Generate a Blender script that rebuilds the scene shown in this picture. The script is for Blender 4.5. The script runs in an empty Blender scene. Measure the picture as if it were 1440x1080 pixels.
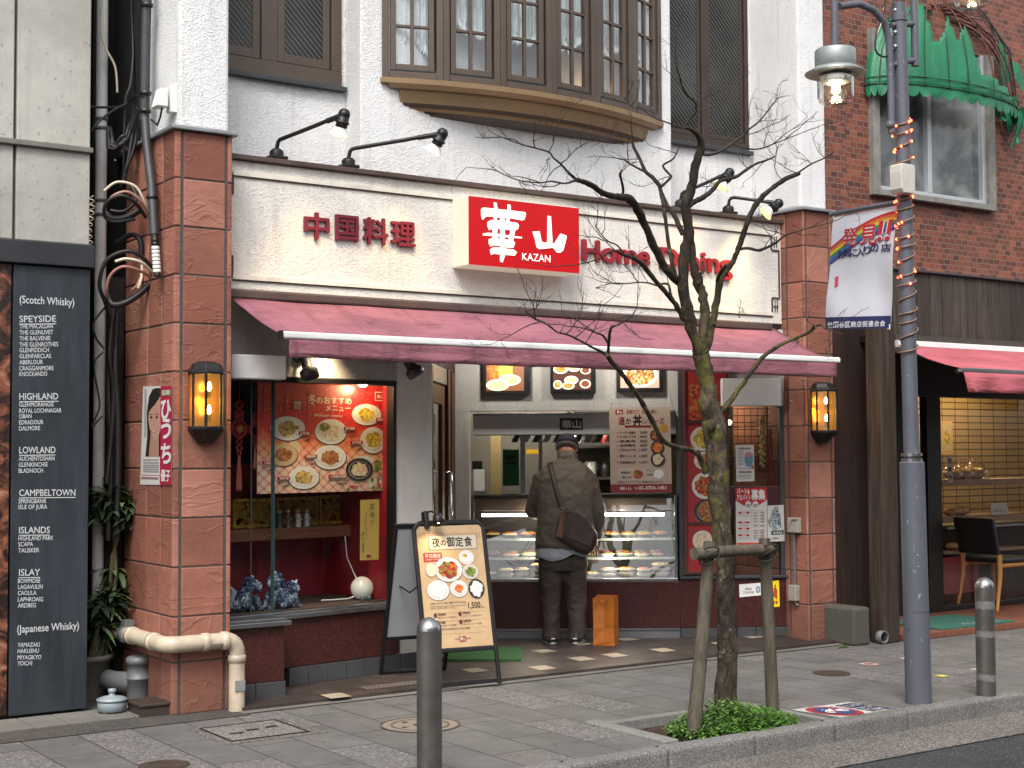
import bpy, bmesh, math, random
from mathutils import Vector, Matrix, noise
SC = bpy.context.scene
COL = SC.collection
R = math.radians
ORD = ['first','second','third','fourth','fifth','sixth','seventh','eighth','ninth','tenth','eleventh','twelfth','thirteenth','fourteenth','fifteenth']

# ---------------------------------------------------------------- camera
YAW, PITCH, ROLL, FPX, CAMH = R(34.6), R(2.68), R(-.28), 2030.0, 1.5
FW = Vector((math.sin(YAW)*math.cos(PITCH), math.cos(YAW)*math.cos(PITCH), math.sin(PITCH)))
_r = Vector((math.cos(YAW), -math.sin(YAW), 0)); _u = _r.cross(FW)
RT = _r*math.cos(ROLL) + _u*math.sin(ROLL); UP = -_r*math.sin(ROLL) + _u*math.cos(ROLL)
CAM = Vector((0, 0, CAMH))
cd = bpy.data.cameras.new('camera'); cam = bpy.data.objects.new('camera', cd); COL.objects.link(cam)
m3 = Matrix((RT, UP, -FW)).transposed(); cam.matrix_world = Matrix.Translation(CAM) @ m3.to_4x4()
cd.sensor_width = 36; cd.lens = 36*FPX/1440; cd.clip_start = .05; cd.clip_end = 2000
SC.camera = cam

# ---------------------------------------------------------------- sky, sun, exposure (overcast late afternoon)
SUN_EL, SUN_AZ = R(52), R(222)
w = bpy.data.worlds.new("World"); SC.world = w; w.use_nodes = True
wn = w.node_tree; bg = wn.nodes['Background']; bg.inputs[1].default_value = .125
sky = wn.nodes.new('ShaderNodeTexSky'); sky.sky_type = 'NISHITA'; sky.sun_disc = False
sky.sun_elevation = SUN_EL; sky.sun_rotation = SUN_AZ; sky.dust_density = 3.0
hs = wn.nodes.new('ShaderNodeHueSaturation'); hs.inputs['Saturation'].default_value = .2
wn.links.new(sky.outputs[0], hs.inputs['Color']); wn.links.new(hs.outputs[0], bg.inputs[0])
sl = bpy.data.lights.new('sun', 'SUN'); sl.energy = 1.05; sl.angle = R(20); sl.color = (1, .95, .88)
so = bpy.data.objects.new('sun', sl); COL.objects.link(so)
sd = Vector((math.sin(SUN_AZ)*math.cos(SUN_EL), math.cos(SUN_AZ)*math.cos(SUN_EL), math.sin(SUN_EL)))
so.rotation_euler = (-sd).to_track_quat('-Z', 'Y').to_euler()
SC.view_settings.view_transform = 'Standard'; SC.view_settings.look = 'None'
SC.view_settings.exposure = 1.4; SC.view_settings.gamma = 1
SC.render.engine = 'CYCLES'
SC.cycles.use_denoising = True; SC.cycles.max_bounces = 7; SC.cycles.transparent_max_bounces = 12
SC.cycles.sample_clamp_indirect = 4

def point_light(name, loc, energy, col=(1, .72, .42), size=.04):
    l = bpy.data.lights.new(name, 'POINT'); l.energy = energy; l.color = col; l.shadow_soft_size = size
    o = bpy.data.objects.new(name, l); COL.objects.link(o); o.location = loc; return o
def spot_light(name, loc, to, energy, ang=70, col=(1, .74, .45), size=.04, blend=.7):
    l = bpy.data.lights.new(name, 'SPOT'); l.energy = energy; l.color = col; l.shadow_soft_size = size
    l.spot_size = R(ang); l.spot_blend = blend
    o = bpy.data.objects.new(name, l); COL.objects.link(o); o.location = loc
    o.rotation_euler = (Vector(to)-Vector(loc)).to_track_quat('-Z', 'Y').to_euler(); return o

# ---------------------------------------------------------------- geometry helpers
def ray(u, v): return FW + RT*((u-720)/FPX) + UP*((540-v)/FPX)
def pz(u, v, z=0.0): d = ray(u, v); return CAM + d*((z-CAMH)/d.z)
def py(u, v, y): d = ray(u, v); return CAM + d*(y/d.y)
class Pl:
    """upright plane from A to B (plan), normal towards the street"""
    def __init__(s, A, B):
        s.A = Vector((A[0], A[1])); t = Vector((B[0], B[1]))-s.A; s.L = t.length; s.t = t/s.L; s.n = Vector((s.t.y, -s.t.x))
    def p(s, a, z, d=0.0):
        q = s.A + s.t*a + s.n*d; return Vector((q.x, q.y, z))
    def st(s, u, v, d=0.0):
        r = ray(u, v); A = s.A + s.n*d; n3 = Vector((s.n.x, s.n.y, 0))
        k = (A.x*s.n.x + A.y*s.n.y)/r.dot(n3); q = CAM + r*k
        return ((q.x-A.x)*s.t.x + (q.y-A.y)*s.t.y, q.z)
    def off(s, d):
        A = s.A + s.n*d; return Pl(A, A + s.t*s.L)
def PY(y): return Pl((0, y), (1, y))
def PX(x): return Pl((x, 20), (x, 0))          # faces -X

_tc = bpy.data.curves.new('glyphs', 'FONT'); _to = bpy.data.objects.new('glyphs', _tc)
def glyphs(s, bold=0.0, shear=0.0, depth=0.0):
    COL.objects.link(_to)
    _tc.body = s; _tc.size = 1; _tc.offset = 0; _tc.shear = shear; _tc.extrude = depth; _tc.resolution_u = 3
    dg = bpy.context.evaluated_depsgraph_get(); dg.update()
    e = _to.evaluated_get(dg); me = e.to_mesh()
    vs = [tuple(v.co) for v in me.vertices]; fs = [tuple(p.vertices) for p in me.polygons]
    e.to_mesh_clear(); COL.objects.unlink(_to)
    if bold > 0:                                  # a heavier weight: the outline repeated round a small circle
        V2, F2 = [], []
        for i in range(6):
            dx, dy = bold*math.cos(i*math.pi/3+.5), bold*math.sin(i*math.pi/3+.5); F2 += [tuple(q+len(V2) for q in f) for f in fs]; V2 += [(x+dx, y+dy, z+.0015*i) for x, y, z in vs]
        vs, fs = V2, F2
    return vs, fs

class MB:
    def __init__(s): s.v = []; s.f = []; s.m = []; s.mats = []; s.sm = []
    def mi(s, m):
        if m not in s.mats: s.mats.append(m)
        return s.mats.index(m)
    def add(s, vs, fs, m, smooth=False):
        b = len(s.v); s.v += [tuple(q) for q in vs]; k = s.mi(m)
        for f in fs: s.f.append(tuple(i+b for i in f)); s.m.append(k); s.sm.append(smooth)
    def box(s, x0, x1, y0, y1, z0, z1, m):
        s.add([(x0,y0,z0),(x1,y0,z0),(x1,y1,z0),(x0,y1,z0),(x0,y0,z1),(x1,y0,z1),(x1,y1,z1),(x0,y1,z1)],
              [(0,3,2,1),(4,5,6,7),(0,1,5,4),(1,2,6,5),(2,3,7,6),(3,0,4,7)], m)
    def prism(s, pl, pts, d0, d1, m):
        """polygon (s,z) anticlockwise seen from the street, from depth d0 to d1 (d1 nearer the street)"""
        ar = sum(pts[i][0]*pts[(i+1)%len(pts)][1]-pts[(i+1)%len(pts)][0]*pts[i][1] for i in range(len(pts)))
        if ar < 0: pts = pts[::-1]
        n = len(pts); vs = [pl.p(a, z, d1) for a, z in pts] + [pl.p(a, z, d0) for a, z in pts]
        fs = [tuple(range(n)), tuple(range(2*n-1, n-1, -1))] + [(i, i+n, (i+1)%n+n, (i+1)%n) for i in range(n)]
        s.add(vs, fs, m)
    def pbox(s, pl, s0, s1, z0, z1, d0, d1, m): s.prism(pl, [(s0,z0),(s1,z0),(s1,z1),(s0,z1)], d0, d1, m)
    def pxpoly(s, pl, pts, d0, d1, m): s.prism(pl, [pl.st(u, v, d1) for u, v in pts], d0, d1, m)
    def pxrect(s, pl, u0, v0, u1, v1, d0, d1, m):
        vm = (v0+v1)/2; um = (u0+u1)/2
        a0 = pl.st(u0, vm, d1)[0]; a1 = pl.st(u1, vm, d1)[0]; z1 = pl.st(um, v0, d1)[1]; z0 = pl.st(um, v1, d1)[1]
        s.pbox(pl, a0, a1, z0, z1, d0, d1, m)
    def sheet(s, pl, pts, d, m): s.add([pl.p(a, z, d) for a, z in pts], [tuple(range(len(pts)))], m)
    def pxsheet(s, pl, pts, d, m): s.sheet(pl, [pl.st(u, v, d) for u, v in pts], d, m)
    def disc(s, pl, a, z, ra, rz, d, m, n=24, wob=0, seed=0):
        rr = random.Random(seed); pts = []
        for i in range(n):
            t = 2*math.pi*i/n; k = 1+wob*(rr.random()-.5); pts.append((a+ra*k*math.cos(t), z+rz*k*math.sin(t)))
        s.sheet(pl, pts, d, m)
    def pxdisc(s, pl, u, v, ru, rv, d, m, n=24, wob=0, seed=0):
        a, z = pl.st(u, v, d); a1 = pl.st(u+ru, v, d)[0]; z1 = pl.st(u, v-rv, d)[1]
        s.disc(pl, a, z, abs(a1-a), abs(z1-z), d, m, n, wob, seed)
    def tube(s, pts, r, m, n=8, caps=True):
        pts = [Vector(p) for p in pts]; k = len(pts); rs = r if isinstance(r, (list, tuple)) else [r]*k
        vs = []; fs = []; prev = None
        for i, p in enumerate(pts):
            t = (pts[min(i+1, k-1)]-pts[max(i-1, 0)]);
            if t.length < 1e-9: t = Vector((0, 0, 1))
            t.normalize()
            if prev is None:
                a = Vector((0, 0, 1)) if abs(t.z) < .9 else Vector((1, 0, 0)); x = t.cross(a).normalized()
            else:
                x = prev - t*prev.dot(t)
                x = x.normalized() if x.length > 1e-6 else t.orthogonal().normalized()
            prev = x; y = t.cross(x)
            for j in range(n):
                a = 2*math.pi*j/n; vs.append(p + (x*math.cos(a)+y*math.sin(a))*rs[i])
        for i in range(k-1):
            for j in range(n): fs.append((i*n+j, i*n+(j+1)%n, (i+1)*n+(j+1)%n, (i+1)*n+j))
        s.add(vs, fs, m, True)
        if caps: s.add(vs[:n], [tuple(range(n-1, -1, -1))], m); s.add(vs[(k-1)*n:], [tuple(range(n))], m)
    def lathe(s, c, prof, m, n=24, axis=(0,0,1), smooth=True):
        ax = Vector(axis).normalized(); x = ax.orthogonal().normalized(); y = ax.cross(x); c = Vector(c); vs = []; fs = []
        for r, h in prof:
            for j in range(n):
                a = 2*math.pi*j/n; vs.append(c + ax*h + (x*math.cos(a)+y*math.sin(a))*r)
        k = len(prof)
        for i in range(k-1):
            for j in range(n): fs.append((i*n+j, i*n+(j+1)%n, (i+1)*n+(j+1)%n, (i+1)*n+j))
        s.add(vs, fs, m, smooth)
        if prof[0][0] > 1e-5: s.add(vs[:n], [tuple(range(n-1, -1, -1))], m)
        if prof[-1][0] > 1e-5: s.add(vs[(k-1)*n:], [tuple(range(n))], m)
    def ball(s, c, r, m, n=16, sc=(1,1,1)):
        vs = []; fs = []; k = n//2
        for i in range(k+1):
            a = math.pi*i/k
            for j in range(n):
                b = 2*math.pi*j/n; vs.append((c[0]+r*sc[0]*math.sin(a)*math.cos(b), c[1]+r*sc[1]*math.sin(a)*math.sin(b), c[2]-r*sc[2]*math.cos(a)))
        for i in range(k):
            for j in range(n): fs.append((i*n+j, i*n+(j+1)%n, (i+1)*n+(j+1)%n, (i+1)*n+j))
        s.add(vs, fs, m, True)
    def loft(s, rings, m, caps=True):
        """rings: lists of equal length of points"""
        n = len(rings[0]); vs = [p for r in rings for p in r]; fs = []
        for i in range(len(rings)-1):
            for j in range(n): fs.append((i*n+j, i*n+(j+1)%n, (i+1)*n+(j+1)%n, (i+1)*n+j))
        if caps: fs.append(tuple(range(n-1, -1, -1))); fs.append(tuple(range((len(rings)-1)*n, len(rings)*n)))
        s.add(vs, fs, m, True)
    def text(s, txt, pl, a, z, h, d, m, width=None, bold=0.0, depth=0.0, shear=0.0, vert=False, rot=0.0, cap=.72):
        """baseline start (a,z) on the plane, h = height of a capital or of a kanji"""
        if vert:
            for i, ch in enumerate(txt): s.text(ch, pl, a, z-i*h*1.12, h, d, m, width, bold, depth, cap=cap)
            return
        vs, fs = glyphs(txt, bold, shear)
        if not vs: return
        x0 = min(v[0] for v in vs); x1 = max(v[0] for v in vs)
        k = h/cap; kx = width/(x1-x0) if width else k; c, sn = math.cos(rot), math.sin(rot)
        def P(v, dd):
            x = (v[0]-x0)*kx; y = v[1]*k; return pl.p(a+x*c-y*sn, z+x*sn+y*c, dd+v[2]*k)
        if depth <= 0: s.add([P(v, d) for v in vs], fs, m)
        else:
            n = len(vs); cnt = {}
            for f in fs:
                for i in range(len(f)): cnt[(f[i], f[(i+1) % len(f)])] = 1
            F = list(fs) + [tuple(i+n for i in reversed(f)) for f in fs]
            F += [(j, i, i+n, j+n) for (i, j) in cnt if (j, i) not in cnt]
            s.add([P(v, d+depth) for v in vs] + [P(v, d) for v in vs], F, m)
    def pxtext(s, txt, pl, u0, v, hpx, d, m, u1=None, bold=0.0, depth=0.0, shear=0.0, v1=None, vert=False, cap=.72):
        """baseline from pixel (u0,v) to (u1,v1)"""
        a, z = pl.st(u0, v, d); h = pl.st(u0, v-hpx, d)[1]-z; wd = None; rot = 0
        if u1 is not None:
            b, zb = pl.st(u1, v1 if v1 is not None else v, d); wd = abs(b-a)
            if v1 is not None: rot = math.atan2(zb-z, b-a)
        s.text(txt, pl, a, z, h, d, m, wd, bold, depth, shear, vert, rot, cap)
    def build(s, name, parent=None, bevel=0, seg=2, weld=False):
        me = bpy.data.meshes.new(name); me.from_pydata(s.v, [], s.f)
        for m in s.mats: me.materials.append(m)
        me.polygons.foreach_set('material_index', s.m); me.polygons.foreach_set('use_smooth', s.sm); me.update()
        if weld:
            bm = bmesh.new(); bm.from_mesh(me); bmesh.ops.remove_doubles(bm, verts=bm.verts, dist=1e-5); bmesh.ops.recalc_face_normals(bm, faces=bm.faces); bm.to_mesh(me); bm.free()
        o = bpy.data.objects.new(name, me); COL.objects.link(o)
        if parent is not None: adopt(o, parent)
        if bevel:
            b = o.modifiers.new('bevel', 'BEVEL'); b.width = bevel; b.segments = seg; b.limit_method = 'ANGLE'; b.angle_limit = R(40)
        return o
def wpos(o):
    v = Vector(o.location)
    return v + wpos(o.parent) + o.matrix_parent_inverse.translation if o.parent else v
def adopt(o, parent):
    o.parent = parent; o.matrix_parent_inverse = Matrix.Translation(-wpos(parent)) if parent.type == 'EMPTY' else Matrix.Identity(4)
def thing(name, label, cat, loc=(0,0,0), group=None):
    o = bpy.data.objects.new(name, None); COL.objects.link(o); o.location = loc; o.empty_display_size = .1
    o['label'] = label; o['category'] = cat
    if group: o['group'] = group
    return o
def tag(o, label, cat, group=None):
    o['label'] = label; o['category'] = cat
    if group: o['group'] = group
    return o
def setting(o, kind='structure'): o['kind'] = kind; return o
def dup(root, loc, label=None, rotz=None, group=None):
    def cp(o, par):
        c = o.copy(); COL.objects.link(c)
        if par: c.parent = par; c.matrix_parent_inverse = o.matrix_parent_inverse
        for ch in o.children: cp(ch, c)
        return c
    r = cp(root, None); r.location = loc
    if rotz is not None: r.rotation_euler = (0, 0, rotz)
    if label: r['label'] = label
    if group: r['group'] = group
    return r

# ---------------------------------------------------------------- materials
def lin(h):
    h = h.lstrip('#'); return tuple(((c/12.92) if c <= .04045 else ((c+.055)/1.055)**2.4) for c in (int(h[i:i+2], 16)/255 for i in (0, 2, 4))) + (1,)
_M = {}
class N:
    def __init__(s, name):
        s.m = bpy.data.materials.new(name); s.m.use_nodes = True; s.t = s.m.node_tree; s.b = s.t.nodes['Principled BSDF']; s.out = s.t.nodes['Material Output']
    def n(s, typ, **k):
        x = s.t.nodes.new('ShaderNode'+typ)
        for a, v in k.items(): setattr(x, a, v)
        return x
    def l(s, a, b): s.t.links.new(a, b)
    def coord(s, which='Object'):
        return s.n('TexCoord').outputs[which]
    def noise(s, scale, detail=4, rough=.6, vec=None, dist=0):
        x = s.n('TexNoise'); x.inputs['Scale'].default_value = scale; x.inputs['Detail'].default_value = detail; x.inputs['Roughness'].default_value = rough; x.inputs['Distortion'].default_value = dist
        s.l(vec or s.coord(), x.inputs['Vector']); return x
    def mapv(s, scale=(1,1,1), vec=None, rot=(0,0,0), loc=(0,0,0)):
        x = s.n('Mapping'); x.inputs['Scale'].default_value = scale; x.inputs['Rotation'].default_value = rot; x.inputs['Location'].default_value = loc; s.l(vec or s.coord(), x.inputs['Vector']); return x.outputs[0]
    def ramp(s, fac, stops, interp='LINEAR'):
        x = s.n('ValToRGB'); e = x.color_ramp.elements; x.color_ramp.interpolation = interp
        while len(e) < len(stops): e.new(.5)
        for i, (p, c) in enumerate(stops): e[i].position = p; e[i].color = c if len(c) == 4 else (*c, 1)
        s.l(fac, x.inputs[0]); return x.outputs[0]
    def mix(s, fac, a, b, mode='MIX'):
        x = s.n('MixRGB'); x.blend_type = mode
        for i, q in ((0, fac), (1, a), (2, b)):
            if hasattr(q, 'type'): s.l(q, x.inputs[i])
            else: x.inputs[i].default_value = q
        return x.outputs[0]
    def math(s, op, a, b=None):
        x = s.n('Math'); x.operation = op
        for i, q in enumerate((a, b)):
            if q is None: continue
            if hasattr(q, 'type'): s.l(q, x.inputs[i])
            else: x.inputs[i].default_value = q
        return x.outputs[0]
    def bump(s, h, strength=.3, dist=.01, prev=None):
        x = s.n('Bump'); x.inputs['Strength'].default_value = strength; x.inputs['Distance'].default_value = dist
        s.l(h, x.inputs['Height'])
        if prev: s.l(prev, x.inputs['Normal'])
        s.l(x.outputs[0], s.b.inputs['Normal']); return x.outputs[0]
    def base(s, c):
        if hasattr(c, 'type'): s.l(c, s.b.inputs['Base Color'])
        else: s.b.inputs['Base Color'].default_value = c
    def set(s, rough=None, metal=None, spec=None):
        if rough is not None:
            if hasattr(rough, 'type'): s.l(rough, s.b.inputs['Roughness'])
            else: s.b.inputs['Roughness'].default_value = rough
        if metal is not None: s.b.inputs['Metallic'].default_value = metal
        if spec is not None: s.b.inputs['Specular IOR Level'].default_value = spec
        return s
def sc(c, k): return (c[0]*k, c[1]*k, c[2]*k, 1)
def mat(name, col, rough=.6, metal=0, var=.25, vs=6, bump=0, bs=80, bd=.004, spec=None, dirt=0):
    """plain paint / plastic / stone with uneven tone and optional fine relief"""
    if name in _M: return _M[name]
    x = N(name); c = lin(col) if isinstance(col, str) else (*col[:3], 1)
    if var:
        f = x.noise(vs, 5, .65).outputs['Fac']; base = x.ramp(f, [(.3, sc(c, 1-var)), (.7, sc(c, 1+var))])
        if dirt: base = x.mix(x.ramp(x.noise(vs*.35, 6, .7).outputs['Fac'], [(.5, (0,0,0)), (.75, (dirt, dirt, dirt))]), base, sc((.05, .045, .04), 1))
        x.base(base)
    else: x.base(c)
    x.set(rough, metal, spec)
    if bump: x.bump(x.noise(bs, 4, .6).outputs['Fac'], bump, bd)
    _M[name] = x.m; return x.m
def ink(col, rough=.6):
    return mat('ink_'+col.strip('#'), sc(lin(col), .62), rough, 0, 0)
def emit(name, col, k):
    if name in _M: return _M[name]
    x = N(name); c = lin(col) if isinstance(col, str) else (*col[:3], 1); x.base(c); x.b.inputs['Emission Color'].default_value = c; x.b.inputs['Emission Strength'].default_value = k
    _M[name] = x.m; return x.m
def glass(name, tint=(1,1,1), refl=1.0, dark=0.0, rough=.0):
    """thin pane: clear, with the fresnel reflection of a pane"""
    if name in _M: return _M[name]
    x = N(name); tr = x.n('BsdfTransparent'); tr.inputs[0].default_value = (*[t*(1-dark) for t in tint], 1)
    gl = x.n('BsdfGlossy'); gl.inputs['Roughness'].default_value = rough
    fr = x.n('LayerWeight'); fr.inputs[0].default_value = .5
    k = x.math('ADD', x.math('MULTIPLY', x.math('POWER', fr.outputs['Facing'], 4.0), .85), .075)
    mx = x.n('MixShader'); x.l(x.math('MINIMUM', x.math('MULTIPLY', k, refl), .9), mx.inputs[0]); x.l(tr.outputs[0], mx.inputs[1]); x.l(gl.outputs[0], mx.inputs[2]); x.l(mx.outputs[0], x.out.inputs[0])
    _M[name] = x.m; return x.m

# ---------------------------------------------------------------- surface materials
def m_stucco(name, col, k=1.0):
    x = N(name); c = lin(col); f = x.noise(2.2, 6, .7).outputs['Fac']
    b = x.ramp(f, [(.3, sc(c, .88)), (.7, sc(c, 1.03))])
    st = x.noise(1, 6, .75, x.mapv((9, 9, .9))).outputs['Fac']
    b = x.mix(x.ramp(st, [(.53, (0,0,0)), (.78, (.55,.55,.55))]), b, sc(c, .5))
    x.base(b); x.set(.88, spec=.25)
    h = x.noise(88, 3, .5, dist=.1).outputs['Fac']; h2 = x.noise(220, 2, .5).outputs['Fac']
    x.bump(x.math('ADD', x.math('MULTIPLY', x.ramp(h, [(.5, (0,0,0)), (.66, (1,1,1))]), 1.0), x.math('MULTIPLY', h2, .3)), .6*k, .0065)
    return x.m
STUCCO = m_stucco('white_stucco', '#d6d6d6'); CREAM = m_stucco('cream_stucco', '#d8d4cd', .9)
GREYWALL = m_stucco('grey_plaster', '#a9a7a2', .6); COLPL = m_stucco('pale_column_plaster', '#d6d4cf', .8)
def m_stone():
    x = N('red_sandstone'); g = x.n('NewGeometry'); isl = g.outputs['Random Per Island']
    b = x.ramp(isl, [(0, lin('#74483c')), (.3, lin('#8d5d4d')), (.55, lin('#a37060')), (.8, lin('#956050')), (1, lin('#805041'))])
    f = x.noise(4, 7, .72, x.mapv((1, 1, 1.6))).outputs['Fac']
    b = x.mix(x.ramp(f, [(.35, (0,0,0)), (.75, (.55,.55,.55))]), b, lin('#5d362b'))
    f2 = x.noise(16, 5, .7).outputs['Fac']; b = x.mix(x.ramp(f2, [(.55, (0,0,0)), (.8, (.45,.45,.45))]), b, lin('#8d6052'))
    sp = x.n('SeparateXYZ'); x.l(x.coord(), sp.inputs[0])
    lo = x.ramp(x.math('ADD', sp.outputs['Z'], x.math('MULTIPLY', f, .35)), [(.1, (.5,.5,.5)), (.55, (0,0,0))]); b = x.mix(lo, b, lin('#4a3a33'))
    x.base(b); x.set(.72, spec=.3)
    cr = x.noise(1.7, 3, .5, x.mapv((1.0, 1.0, 2.2)), dist=1.6).outputs['Fac']
    edge = x.ramp(cr, [(.47, (0,0,0)), (.5, (1,1,1)), (.53, (.55,.55,.55))])
    n1 = x.bump(edge, .32, .012); x.bump(x.noise(16, 6, .68, x.mapv((1,1,1.8))).outputs['Fac'], .3, .012, n1)
    return x.m
STONE = m_stone(); MORTAR = mat('dark_mortar', '#46423e', .9, 0, .3, 30, .4, 120, .003)
def m_granite(name, a, b, c):
    x = N(name); v = x.noise(170, 3, .7).outputs['Fac']; v2 = x.noise(60, 4, .7).outputs['Fac']
    k = x.ramp(v, [(.38, lin(a)), (.52, lin(b)), (.66, lin(c))]); k = x.mix(x.ramp(v2, [(.45, (0,0,0)), (.7, (.5,.5,.5))]), k, lin(a))
    x.base(k); x.set(.32, spec=.4); return x.m
GRANITE = m_granite('red_granite', '#200f0d', '#40201d', '#6b3a34')
def m_brick():
    x = N('brick_tile'); g = x.coord(); sp = x.n('SeparateXYZ'); x.l(g, sp.inputs[0]); cb = x.n('CombineXYZ')
    x.l(x.math('SUBTRACT', sp.outputs['X'], sp.outputs['Y']), cb.inputs[0]); x.l(sp.outputs['Z'], cb.inputs[1])
    br = x.n('TexBrick'); x.l(cb.outputs[0], br.inputs['Vector']); br.inputs['Scale'].default_value = 1; br.inputs['Brick Width'].default_value = .08; br.inputs['Row Height'].default_value = .047
    br.inputs['Mortar Size'].default_value = .0032; br.inputs['Mortar Smooth'].default_value = .2; br.inputs['Color1'].default_value = (0,0,0,1); br.inputs['Color2'].default_value = (1,1,1,1); br.inputs['Mortar'].default_value = (.5,.5,.5,1)
    b = x.ramp(br.outputs['Color'], [(0, lin('#482a21')), (.25, lin('#653527')), (.6, lin('#763e2c')), (.85, lin('#8a4c36')), (1, lin('#563024'))])
    b = x.mix(x.ramp(x.noise(1.3, 5, .7).outputs['Fac'], [(.4, (0,0,0)), (.75, (.5,.5,.5))]), b, lin('#452f28'))
    b = x.mix(br.outputs['Fac'], b, lin('#6f635b')); x.base(b); x.set(.6, spec=.4)
    h = x.math('ADD', x.math('MULTIPLY', x.math('SUBTRACT', 1.0, br.outputs['Fac']), 1.0), x.math('MULTIPLY', x.noise(70).outputs['Fac'], .25)); x.bump(h, .6, .008)
    return x.m
BRICK = m_brick()
def m_concrete(name, col, k=1):
    x = N(name); c = lin(col); f = x.noise(1.1, 8, .72).outputs['Fac']
    b = x.ramp(f, [(.3, sc(c, .66)), (.7, sc(c, 1.18))])
    st = x.noise(1, 6, .75, x.mapv((14, 14, .5))).outputs['Fac']; b = x.mix(x.ramp(st, [(.5, (0,0,0)), (.8, (.4,.4,.4))]), b, sc(c, .6))
    p = x.noise(38, 2, .5).outputs['Fac']; b = x.mix(x.ramp(p, [(.66, (0,0,0)), (.72, (.6,.6,.6))]), b, sc(c, .35))
    x.base(b); x.set(.85, spec=.25); x.bump(x.noise(90, 4, .6).outputs['Fac'], .25*k, .004); return x.m
CONC = m_concrete('cast_concrete', '#a4a29b'); CONC2 = m_concrete('old_concrete', '#6d6a64', 2)
def m_wood(name, a, b, k=1, axis='z', rough=.8):
    x = N(name); sc3 = {'z': (28, 28, 1.6), 'x': (1.6, 28, 28)}[axis]
    f = x.noise(1, 7, .7, x.mapv(sc3), dist=.6).outputs['Fac']; g = x.n('NewGeometry').outputs['Random Per Island']
    c = x.ramp(f, [(.28, lin(a)), (.7, lin(b))]); c = x.mix(x.math('MULTIPLY', g, .55), c, sc(lin(a), .9))
    x.base(c); x.set(rough, spec=.25); x.bump(f, .5*k, .006); return x.m
OLDWOOD = m_wood('weathered_timber', '#1f1a17', '#574f48'); DARKBOARD = m_wood('dark_brown_boards', '#170e0b', '#3a2620'); STAKEWOOD = m_wood('grey_stake_wood', '#2b271f', '#70685a')
TANWOOD = m_wood('tan_wood', '#a8713a', '#cf9a5c', .3, 'z', .5); SHELFWOOD = m_wood('shelf_wood', '#5b3527', '#8a5a44', .3, 'x', .5)
BLACKM = mat('black_metal', '#1b1b1c', .42, .3, .2, 12, .1, 90, .002); BLACKP = mat('black_plastic', '#141414', .4, 0, .2)
DARKGREYM = mat('dark_grey_metal', '#3d3e41', .5, .3, .2, 7)
BRONZE = mat('bronze_aluminium', '#51453c', .4, .35, .12, 4); BRONZE2 = mat('gold_bronze_aluminium', '#957d5e', .42, .35, .15, 3); FRAMEDK = mat('dark_bronze_aluminium', '#40352f', .42, .35, .12, 4)
STEEL = mat('brushed_steel', '#9a9b9c', .3, .95, .15, 14, .08, 160, .001); CHROME = mat('polished_chrome', '#d0d2d4', .14, 1, 0)
STEELD = mat('bollard_steel', '#6b6763', .42, .75, .22, 9, .06, 60, .002)
WHITEM = mat('white_painted_metal', '#d9d9d7', .4, 0, .08, 5, dirt=.35); PVC = mat('cream_pvc_pipe', '#b8aa95', .42, 0, .12, 5, dirt=.6)
GREYPVC = mat('grey_pvc_pipe', '#5d6060', .5, 0, .15, 6, dirt=.15); POLE = None
GALV = mat('galvanised_metal', '#8d9192', .5, .55, .2, 9); CABLE = mat('black_cable', '#161515', .55, 0, .2); CABLEW = mat('pale_cable', '#c9bda6', .5, 0, .1); CABLEP = mat('pink_brown_cable', '#9b6f62', .5, 0, .1)
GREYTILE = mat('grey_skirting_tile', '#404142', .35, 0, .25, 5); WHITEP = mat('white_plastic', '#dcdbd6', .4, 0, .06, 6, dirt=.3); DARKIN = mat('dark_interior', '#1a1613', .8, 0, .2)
REDIN = mat('dark_red_panel', '#861522', .5, 0, .3, 3); PAPER = mat('white_paper', '#b3b0ab', .7, 0, .05)
def m_pole():
    x = N('blue_grey_pole_paint'); c = lin('#4d4f58'); b = x.ramp(x.noise(4, 5, .6).outputs['Fac'], [(.3, sc(c, .9)), (.7, sc(c, 1.1))])
    b = x.mix(x.ramp(x.noise(1, 5, .7, x.mapv((16, 16, 2))).outputs['Fac'], [(.58, (0,0,0)), (.72, (.4,.4,.4))]), b, sc(c, .55))
    b = x.mix(x.ramp(x.noise(38, 3, .6, x.mapv((1, 1, .6))).outputs['Fac'], [(.67, (0,0,0)), (.71, (.8,.8,.8))]), b, lin('#8a8b90')); b = x.mix(x.ramp(x.noise(24, 2, .5).outputs['Fac'], [(.7, (0,0,0)), (.73, (.8,.8,.8))]), b, lin('#2c2523'))
    x.base(b); x.set(.52); x.bump(x.noise(45, 3, .6).outputs['Fac'], .12, .003); return x.m
POLE = m_pole()
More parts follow.
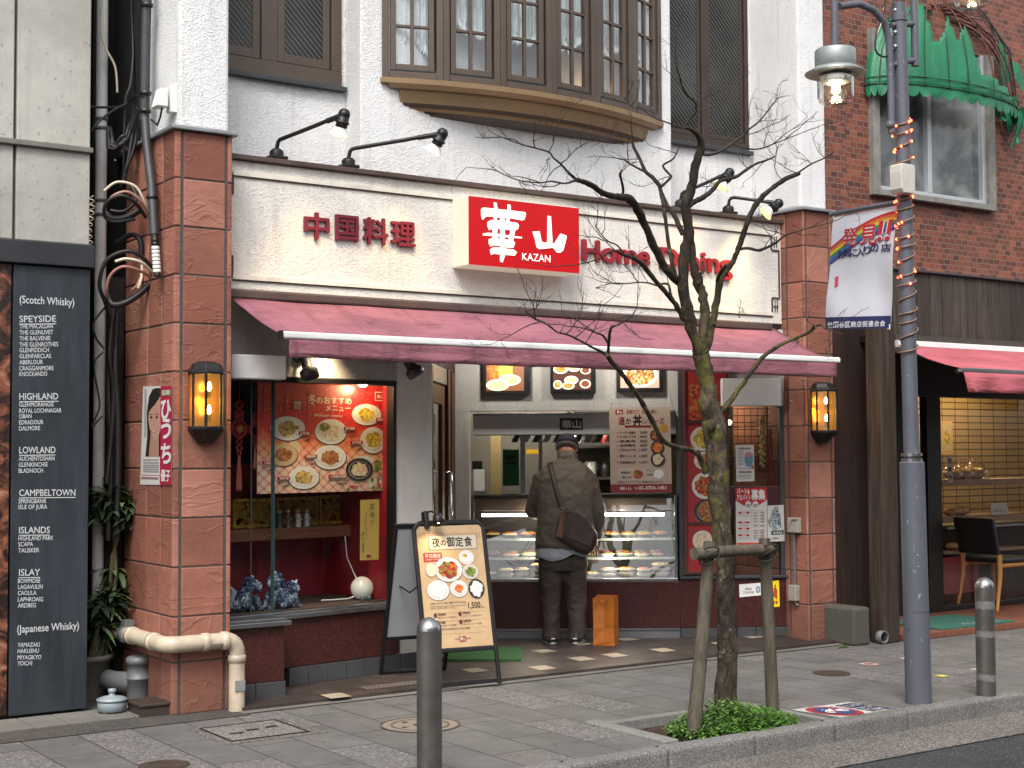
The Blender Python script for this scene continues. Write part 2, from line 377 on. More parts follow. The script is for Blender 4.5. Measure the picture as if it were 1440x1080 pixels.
def m_ground():
    x = N('pavement_slabs'); g = x.coord(); sp = x.n('SeparateXYZ'); x.l(g, sp.inputs[0]); cb = x.n('CombineXYZ')
    x.l(sp.outputs['Y'], cb.inputs[0]); x.l(x.math('SUBTRACT', sp.outputs['X'], .1), cb.inputs[1])
    br = x.n('TexBrick'); x.l(cb.outputs[0], br.inputs['Vector']); br.offset = .5; br.inputs['Scale'].default_value = 1; br.inputs['Brick Width'].default_value = .6; br.inputs['Row Height'].default_value = .3
    br.inputs['Mortar Size'].default_value = .004; br.inputs['Mortar Smooth'].default_value = .2; br.inputs['Color1'].default_value = (0,0,0,1); br.inputs['Color2'].default_value = (1,1,1,1); br.inputs['Mortar'].default_value = (.5,.5,.5,1)
    rnd = br.outputs['Color']
    b = x.ramp(rnd, [(0, lin('#7f7a75')), (.3, lin('#8a8580')), (.6, lin('#827e7b')), (.8, lin('#8b8079')), (1, lin('#8c7d7a'))])
    st = x.noise(2.3, 7, .72).outputs['Fac']; b = x.mix(x.ramp(st, [(.34, (.85,.85,.85)), (.62, (0,0,0))]), b, lin('#625f5b'))
    gr = x.noise(230, 2, .7).outputs['Fac']; b = x.mix(x.ramp(gr, [(.42, (0,0,0)), (.62, (.5,.5,.5))]), b, lin('#56524e')); b = x.mix(x.ramp(x.noise(320, 1, .5).outputs['Fac'], [(.6, (0,0,0)), (.72, (.4,.4,.4))]), b, lin('#b5b0aa'))
    vo = x.n('TexVoronoi'); vo.inputs['Scale'].default_value = 95; x.l(g, vo.inputs['Vector'])
    peb = x.ramp(vo.outputs['Color'], [(.2, lin('#5e5b58')), (.5, lin('#7d7a76')), (.8, lin('#98948f')), (.92, lin('#c0bbb6'))])
    pn = x.ramp(x.math('ADD', rnd, x.math('MULTIPLY', x.noise(3.4, 4, .6).outputs['Fac'], .5)), [(.92, (0,0,0)), (1.25, (.7,.7,.7))])
    b = x.mix(pn, b, peb); b = x.mix(br.outputs['Fac'], b, lin('#3d3a37'))
    spot = x.noise(11, 2, .5).outputs['Fac']; b = x.mix(x.ramp(spot, [(.69, (0,0,0)), (.72, (.55,.55,.55))]), b, lin('#3f3b38'))
    x.base(x.mix(1.0, b, (.62,.635,.66,1), 'MULTIPLY')); x.set(.82, spec=.3)
    h = x.math('ADD', x.math('MULTIPLY', x.math('SUBTRACT', 1.0, br.outputs['Fac']), 1.2), x.math('MULTIPLY', gr, .35)); h = x.math('ADD', h, x.math('MULTIPLY', pn, x.math('MULTIPLY', vo.outputs['Distance'], .5)))
    x.bump(h, .6, .010); return x.m
PAVE = m_ground()
def m_agg(name, cols, s, bump=.7):
    x = N(name); g = x.coord(); vo = x.n('TexVoronoi'); vo.inputs['Scale'].default_value = s; x.l(g, vo.inputs['Vector'])
    n = len(cols); c = x.ramp(vo.outputs['Color'], [(.15+.7*i/(n-1), lin(q)) for i, q in enumerate(cols)])
    d = x.noise(2.2, 6, .7).outputs['Fac']; c = x.mix(x.ramp(d, [(.4, (0,0,0)), (.7, (.45,.45,.45))]), c, sc(lin(cols[0]), .7))
    x.base(c); x.set(.85, spec=.25); x.bump(vo.outputs['Distance'], bump, .006); return x.m
ASPHALT = m_agg('asphalt', ['#27282a', '#353638', '#2e2f31', '#555556'], 130); GUTTER = m_agg('aggregate_gutter', ['#43403d', '#575350', '#6b6662', '#88827d'], 120)
KERB = m_agg('granite_kerb', ['#4c4a48', '#605e5b', '#71706d', '#92908d'], 260, .4)
def m_tiles():
    x = N('entrance_tiles'); g = x.coord(); sp = x.n('SeparateXYZ'); x.l(g, sp.inputs[0]); cb = x.n('CombineXYZ'); x.l(sp.outputs['X'], cb.inputs[0]); x.l(sp.outputs['Y'], cb.inputs[1])
    br = x.n('TexBrick'); br.offset = 0; x.l(cb.outputs[0], br.inputs['Vector']); br.inputs['Scale'].default_value = 1; br.inputs['Brick Width'].default_value = .15; br.inputs['Row Height'].default_value = .15
    br.inputs['Mortar Size'].default_value = .003; br.inputs['Color1'].default_value = (0,0,0,1); br.inputs['Color2'].default_value = (1,1,1,1); br.inputs['Mortar'].default_value = (.5,.5,.5,1)
    b = x.ramp(br.outputs['Color'], [(0, lin('#332c29')), (.5, lin('#3c3430')), (1, lin('#463c37'))]); b = x.mix(x.ramp(x.noise(4, 6, .7).outputs['Fac'], [(.4, (0,0,0)), (.7, (.5,.5,.5))]), b, lin('#2a2523'))
    b = x.mix(br.outputs['Fac'], b, lin('#2a2522')); x.base(b); x.set(.5, spec=.4); x.bump(x.math('SUBTRACT', 1.0, br.outputs['Fac']), .5, .004); return x.m
ETILE = m_tiles()

# ---------------------------------------------------------------- ground: pavement, kerb, gutter, road
KY = 5.58                                   # kerb face line
ROADZ = -.11
m = MB(); m.box(-40, 60, ROADZ-.5, ROADZ-.4, -1.2, -1, ASPHALT); m.v = []; m.f = []; m.m = []; m.sm = []; m.mats = []
m.add([(-60,-60,ROADZ-.02),(90,-60,ROADZ-.02),(90,60,ROADZ-.02),(-60,60,ROADZ-.02)], [(0,1,2,3)], ASPHALT); setting(m.build('ground'))
m = MB(); m.add([(-60,-6,ROADZ),(90,-6,ROADZ),(90,5.16,ROADZ),(-60,5.16,ROADZ)], [(0,1,2,3)], ASPHALT); setting(m.build('road'))
m = MB(); m.add([(-60,5.15,ROADZ+.006),(90,5.15,ROADZ+.006),(90,KY,ROADZ+.012),(-60,KY,ROADZ+.012)], [(0,1,2,3)], GUTTER); setting(m.build('gutter_strip'))
# pavement with the tree pit cut out
PX0, PX1, PY0, PY1 = 4.98, 6.02, 5.60, 6.30
m = MB()
def flat(x0, x1, y0, y1, z, mt): m.add([(x0,y0,z),(x1,y0,z),(x1,y1,z),(x0,y1,z)], [(0,1,2,3)], mt)
flat(-60, PX0, KY+.119, 14, 0, PAVE); flat(PX1, 90, KY+.119, 14, 0, PAVE); flat(PX0, PX1, PY1, 14, 0, PAVE)
setting(m.build('pavement'))
m = MB(); xx = -20.0; rr = random.Random(4)
while xx < 40:
    if xx < 0 or xx > 14: L = 4.0
    else: L = .6
    m.box(xx+.003, xx+L-.003, KY, KY+.12, ROADZ-.1, .006, KERB); xx += L
setting(m.build('kerb', bevel=.022, seg=3))
SOIL = mat('dark_soil', '#2c231b', .95, 0, .4, 20, .8, 60, .02)
m = MB(); flat(PX0, PX1, PY0, PY1, -.05, SOIL); setting(m.build('soil'))
m = MB(); PITK = m_agg('pit_edging_stone', ['#62625f', '#75746f', '#82817d', '#696865'], 140, .3)
m.box(PX0-.1, PX0, KY+.135, PY1+.1, -.1, .014, PITK); m.box(PX0, PX1, PY1, PY1+.06, -.1, .006, PITK); m.box(PX1, PX1+.06, KY+.135, PY1+.06, -.1, .005, PITK)
setting(m.build('tree_pit_edging', bevel=.008))
# raised tile floor of the shop entrance, with its mortar edge and the pale accent tiles
ZF = .04
m = MB(); m.add([(3.5,7.84,.0),(8.75,7.84,.0),(8.75,7.84,.024),(3.5,7.84,.024),(8.75,10.6,ZF),(3.5,10.6,ZF),(8.75,8.3,ZF),(3.5,8.3,ZF)], [(0,1,2,3),(3,2,6,7),(7,6,4,5)], ETILE); setting(m.build('entrance_floor'))
m = MB(); flat(3.47, 8.8, 7.76, 7.84, .006, CONC2); setting(m.build('mortar_edge'))
PALET = mat('pale_accent_tile', '#9a8d7a', .5, 0, .15, 8)
m = MB()
def floorz(y): return .024+(ZF-.024)*min(1, max(0, (y-7.84)/.46))
for u, v in ((466, 979), (665, 947.5), (743, 940), (813, 931.5), (879, 923.5), (942, 916), (760, 916.5), (827, 908.5), (887, 901.5), (998, 907), (1061, 899)):
    q = pz(u, v, ZF); x0 = round(q.x/.15)*.15; y0 = round((q.y)/.15)*.15
    m.add([(x0+a*.15+.004*(1-2*a), y0+b*.15+.004*(1-2*b), floorz(y0+b*.15)+.003) for a, b in ((0,0),(1,0),(1,1),(0,1))], [(0,1,2,3)], PALET)
setting(m.build('accent_floor_tiles'))
# dark brick edging and asphalt strip in front of the left building
m = MB()
xx = 1.6
while xx < 3.08:
    m.box(xx+.003, xx+.187, 8.02, 8.36, -.05, .012, CONC2); xx += .19
setting(m.build('left_paving_strip', bevel=.004))
m = MB(); flat(-4, 3.5, 7.72, 8.02, .004, m_agg('patched_asphalt', ['#3b3835', '#474340', '#514d4a', '#5b5652'], 130)); setting(m.build('asphalt_strip'))

# ---------------------------------------------------------------- restaurant building
PF = PY(7.96); SG = PY(8.2); REC = PY(8.52); CEN = PY(8.31)
LX0, LX1, RX0, RX1 = 3.12, 3.475, 8.27, 8.585      # the two stone pillars
PTOP = 3.385; TOPZ = 7.2
bld = thing('restaurant_building', 'white stuccoed restaurant building with red sandstone pillars and bow window', 'building', (5.8, 8.5, 0))
# upper walls
m = MB()
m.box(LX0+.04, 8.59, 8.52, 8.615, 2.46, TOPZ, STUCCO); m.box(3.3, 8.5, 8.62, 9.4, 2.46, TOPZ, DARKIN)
m.build('wall', bld)
cx0 = CEN.st(507, 160)[0]; cx1 = CEN.st(944, 160)[0]
m = MB(); m.box(cx0, cx1, 8.31, 8.519, 3.3, TOPZ, STUCCO); m.build('central_bay', bld, .012)
for x0, x1 in ((LX0+.03, LX1-.01), (RX0+.0, RX1-.02)):
    m = MB(); m.box(x0, x1, 7.985, 8.62, PTOP+.02, TOPZ, STUCCO); m.build('pilaster', bld, .02)
rng = random.Random(3)
def blocks(m, pl, ss, zs, d=.0, rec=.03, gap=.0085):
    for i in range(len(ss)-1):
        for j in range(len(zs)-1):
            m.pbox(pl, ss[i]+gap*(i > 0), ss[i+1]-gap*(i < len(ss)-2), zs[j]+.004, zs[j+1]-.004, d-rec, d+rng.uniform(-.002, .002), STONE)
zs = [0.0]
zz = PTOP
rows = []
while zz > .3: rows.append(zz); zz -= .2825
rows += [.30, .0]; rows = [r for i, r in enumerate(rows) if i == 0 or rows[i-1]-r > .05][::-1]
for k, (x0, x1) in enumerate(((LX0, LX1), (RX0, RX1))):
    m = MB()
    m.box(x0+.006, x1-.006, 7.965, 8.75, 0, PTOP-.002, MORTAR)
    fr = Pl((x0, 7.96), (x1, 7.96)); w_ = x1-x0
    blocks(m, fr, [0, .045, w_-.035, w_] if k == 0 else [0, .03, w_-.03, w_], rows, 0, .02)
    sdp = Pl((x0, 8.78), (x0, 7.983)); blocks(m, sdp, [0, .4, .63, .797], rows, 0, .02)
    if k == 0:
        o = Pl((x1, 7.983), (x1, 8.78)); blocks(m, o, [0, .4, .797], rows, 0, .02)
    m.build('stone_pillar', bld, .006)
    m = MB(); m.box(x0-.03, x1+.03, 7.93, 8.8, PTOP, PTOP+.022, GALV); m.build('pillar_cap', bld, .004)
# recess under the sign: soffit, back walls, floor is the entrance floor
dw0 = (3.45, 8.235); dw1 = (5.23, 8.52)
DW = Pl(dw0, dw1)                                     # display-window line
q0 = pz(699, 898, ZF); q1 = pz(957, 897, ZF); q2 = pz(1108, 894, ZF)
cdir = Vector((q1.x-q0.x, q1.y-q0.y)).normalized(); cA = Vector((q0.x, q0.y))-cdir*.42
CW = Pl(cA, (q1.x, q1.y)); CWn = Vector((CW.n.x, CW.n.y, 0)); RW = Pl((q1.x, q1.y), (8.30, q2.y-.02))
colx = DW.st(555, 720)[0]; colx1 = DW.st(606, 720)[0]
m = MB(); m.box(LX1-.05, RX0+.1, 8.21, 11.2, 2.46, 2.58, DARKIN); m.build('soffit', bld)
m = MB(); m.pbox(DW, colx, colx1, ZF, 2.46, -.26, .02, COLPL); m.build('white_column', bld, .01)
s_w = CW.st(640, 700)[0]; cq = DW.p(colx1+.004, 0, -.02); ce = CW.p(s_w, 0, -.01); DR = Pl((cq.x, cq.y), (ce.x, ce.y))      # door wall, seen almost edge-on
# ---- windows of the upper storey
WIREG = N('wired_glass'); _sp = WIREG.n('SeparateXYZ'); WIREG.l(WIREG.coord(), _sp.inputs[0])
_w = WIREG.n('TexWave'); _w.inputs['Scale'].default_value = 9.5; _w.bands_direction = 'DIAGONAL'; _cb = WIREG.n('CombineXYZ'); WIREG.l(_sp.outputs['X'], _cb.inputs[0]); WIREG.l(_sp.outputs['Z'], _cb.inputs[1]); WIREG.l(WIREG.mapv((1.6, 1.6, 0), _cb.outputs[0]), _w.inputs['Vector'])
WIREG.base(WIREG.mix(WIREG.ramp(_w.outputs['Fac'], [(.85, (0,0,0)), (.97, (.3,.3,.3))]), WIREG.ramp(WIREG.noise(1.6, 3, .5).outputs['Fac'], [(.35, lin('#141517')), (.65, lin('#33322f'))]), lin('#8f8d88'))); WIREG.set(.08, spec=.22)
WIREG = WIREG.m
def window(pl, s0, s1, z0, z1, mull, fm, gm, d0, name='window', fw_=.075, parent=bld, sw=.05):
    f = MB()
    f.pbox(pl, s0, s1, z0, z0+fw_*1.3, d0-.12, d0+.03, fm); f.pbox(pl, s0, s1, z1-fw_, z1, d0-.12, d0+.03, fm)
    f.pbox(pl, s0, s0+fw_, z0+fw_*1.3, z1-fw_, d0-.12, d0+.027, fm); f.pbox(pl, s1-fw_, s1, z0+fw_*1.3, z1-fw_, d0-.12, d0+.027, fm)
    xs = [s0+fw_]+list(mull)+[s1-fw_]
    for a in mull: f.pbox(pl, a-fw_*.75, a+fw_*.75, z0+fw_*1.3, z1-fw_, d0-.1, d0+.024, fm)
    for i in range(len(xs)-1):                           # sash frames
        a = xs[i]+(fw_*.75 if i else 0)+.006; b = xs[i+1]-(fw_*.75 if i < len(mull) else 0)-.006; zb = z0+fw_*1.3+.006
        for r in ((a, a+sw, zb, z1-fw_), (b-sw, b, zb, z1-fw_), (a+sw, b-sw, zb, zb+sw*1.2)): f.pbox(pl, r[0], r[1], r[2], r[3], d0-.09, d0+.012, fm)
    o = f.build(name, parent, .004)
    g = MB(); g.pbox(pl, s0+fw_, s1-fw_, z0+fw_*1.3, z1-fw_, d0-.02, d0+.005, gm); g.build('pane', o)
    sl_ = MB(); sl_.pbox(pl, s0-.02, s1+.03, z0-.035, z0-.001, d0-.1, d0+.05, DARKGREYM); sl_.build('sill', o, .004)
    return o
a0, zb = REC.st(327, 100, .02); a1, zb1 = REC.st(480, 121, .02)
window(REC, a0-.2, a1, (zb+zb1)/2, 5.6, [REC.st(377, 80)[0]], BRONZE, WIREG, .0)
b0 = CEN.st(945, 180)[0]; b1, zr = REC.st(1053, 213, .02)
window(REC, b0-.02, b1, zr, 5.6, [REC.st(988, 100)[0]], FRAMEDK, WIREG, .0, fw_=.042, sw=.03)
# ---- bow window
bx0, bx1 = CEN.st(537, 106)[0], CEN.st(928, 172)[0]; bz = 3.99; bb = .25
bw_ = (bx1-bx0)/2; bR = (bw_*bw_+bb*bb)/(2*bb); bA = math.asin(bw_/bR); bcx = (bx0+bx1)/2; bcy = 8.31-bb+bR
def barc(i, n=6, off=0.0):
    a = -bA+2*bA*i/n; return Vector((bcx+(bR+off)*math.sin(a), bcy-(bR+off)*math.cos(a)))
CLEARG = glass('window_glass', (.85,.9,.9), 1.5)
bowf = MB(); bowg = MB()
for i in range(6):
    pl = Pl(barc(i), barc(i+1)); L = pl.L; zt = 5.9
    bowf.pbox(pl, .0, .045, bz, zt, -.06, .02, BRONZE); bowf.pbox(pl, L-.045, L, bz, zt, -.06, .02, BRONZE)
    bowf.pbox(pl, .045, L-.045, bz, bz+.045, -.06, .03, BRONZE)
    for a, b in ((.058, .095), (L-.095, L-.058)): bowf.pbox(pl, a, b, bz+.05, zt, -.04, .006, BRONZE)
    bowf.pbox(pl, .095, L-.095, bz+.05, bz+.1, -.04, .012, BLACKM if False else BRONZE); bowf.pbox(pl, .06, L-.06, bz+.046, bz+.062, -.02, .026, BLACKP)
    bowf.pbox(pl, L/2-.011, L/2+.011, bz+.1, zt, -.03, .0, BRONZE)
    for k in range(1, 6): zk = bz+.1+.262*k; bowf.pbox(pl, .095, L-.095, zk-.010, zk+.010, -.028, -.002, BRONZE)
    bowg.sheet(pl, [(.09,bz+.05),(L-.09,bz+.05),(L-.09,zt),(.09,zt)], -.014, CLEARG)
bow = bowf.build('bow_window', bld, .003); bowg.build('pane', bow)
m = MB()                                                 # moulded base of the bow, in three courses of metal
def bowband(z0, z1, o0, o1, mt, inset=0.0):
    n = 30; lo = []; hi = []
    for i in range(n+1):
        t = inset+(1-2*inset)*i/n; p = barc(t*6, 6, o0); q = barc(t*6, 6, o1)
        lo.append(Vector((p.x, min(p.y, 8.312), z0))); hi.append(Vector((q.x, min(q.y, 8.312), z1)))
    b = lo+hi; k = n+1; fs = [(i, i+1, i+1+k, i+k) for i in range(n)]
    m.add(b, fs, mt)
    ce = len(b)
    m.add(lo+[Vector((lo[-1].x, 8.312, z0)), Vector((lo[0].x, 8.312, z0))], [tuple(range(n+2, -1, -1))], mt)
    m.add(hi+[Vector((hi[-1].x, 8.312, z1)), Vector((hi[0].x, 8.312, z1))], [tuple(range(0, n+3))], mt)
    for A, B in ((lo[0], hi[0]), (hi[-1], lo[-1])):
        m.add([A, B, Vector((B.x, 8.312, B.z)), Vector((A.x, 8.312, A.z))], [(0,1,2,3)], mt)
bowband(bz-.035, bz-.001, .03, .035, BRONZE2); bowband(bz-.06, bz-.0355, -.01, .028, BRONZE2, .02); bowband(bz-.145, bz-.0605, -.06, -.03, BRONZE2, .05)
bowband(bz-.165, bz-.1455, -.07, -.055, BRONZE, .06); bowband(bz-.185, bz-.1655, -.10, -.085, BRONZE2, .07); bowband(bz-.215, bz-.1855, -.2, -.12, BRONZE, .08)
m.build('bow_base', bow)
LACE = N('lace_curtain'); LACE.base(lin('#d8dcdc')); LACE.set(.9); LACE.b.inputs['Subsurface Weight'].default_value = 0; LACE = LACE.m
m = MB()                                                 # dark room behind, ruffled lace curtains in each light
m.box(bx0+.05, bx1-.05, 8.313, 8.316, bz, 5.9, mat('curtained_room', '#4a4a48', .9, 0, .5, 2))
m.build('room_back', bow)
m = MB(); rr = random.Random(9)
for i in range(6):
    pl = Pl(barc(i), barc(i+1)); L = pl.L
    for h in range(2):
        n = 40; vs = []; fs = []; s0 = .05+h*(L-.1)/2; s1 = s0+(L-.1)/2; ph = rr.random()*6
        for a in range(n+1):
            t = a/n; s_ = s0+(s1-s0)*t; dd = -.075-.018*math.sin(t*19+ph)-.008*math.sin(t*47)
            zlow = bz+(.30 if i == 0 else .47)+.09*math.sin(t*3.1+h*1.6+i)*(.6+.4*rr.random()*.1)
            zl = zlow-.07*(1+.0*rr.random()); jag = .012*math.sin(t*60)
            vs += [pl.p(s_, 5.9, dd), pl.p(s_, zlow+.008, dd), pl.p(s_, zlow, dd+.010*math.sin(t*60)-.012), pl.p(s_, zl+jag, dd+.022*math.sin(t*60+1)-.0)]
        for a in range(n):
            for k in range(3): fs.append((a*4+k, a*4+4+k, a*4+5+k, a*4+1+k))
        m.add(vs, fs, LACE, True)
m.build('curtain', bow)
m = MB(); m.ball(barc(4.15).to_3d()+Vector((0, .08, bz+.17)), .035, emit('warm_lamp_glass', (1, .55, .2), 6)); m.build('lamp', bow)

# ---------------------------------------------------------------- fascia sign board
sgx0 = LX1+.002; sgx1 = RX0-.002; sz0, sz1 = 2.50, 3.30
sign = thing('sign_board', 'long cream stucco sign board with brown trim and maroon lettering above the awning', 'sign board', (5.9, 8.2, 2.5))
TRIM = mat('brown_trim_paint', '#4b3b36', .6, 0, .25, 7); TRIM2 = mat('beige_moulding', '#d2ccc0', .7, 0, .1, 8, dirt=.4)
m = MB(); m.box(sgx0, sgx1, 8.2, 8.5, sz0, sz1, CREAM); m.build('board', sign, .006)
m = MB(); m.box(sgx0-.01, sgx1+.01, 8.165, 8.5, sz1+.001, sz1+.032, TRIM)
m.build('top_trim', sign, .004)
m = MB()
def strip(u0, v0, u1, v1, th=.016):
    a, z = SG.st(u0, v0); b, z2 = SG.st(u1, v1); a, b = min(a, b), max(a, b); z, z2 = min(z, z2), max(z, z2)
    m.pbox(SG, a, max(b, a+th), z, max(z2, z+th), 0.0, .014, TRIM2); m.pbox(SG, a+.003, max(b, a+th)-.003, z-.006, z, 0.0, .011, TRIM)
iz0 = sz0+.075; iz1 = sz1-.085; ix0 = sgx0+.045; ix1 = sgx1-.05; nt = .13
def sbar(a, b, z, z2): m.pbox(SG, a, b, z, z2, 0.001, .014, TRIM2)
def dbar(a, b, z, z2): m.pbox(SG, a, b, z, z2, 0.001, .009, TRIM)
for z in (iz0, iz1): sbar(ix0+.06, ix1-.06, z-.013, z+.013); dbar(ix0+.06, ix1-.06, z-.021, z-.013)
for x in (ix0-.02, ix1+.02):
    k = 1 if x < 5 else -1
    dbar(x-.006, x+.006, iz0+nt, iz1-nt)
    for z, d in ((iz0, nt), (iz1, -nt)):
        xn = x+k*.08; dbar(min(x, xn), max(x, xn), z+d-.006, z+d+.006); dbar(xn-.006, xn+.006, min(z, z+d), max(z, z+d))
        for t in (.3, .6): dbar(x+k*.08*t-.002, x+k*.08*t+.002, min(z, z+d)+.02, max(z, z+d)-.02)
        dbar(min(x, xn)+.01, max(x, xn)-.01, z+d*.5-.002, z+d*.5+.002)
m.build('moulding', sign)
MAROON = mat('maroon_letters', '#6a1428', .5, 0, .1); MAROON2 = mat('red_letters', '#8a1a28', .5, 0, .1)
m = MB()
for ch, u0, u1, vb in (('中', 428, 463, 331), ('国', 472, 504, 333.5), ('料', 511, 546, 338.5), ('理', 550, 584, 342)):
    a0, z0 = SG.st(u0, vb, .02); a1 = SG.st(u1, vb, .02)[0]; zt = SG.st(u0, vb-34, .02)[1]
    m.text(ch, SG, a0, z0, (zt-z0), .004, MAROON, a1-a0, .022, .022, cap=.86)
m.build('lettering', sign)
for wd_, ua, va, ub in (('Home', 817, 365, 912), ('Dining', 926, 376, 1028)): m = MB(); m.pxtext(wd_, SG, ua, va, 29, .004, MAROON2, ub, .028, .022); m.build('lettering', sign)

# ---------------------------------------------------------------- red light-box sign
lb = thing('lightbox_sign', 'red and cream backlit box sign with white brush characters on the cream board', 'sign', (5.8, 8.05, 2.8))
LBP = PY(8.0); la, lz1 = LBP.st(658, 275); lb1, lzz = LBP.st(814, 292); _, lz0 = LBP.st(660, 374); _, lz0b = LBP.st(815, 384)
LZ1 = (lz1+lzz)/2; LZ0 = (lz0+lz0b)/2
CREAME = N('backlit_cream_acrylic'); CREAME.base(lin('#c6beae')); CREAME.set(.4); CREAME.b.inputs['Emission Color'].default_value = lin('#f0e2c6'); CREAME.b.inputs['Emission Strength'].default_value = .13; CREAME = CREAME.m
REDE = N('backlit_red_acrylic'); REDE.base(lin('#8c0912')); REDE.set(.3); REDE.b.inputs['Emission Color'].default_value = lin('#e01018'); REDE.b.inputs['Emission Strength'].default_value = .16; REDE = REDE.m
WHE = N('backlit_white_acrylic'); WHE.base(lin('#f2f2ea')); WHE.set(.4); WHE.b.inputs['Emission Color'].default_value = lin('#fffbe8'); WHE.b.inputs['Emission Strength'].default_value = .3; WHE = WHE.m
m = MB(); m.box(la, lb1, 8.002, 8.199, LZ0, LZ1, CREAME); m.build('box', lb, .006)
m = MB(); m.box(la+.004, lb1-.004, 7.994, 8.0015, LZ0+.004, LZ1-.004, REDE); m.build('face_panel', lb)
m = MB(); LF = PY(7.994)
def stroke(pts, mt=WHE, d=.003): m.pxpoly(LF, [(600+x/2.77, 250+y/2.77) for x, y in pts], 0, d, mt)
# brush-written characters, stroke by stroke (coordinates read off the sign)
for k, s_ in enumerate([
    [(212,122),(222,116),(300,124),(384,134),(387,142),(381,163),(372,166),(330,158),(233,150),(218,164),(213,150)],
    [(262,96),(273,98),(276,120),(274,165),(262,163),(264,120)], [(316,103),(327,106),(328,130),(322,172),(310,168),(316,130)],
    [(238,172),(252,164),(300,168),(352,175),(360,186),(356,200),(342,206),(262,196),(244,204),(238,190)],
    [(258,196),(276,196),(274,240),(268,262),(258,258)], [(330,198),(346,200),(336,250),(322,262),(320,240)],
    [(220,217),(240,214),(372,231),(371,236),(220,224)], [(243,240),(262,232),(334,244),(345,252),(338,272),(322,272),(262,262),(250,268),(243,255)],
    [(248,280),(262,270),(340,280),(352,290),(344,303),(262,296),(252,300)], [(288,150),(304,150),(306,300),(296,330),(288,325),(288,300)],
    [(473,148),(484,150),(490,245),(486,268),(472,266),(472,240)], [(414,210),(440,208),(448,250),(500,256),(512,235),(524,218),(546,226),(540,256),(532,282),(522,292),(508,290),(494,272),(440,278),(430,270),(424,240)]]):
    stroke(s_, WHE, .0025+.0004*k)
m.pxtext('KAZAN', LF, 734.5, 365.5, 10.5, .003, WHE, 774, .0)
m.build('lettering', lb)

# ---------------------------------------------------------------- gooseneck sign spotlights
BULBY = emit('yellow_lamp_face', (1, .80, .22), .85); BULBW = mat('white_reflector', '#e6e2d8', .35, 0, .03)
def gooseneck(base, head, face, label, e):
    b = Vector(base); h = Vector(head); f = Vector(face)
    t = thing('sign_spotlight', label, 'spotlight', b, 'gooseneck spotlights along the top of the sign board')
    m = MB(); m.box(b.x-.06, b.x+.06, b.y-.045, b.y+.045, b.z, b.z+.02, BLACKM); m.lathe(b+Vector((0,0,.02)), [(.045,0),(.045,.03),(.03,.045),(.016,.05)], BLACKM, 16); m.build('base', t, .004)
    d = (h-b); d.z = 0; dn = d.normalized(); k0 = b+Vector((0,0,.06)); k1 = b+Vector((0,0,.11))+dn*.01; k2 = b+Vector((0,0,.13))+dn*.05
    m = MB(); m.tube([k0, k1, b+Vector((0,0,.125))+dn*.025, k2, k2.lerp(h, .5), h-dn*.02], .013, BLACKM, 10); m.tube([k2.lerp(h, .72), h], .017, BLACKM, 10); m.build('arm', t)
    ax = (f-h).normalized()
    m = MB(); m.ball(h, .038, BLACKM); m.lathe(h, [(.036,-.0),(.036,.04),(.044,.042),(.044,.056),(.036,.058),(.038,.078),(.03,.082)], BLACKM, 18, ax); m.build('socket', t)
    m = MB(); m.lathe(h+ax*.08, [(.03,0),(.036,.012),(.058,.045),(.064,.052)], BULBW, 20, ax); m.lathe(h+ax*.131, [(.063,0),(.03,.006),(.0,.008)], BULBY, 20, ax); m.build('bulb', t)
    spot_light('spot', h+ax*.15, h+ax*.15+Vector(((f-h).x*.9, .32, -.95)), e*1.8, 62, (1, .58, .18), .07, 1.0)
def G(ub, vb, uh, vh, yh, fx, fy, fz, label, e):
    b = py(ub, vb, 8.21); b.z = sz1+.033; h = py(uh, vh, yh); gooseneck(b, h, h+Vector((fx, fy, fz)), label, e)
G(389, 205, 484, 161, 7.78, -.05, .12, -.4, 'first black gooseneck spotlight beside the red pillar on the left', 7)
G(490, 219, 622, 188, 7.80, -.12, .22, -.4, 'second black gooseneck spotlight with its yellow bulb facing down, above the maroon characters', 7)
G(957, 281, 1026, 243, 7.92, -.25, .12, -.4, 'black gooseneck spotlight hidden among the upper tree branches', 8)
G(1024, 291, 1095, 286, 7.93, -.3, .15, -.25, 'black gooseneck spotlight nearest the right pillar, bulb tilted back at the sign', 12)

# ---------------------------------------------------------------- awning
def m_awn(name, col, dark):
    x = N(name); c = lin(col); f = x.noise(1, 6, .7, x.mapv((1.3, 2.2, 6), rot=(0, .35, .0))).outputs['Fac']
    b = x.ramp(f, [(.35, sc(c, .74)), (.62, sc(c, 1.12))]); s2 = x.noise(3.5, 7, .75, x.mapv((1, 3, 1)), dist=.5).outputs['Fac']
    b = x.mix(x.ramp(s2, [(.52, (0,0,0)), (.7, (dark,dark,dark))]), b, lin('#4c3038')); s3 = x.noise(1, 6, .75, x.mapv((7, .7, .7))).outputs['Fac']; b = x.mix(x.ramp(s3, [(.52, (0,0,0)), (.75, (dark,dark,dark))]), b, lin('#52343c')); x.base(b); x.set(.85, spec=.2)
    x.bump(x.noise(1, 4, .6, x.mapv((2.2, 7, 9), rot=(0, .5, 0)), dist=.4).outputs['Fac'], .6, .04); return x.m
AWN = m_awn('maroon_awning_cloth', '#885862', .68)
aw = thing('awning', 'faded maroon cloth awning with white front bar over the restaurant entrance', 'awning', (5.8, 7.9, 2.3))
AX0, AX1, AYB, AYF = 3.52, 8.10, 8.14, 7.52
za = (py(395, 463, AYF).z+py(1175, 513, AYF).z)/2; ax0 = py(400, 470, AYF).x; ax1 = py(1176, 513, AYF).x
zbk = (py(335, 420, AYB).z+py(1060, 458, AYB).z)/2
m = MB(); n = 60; vs = []; fs = []
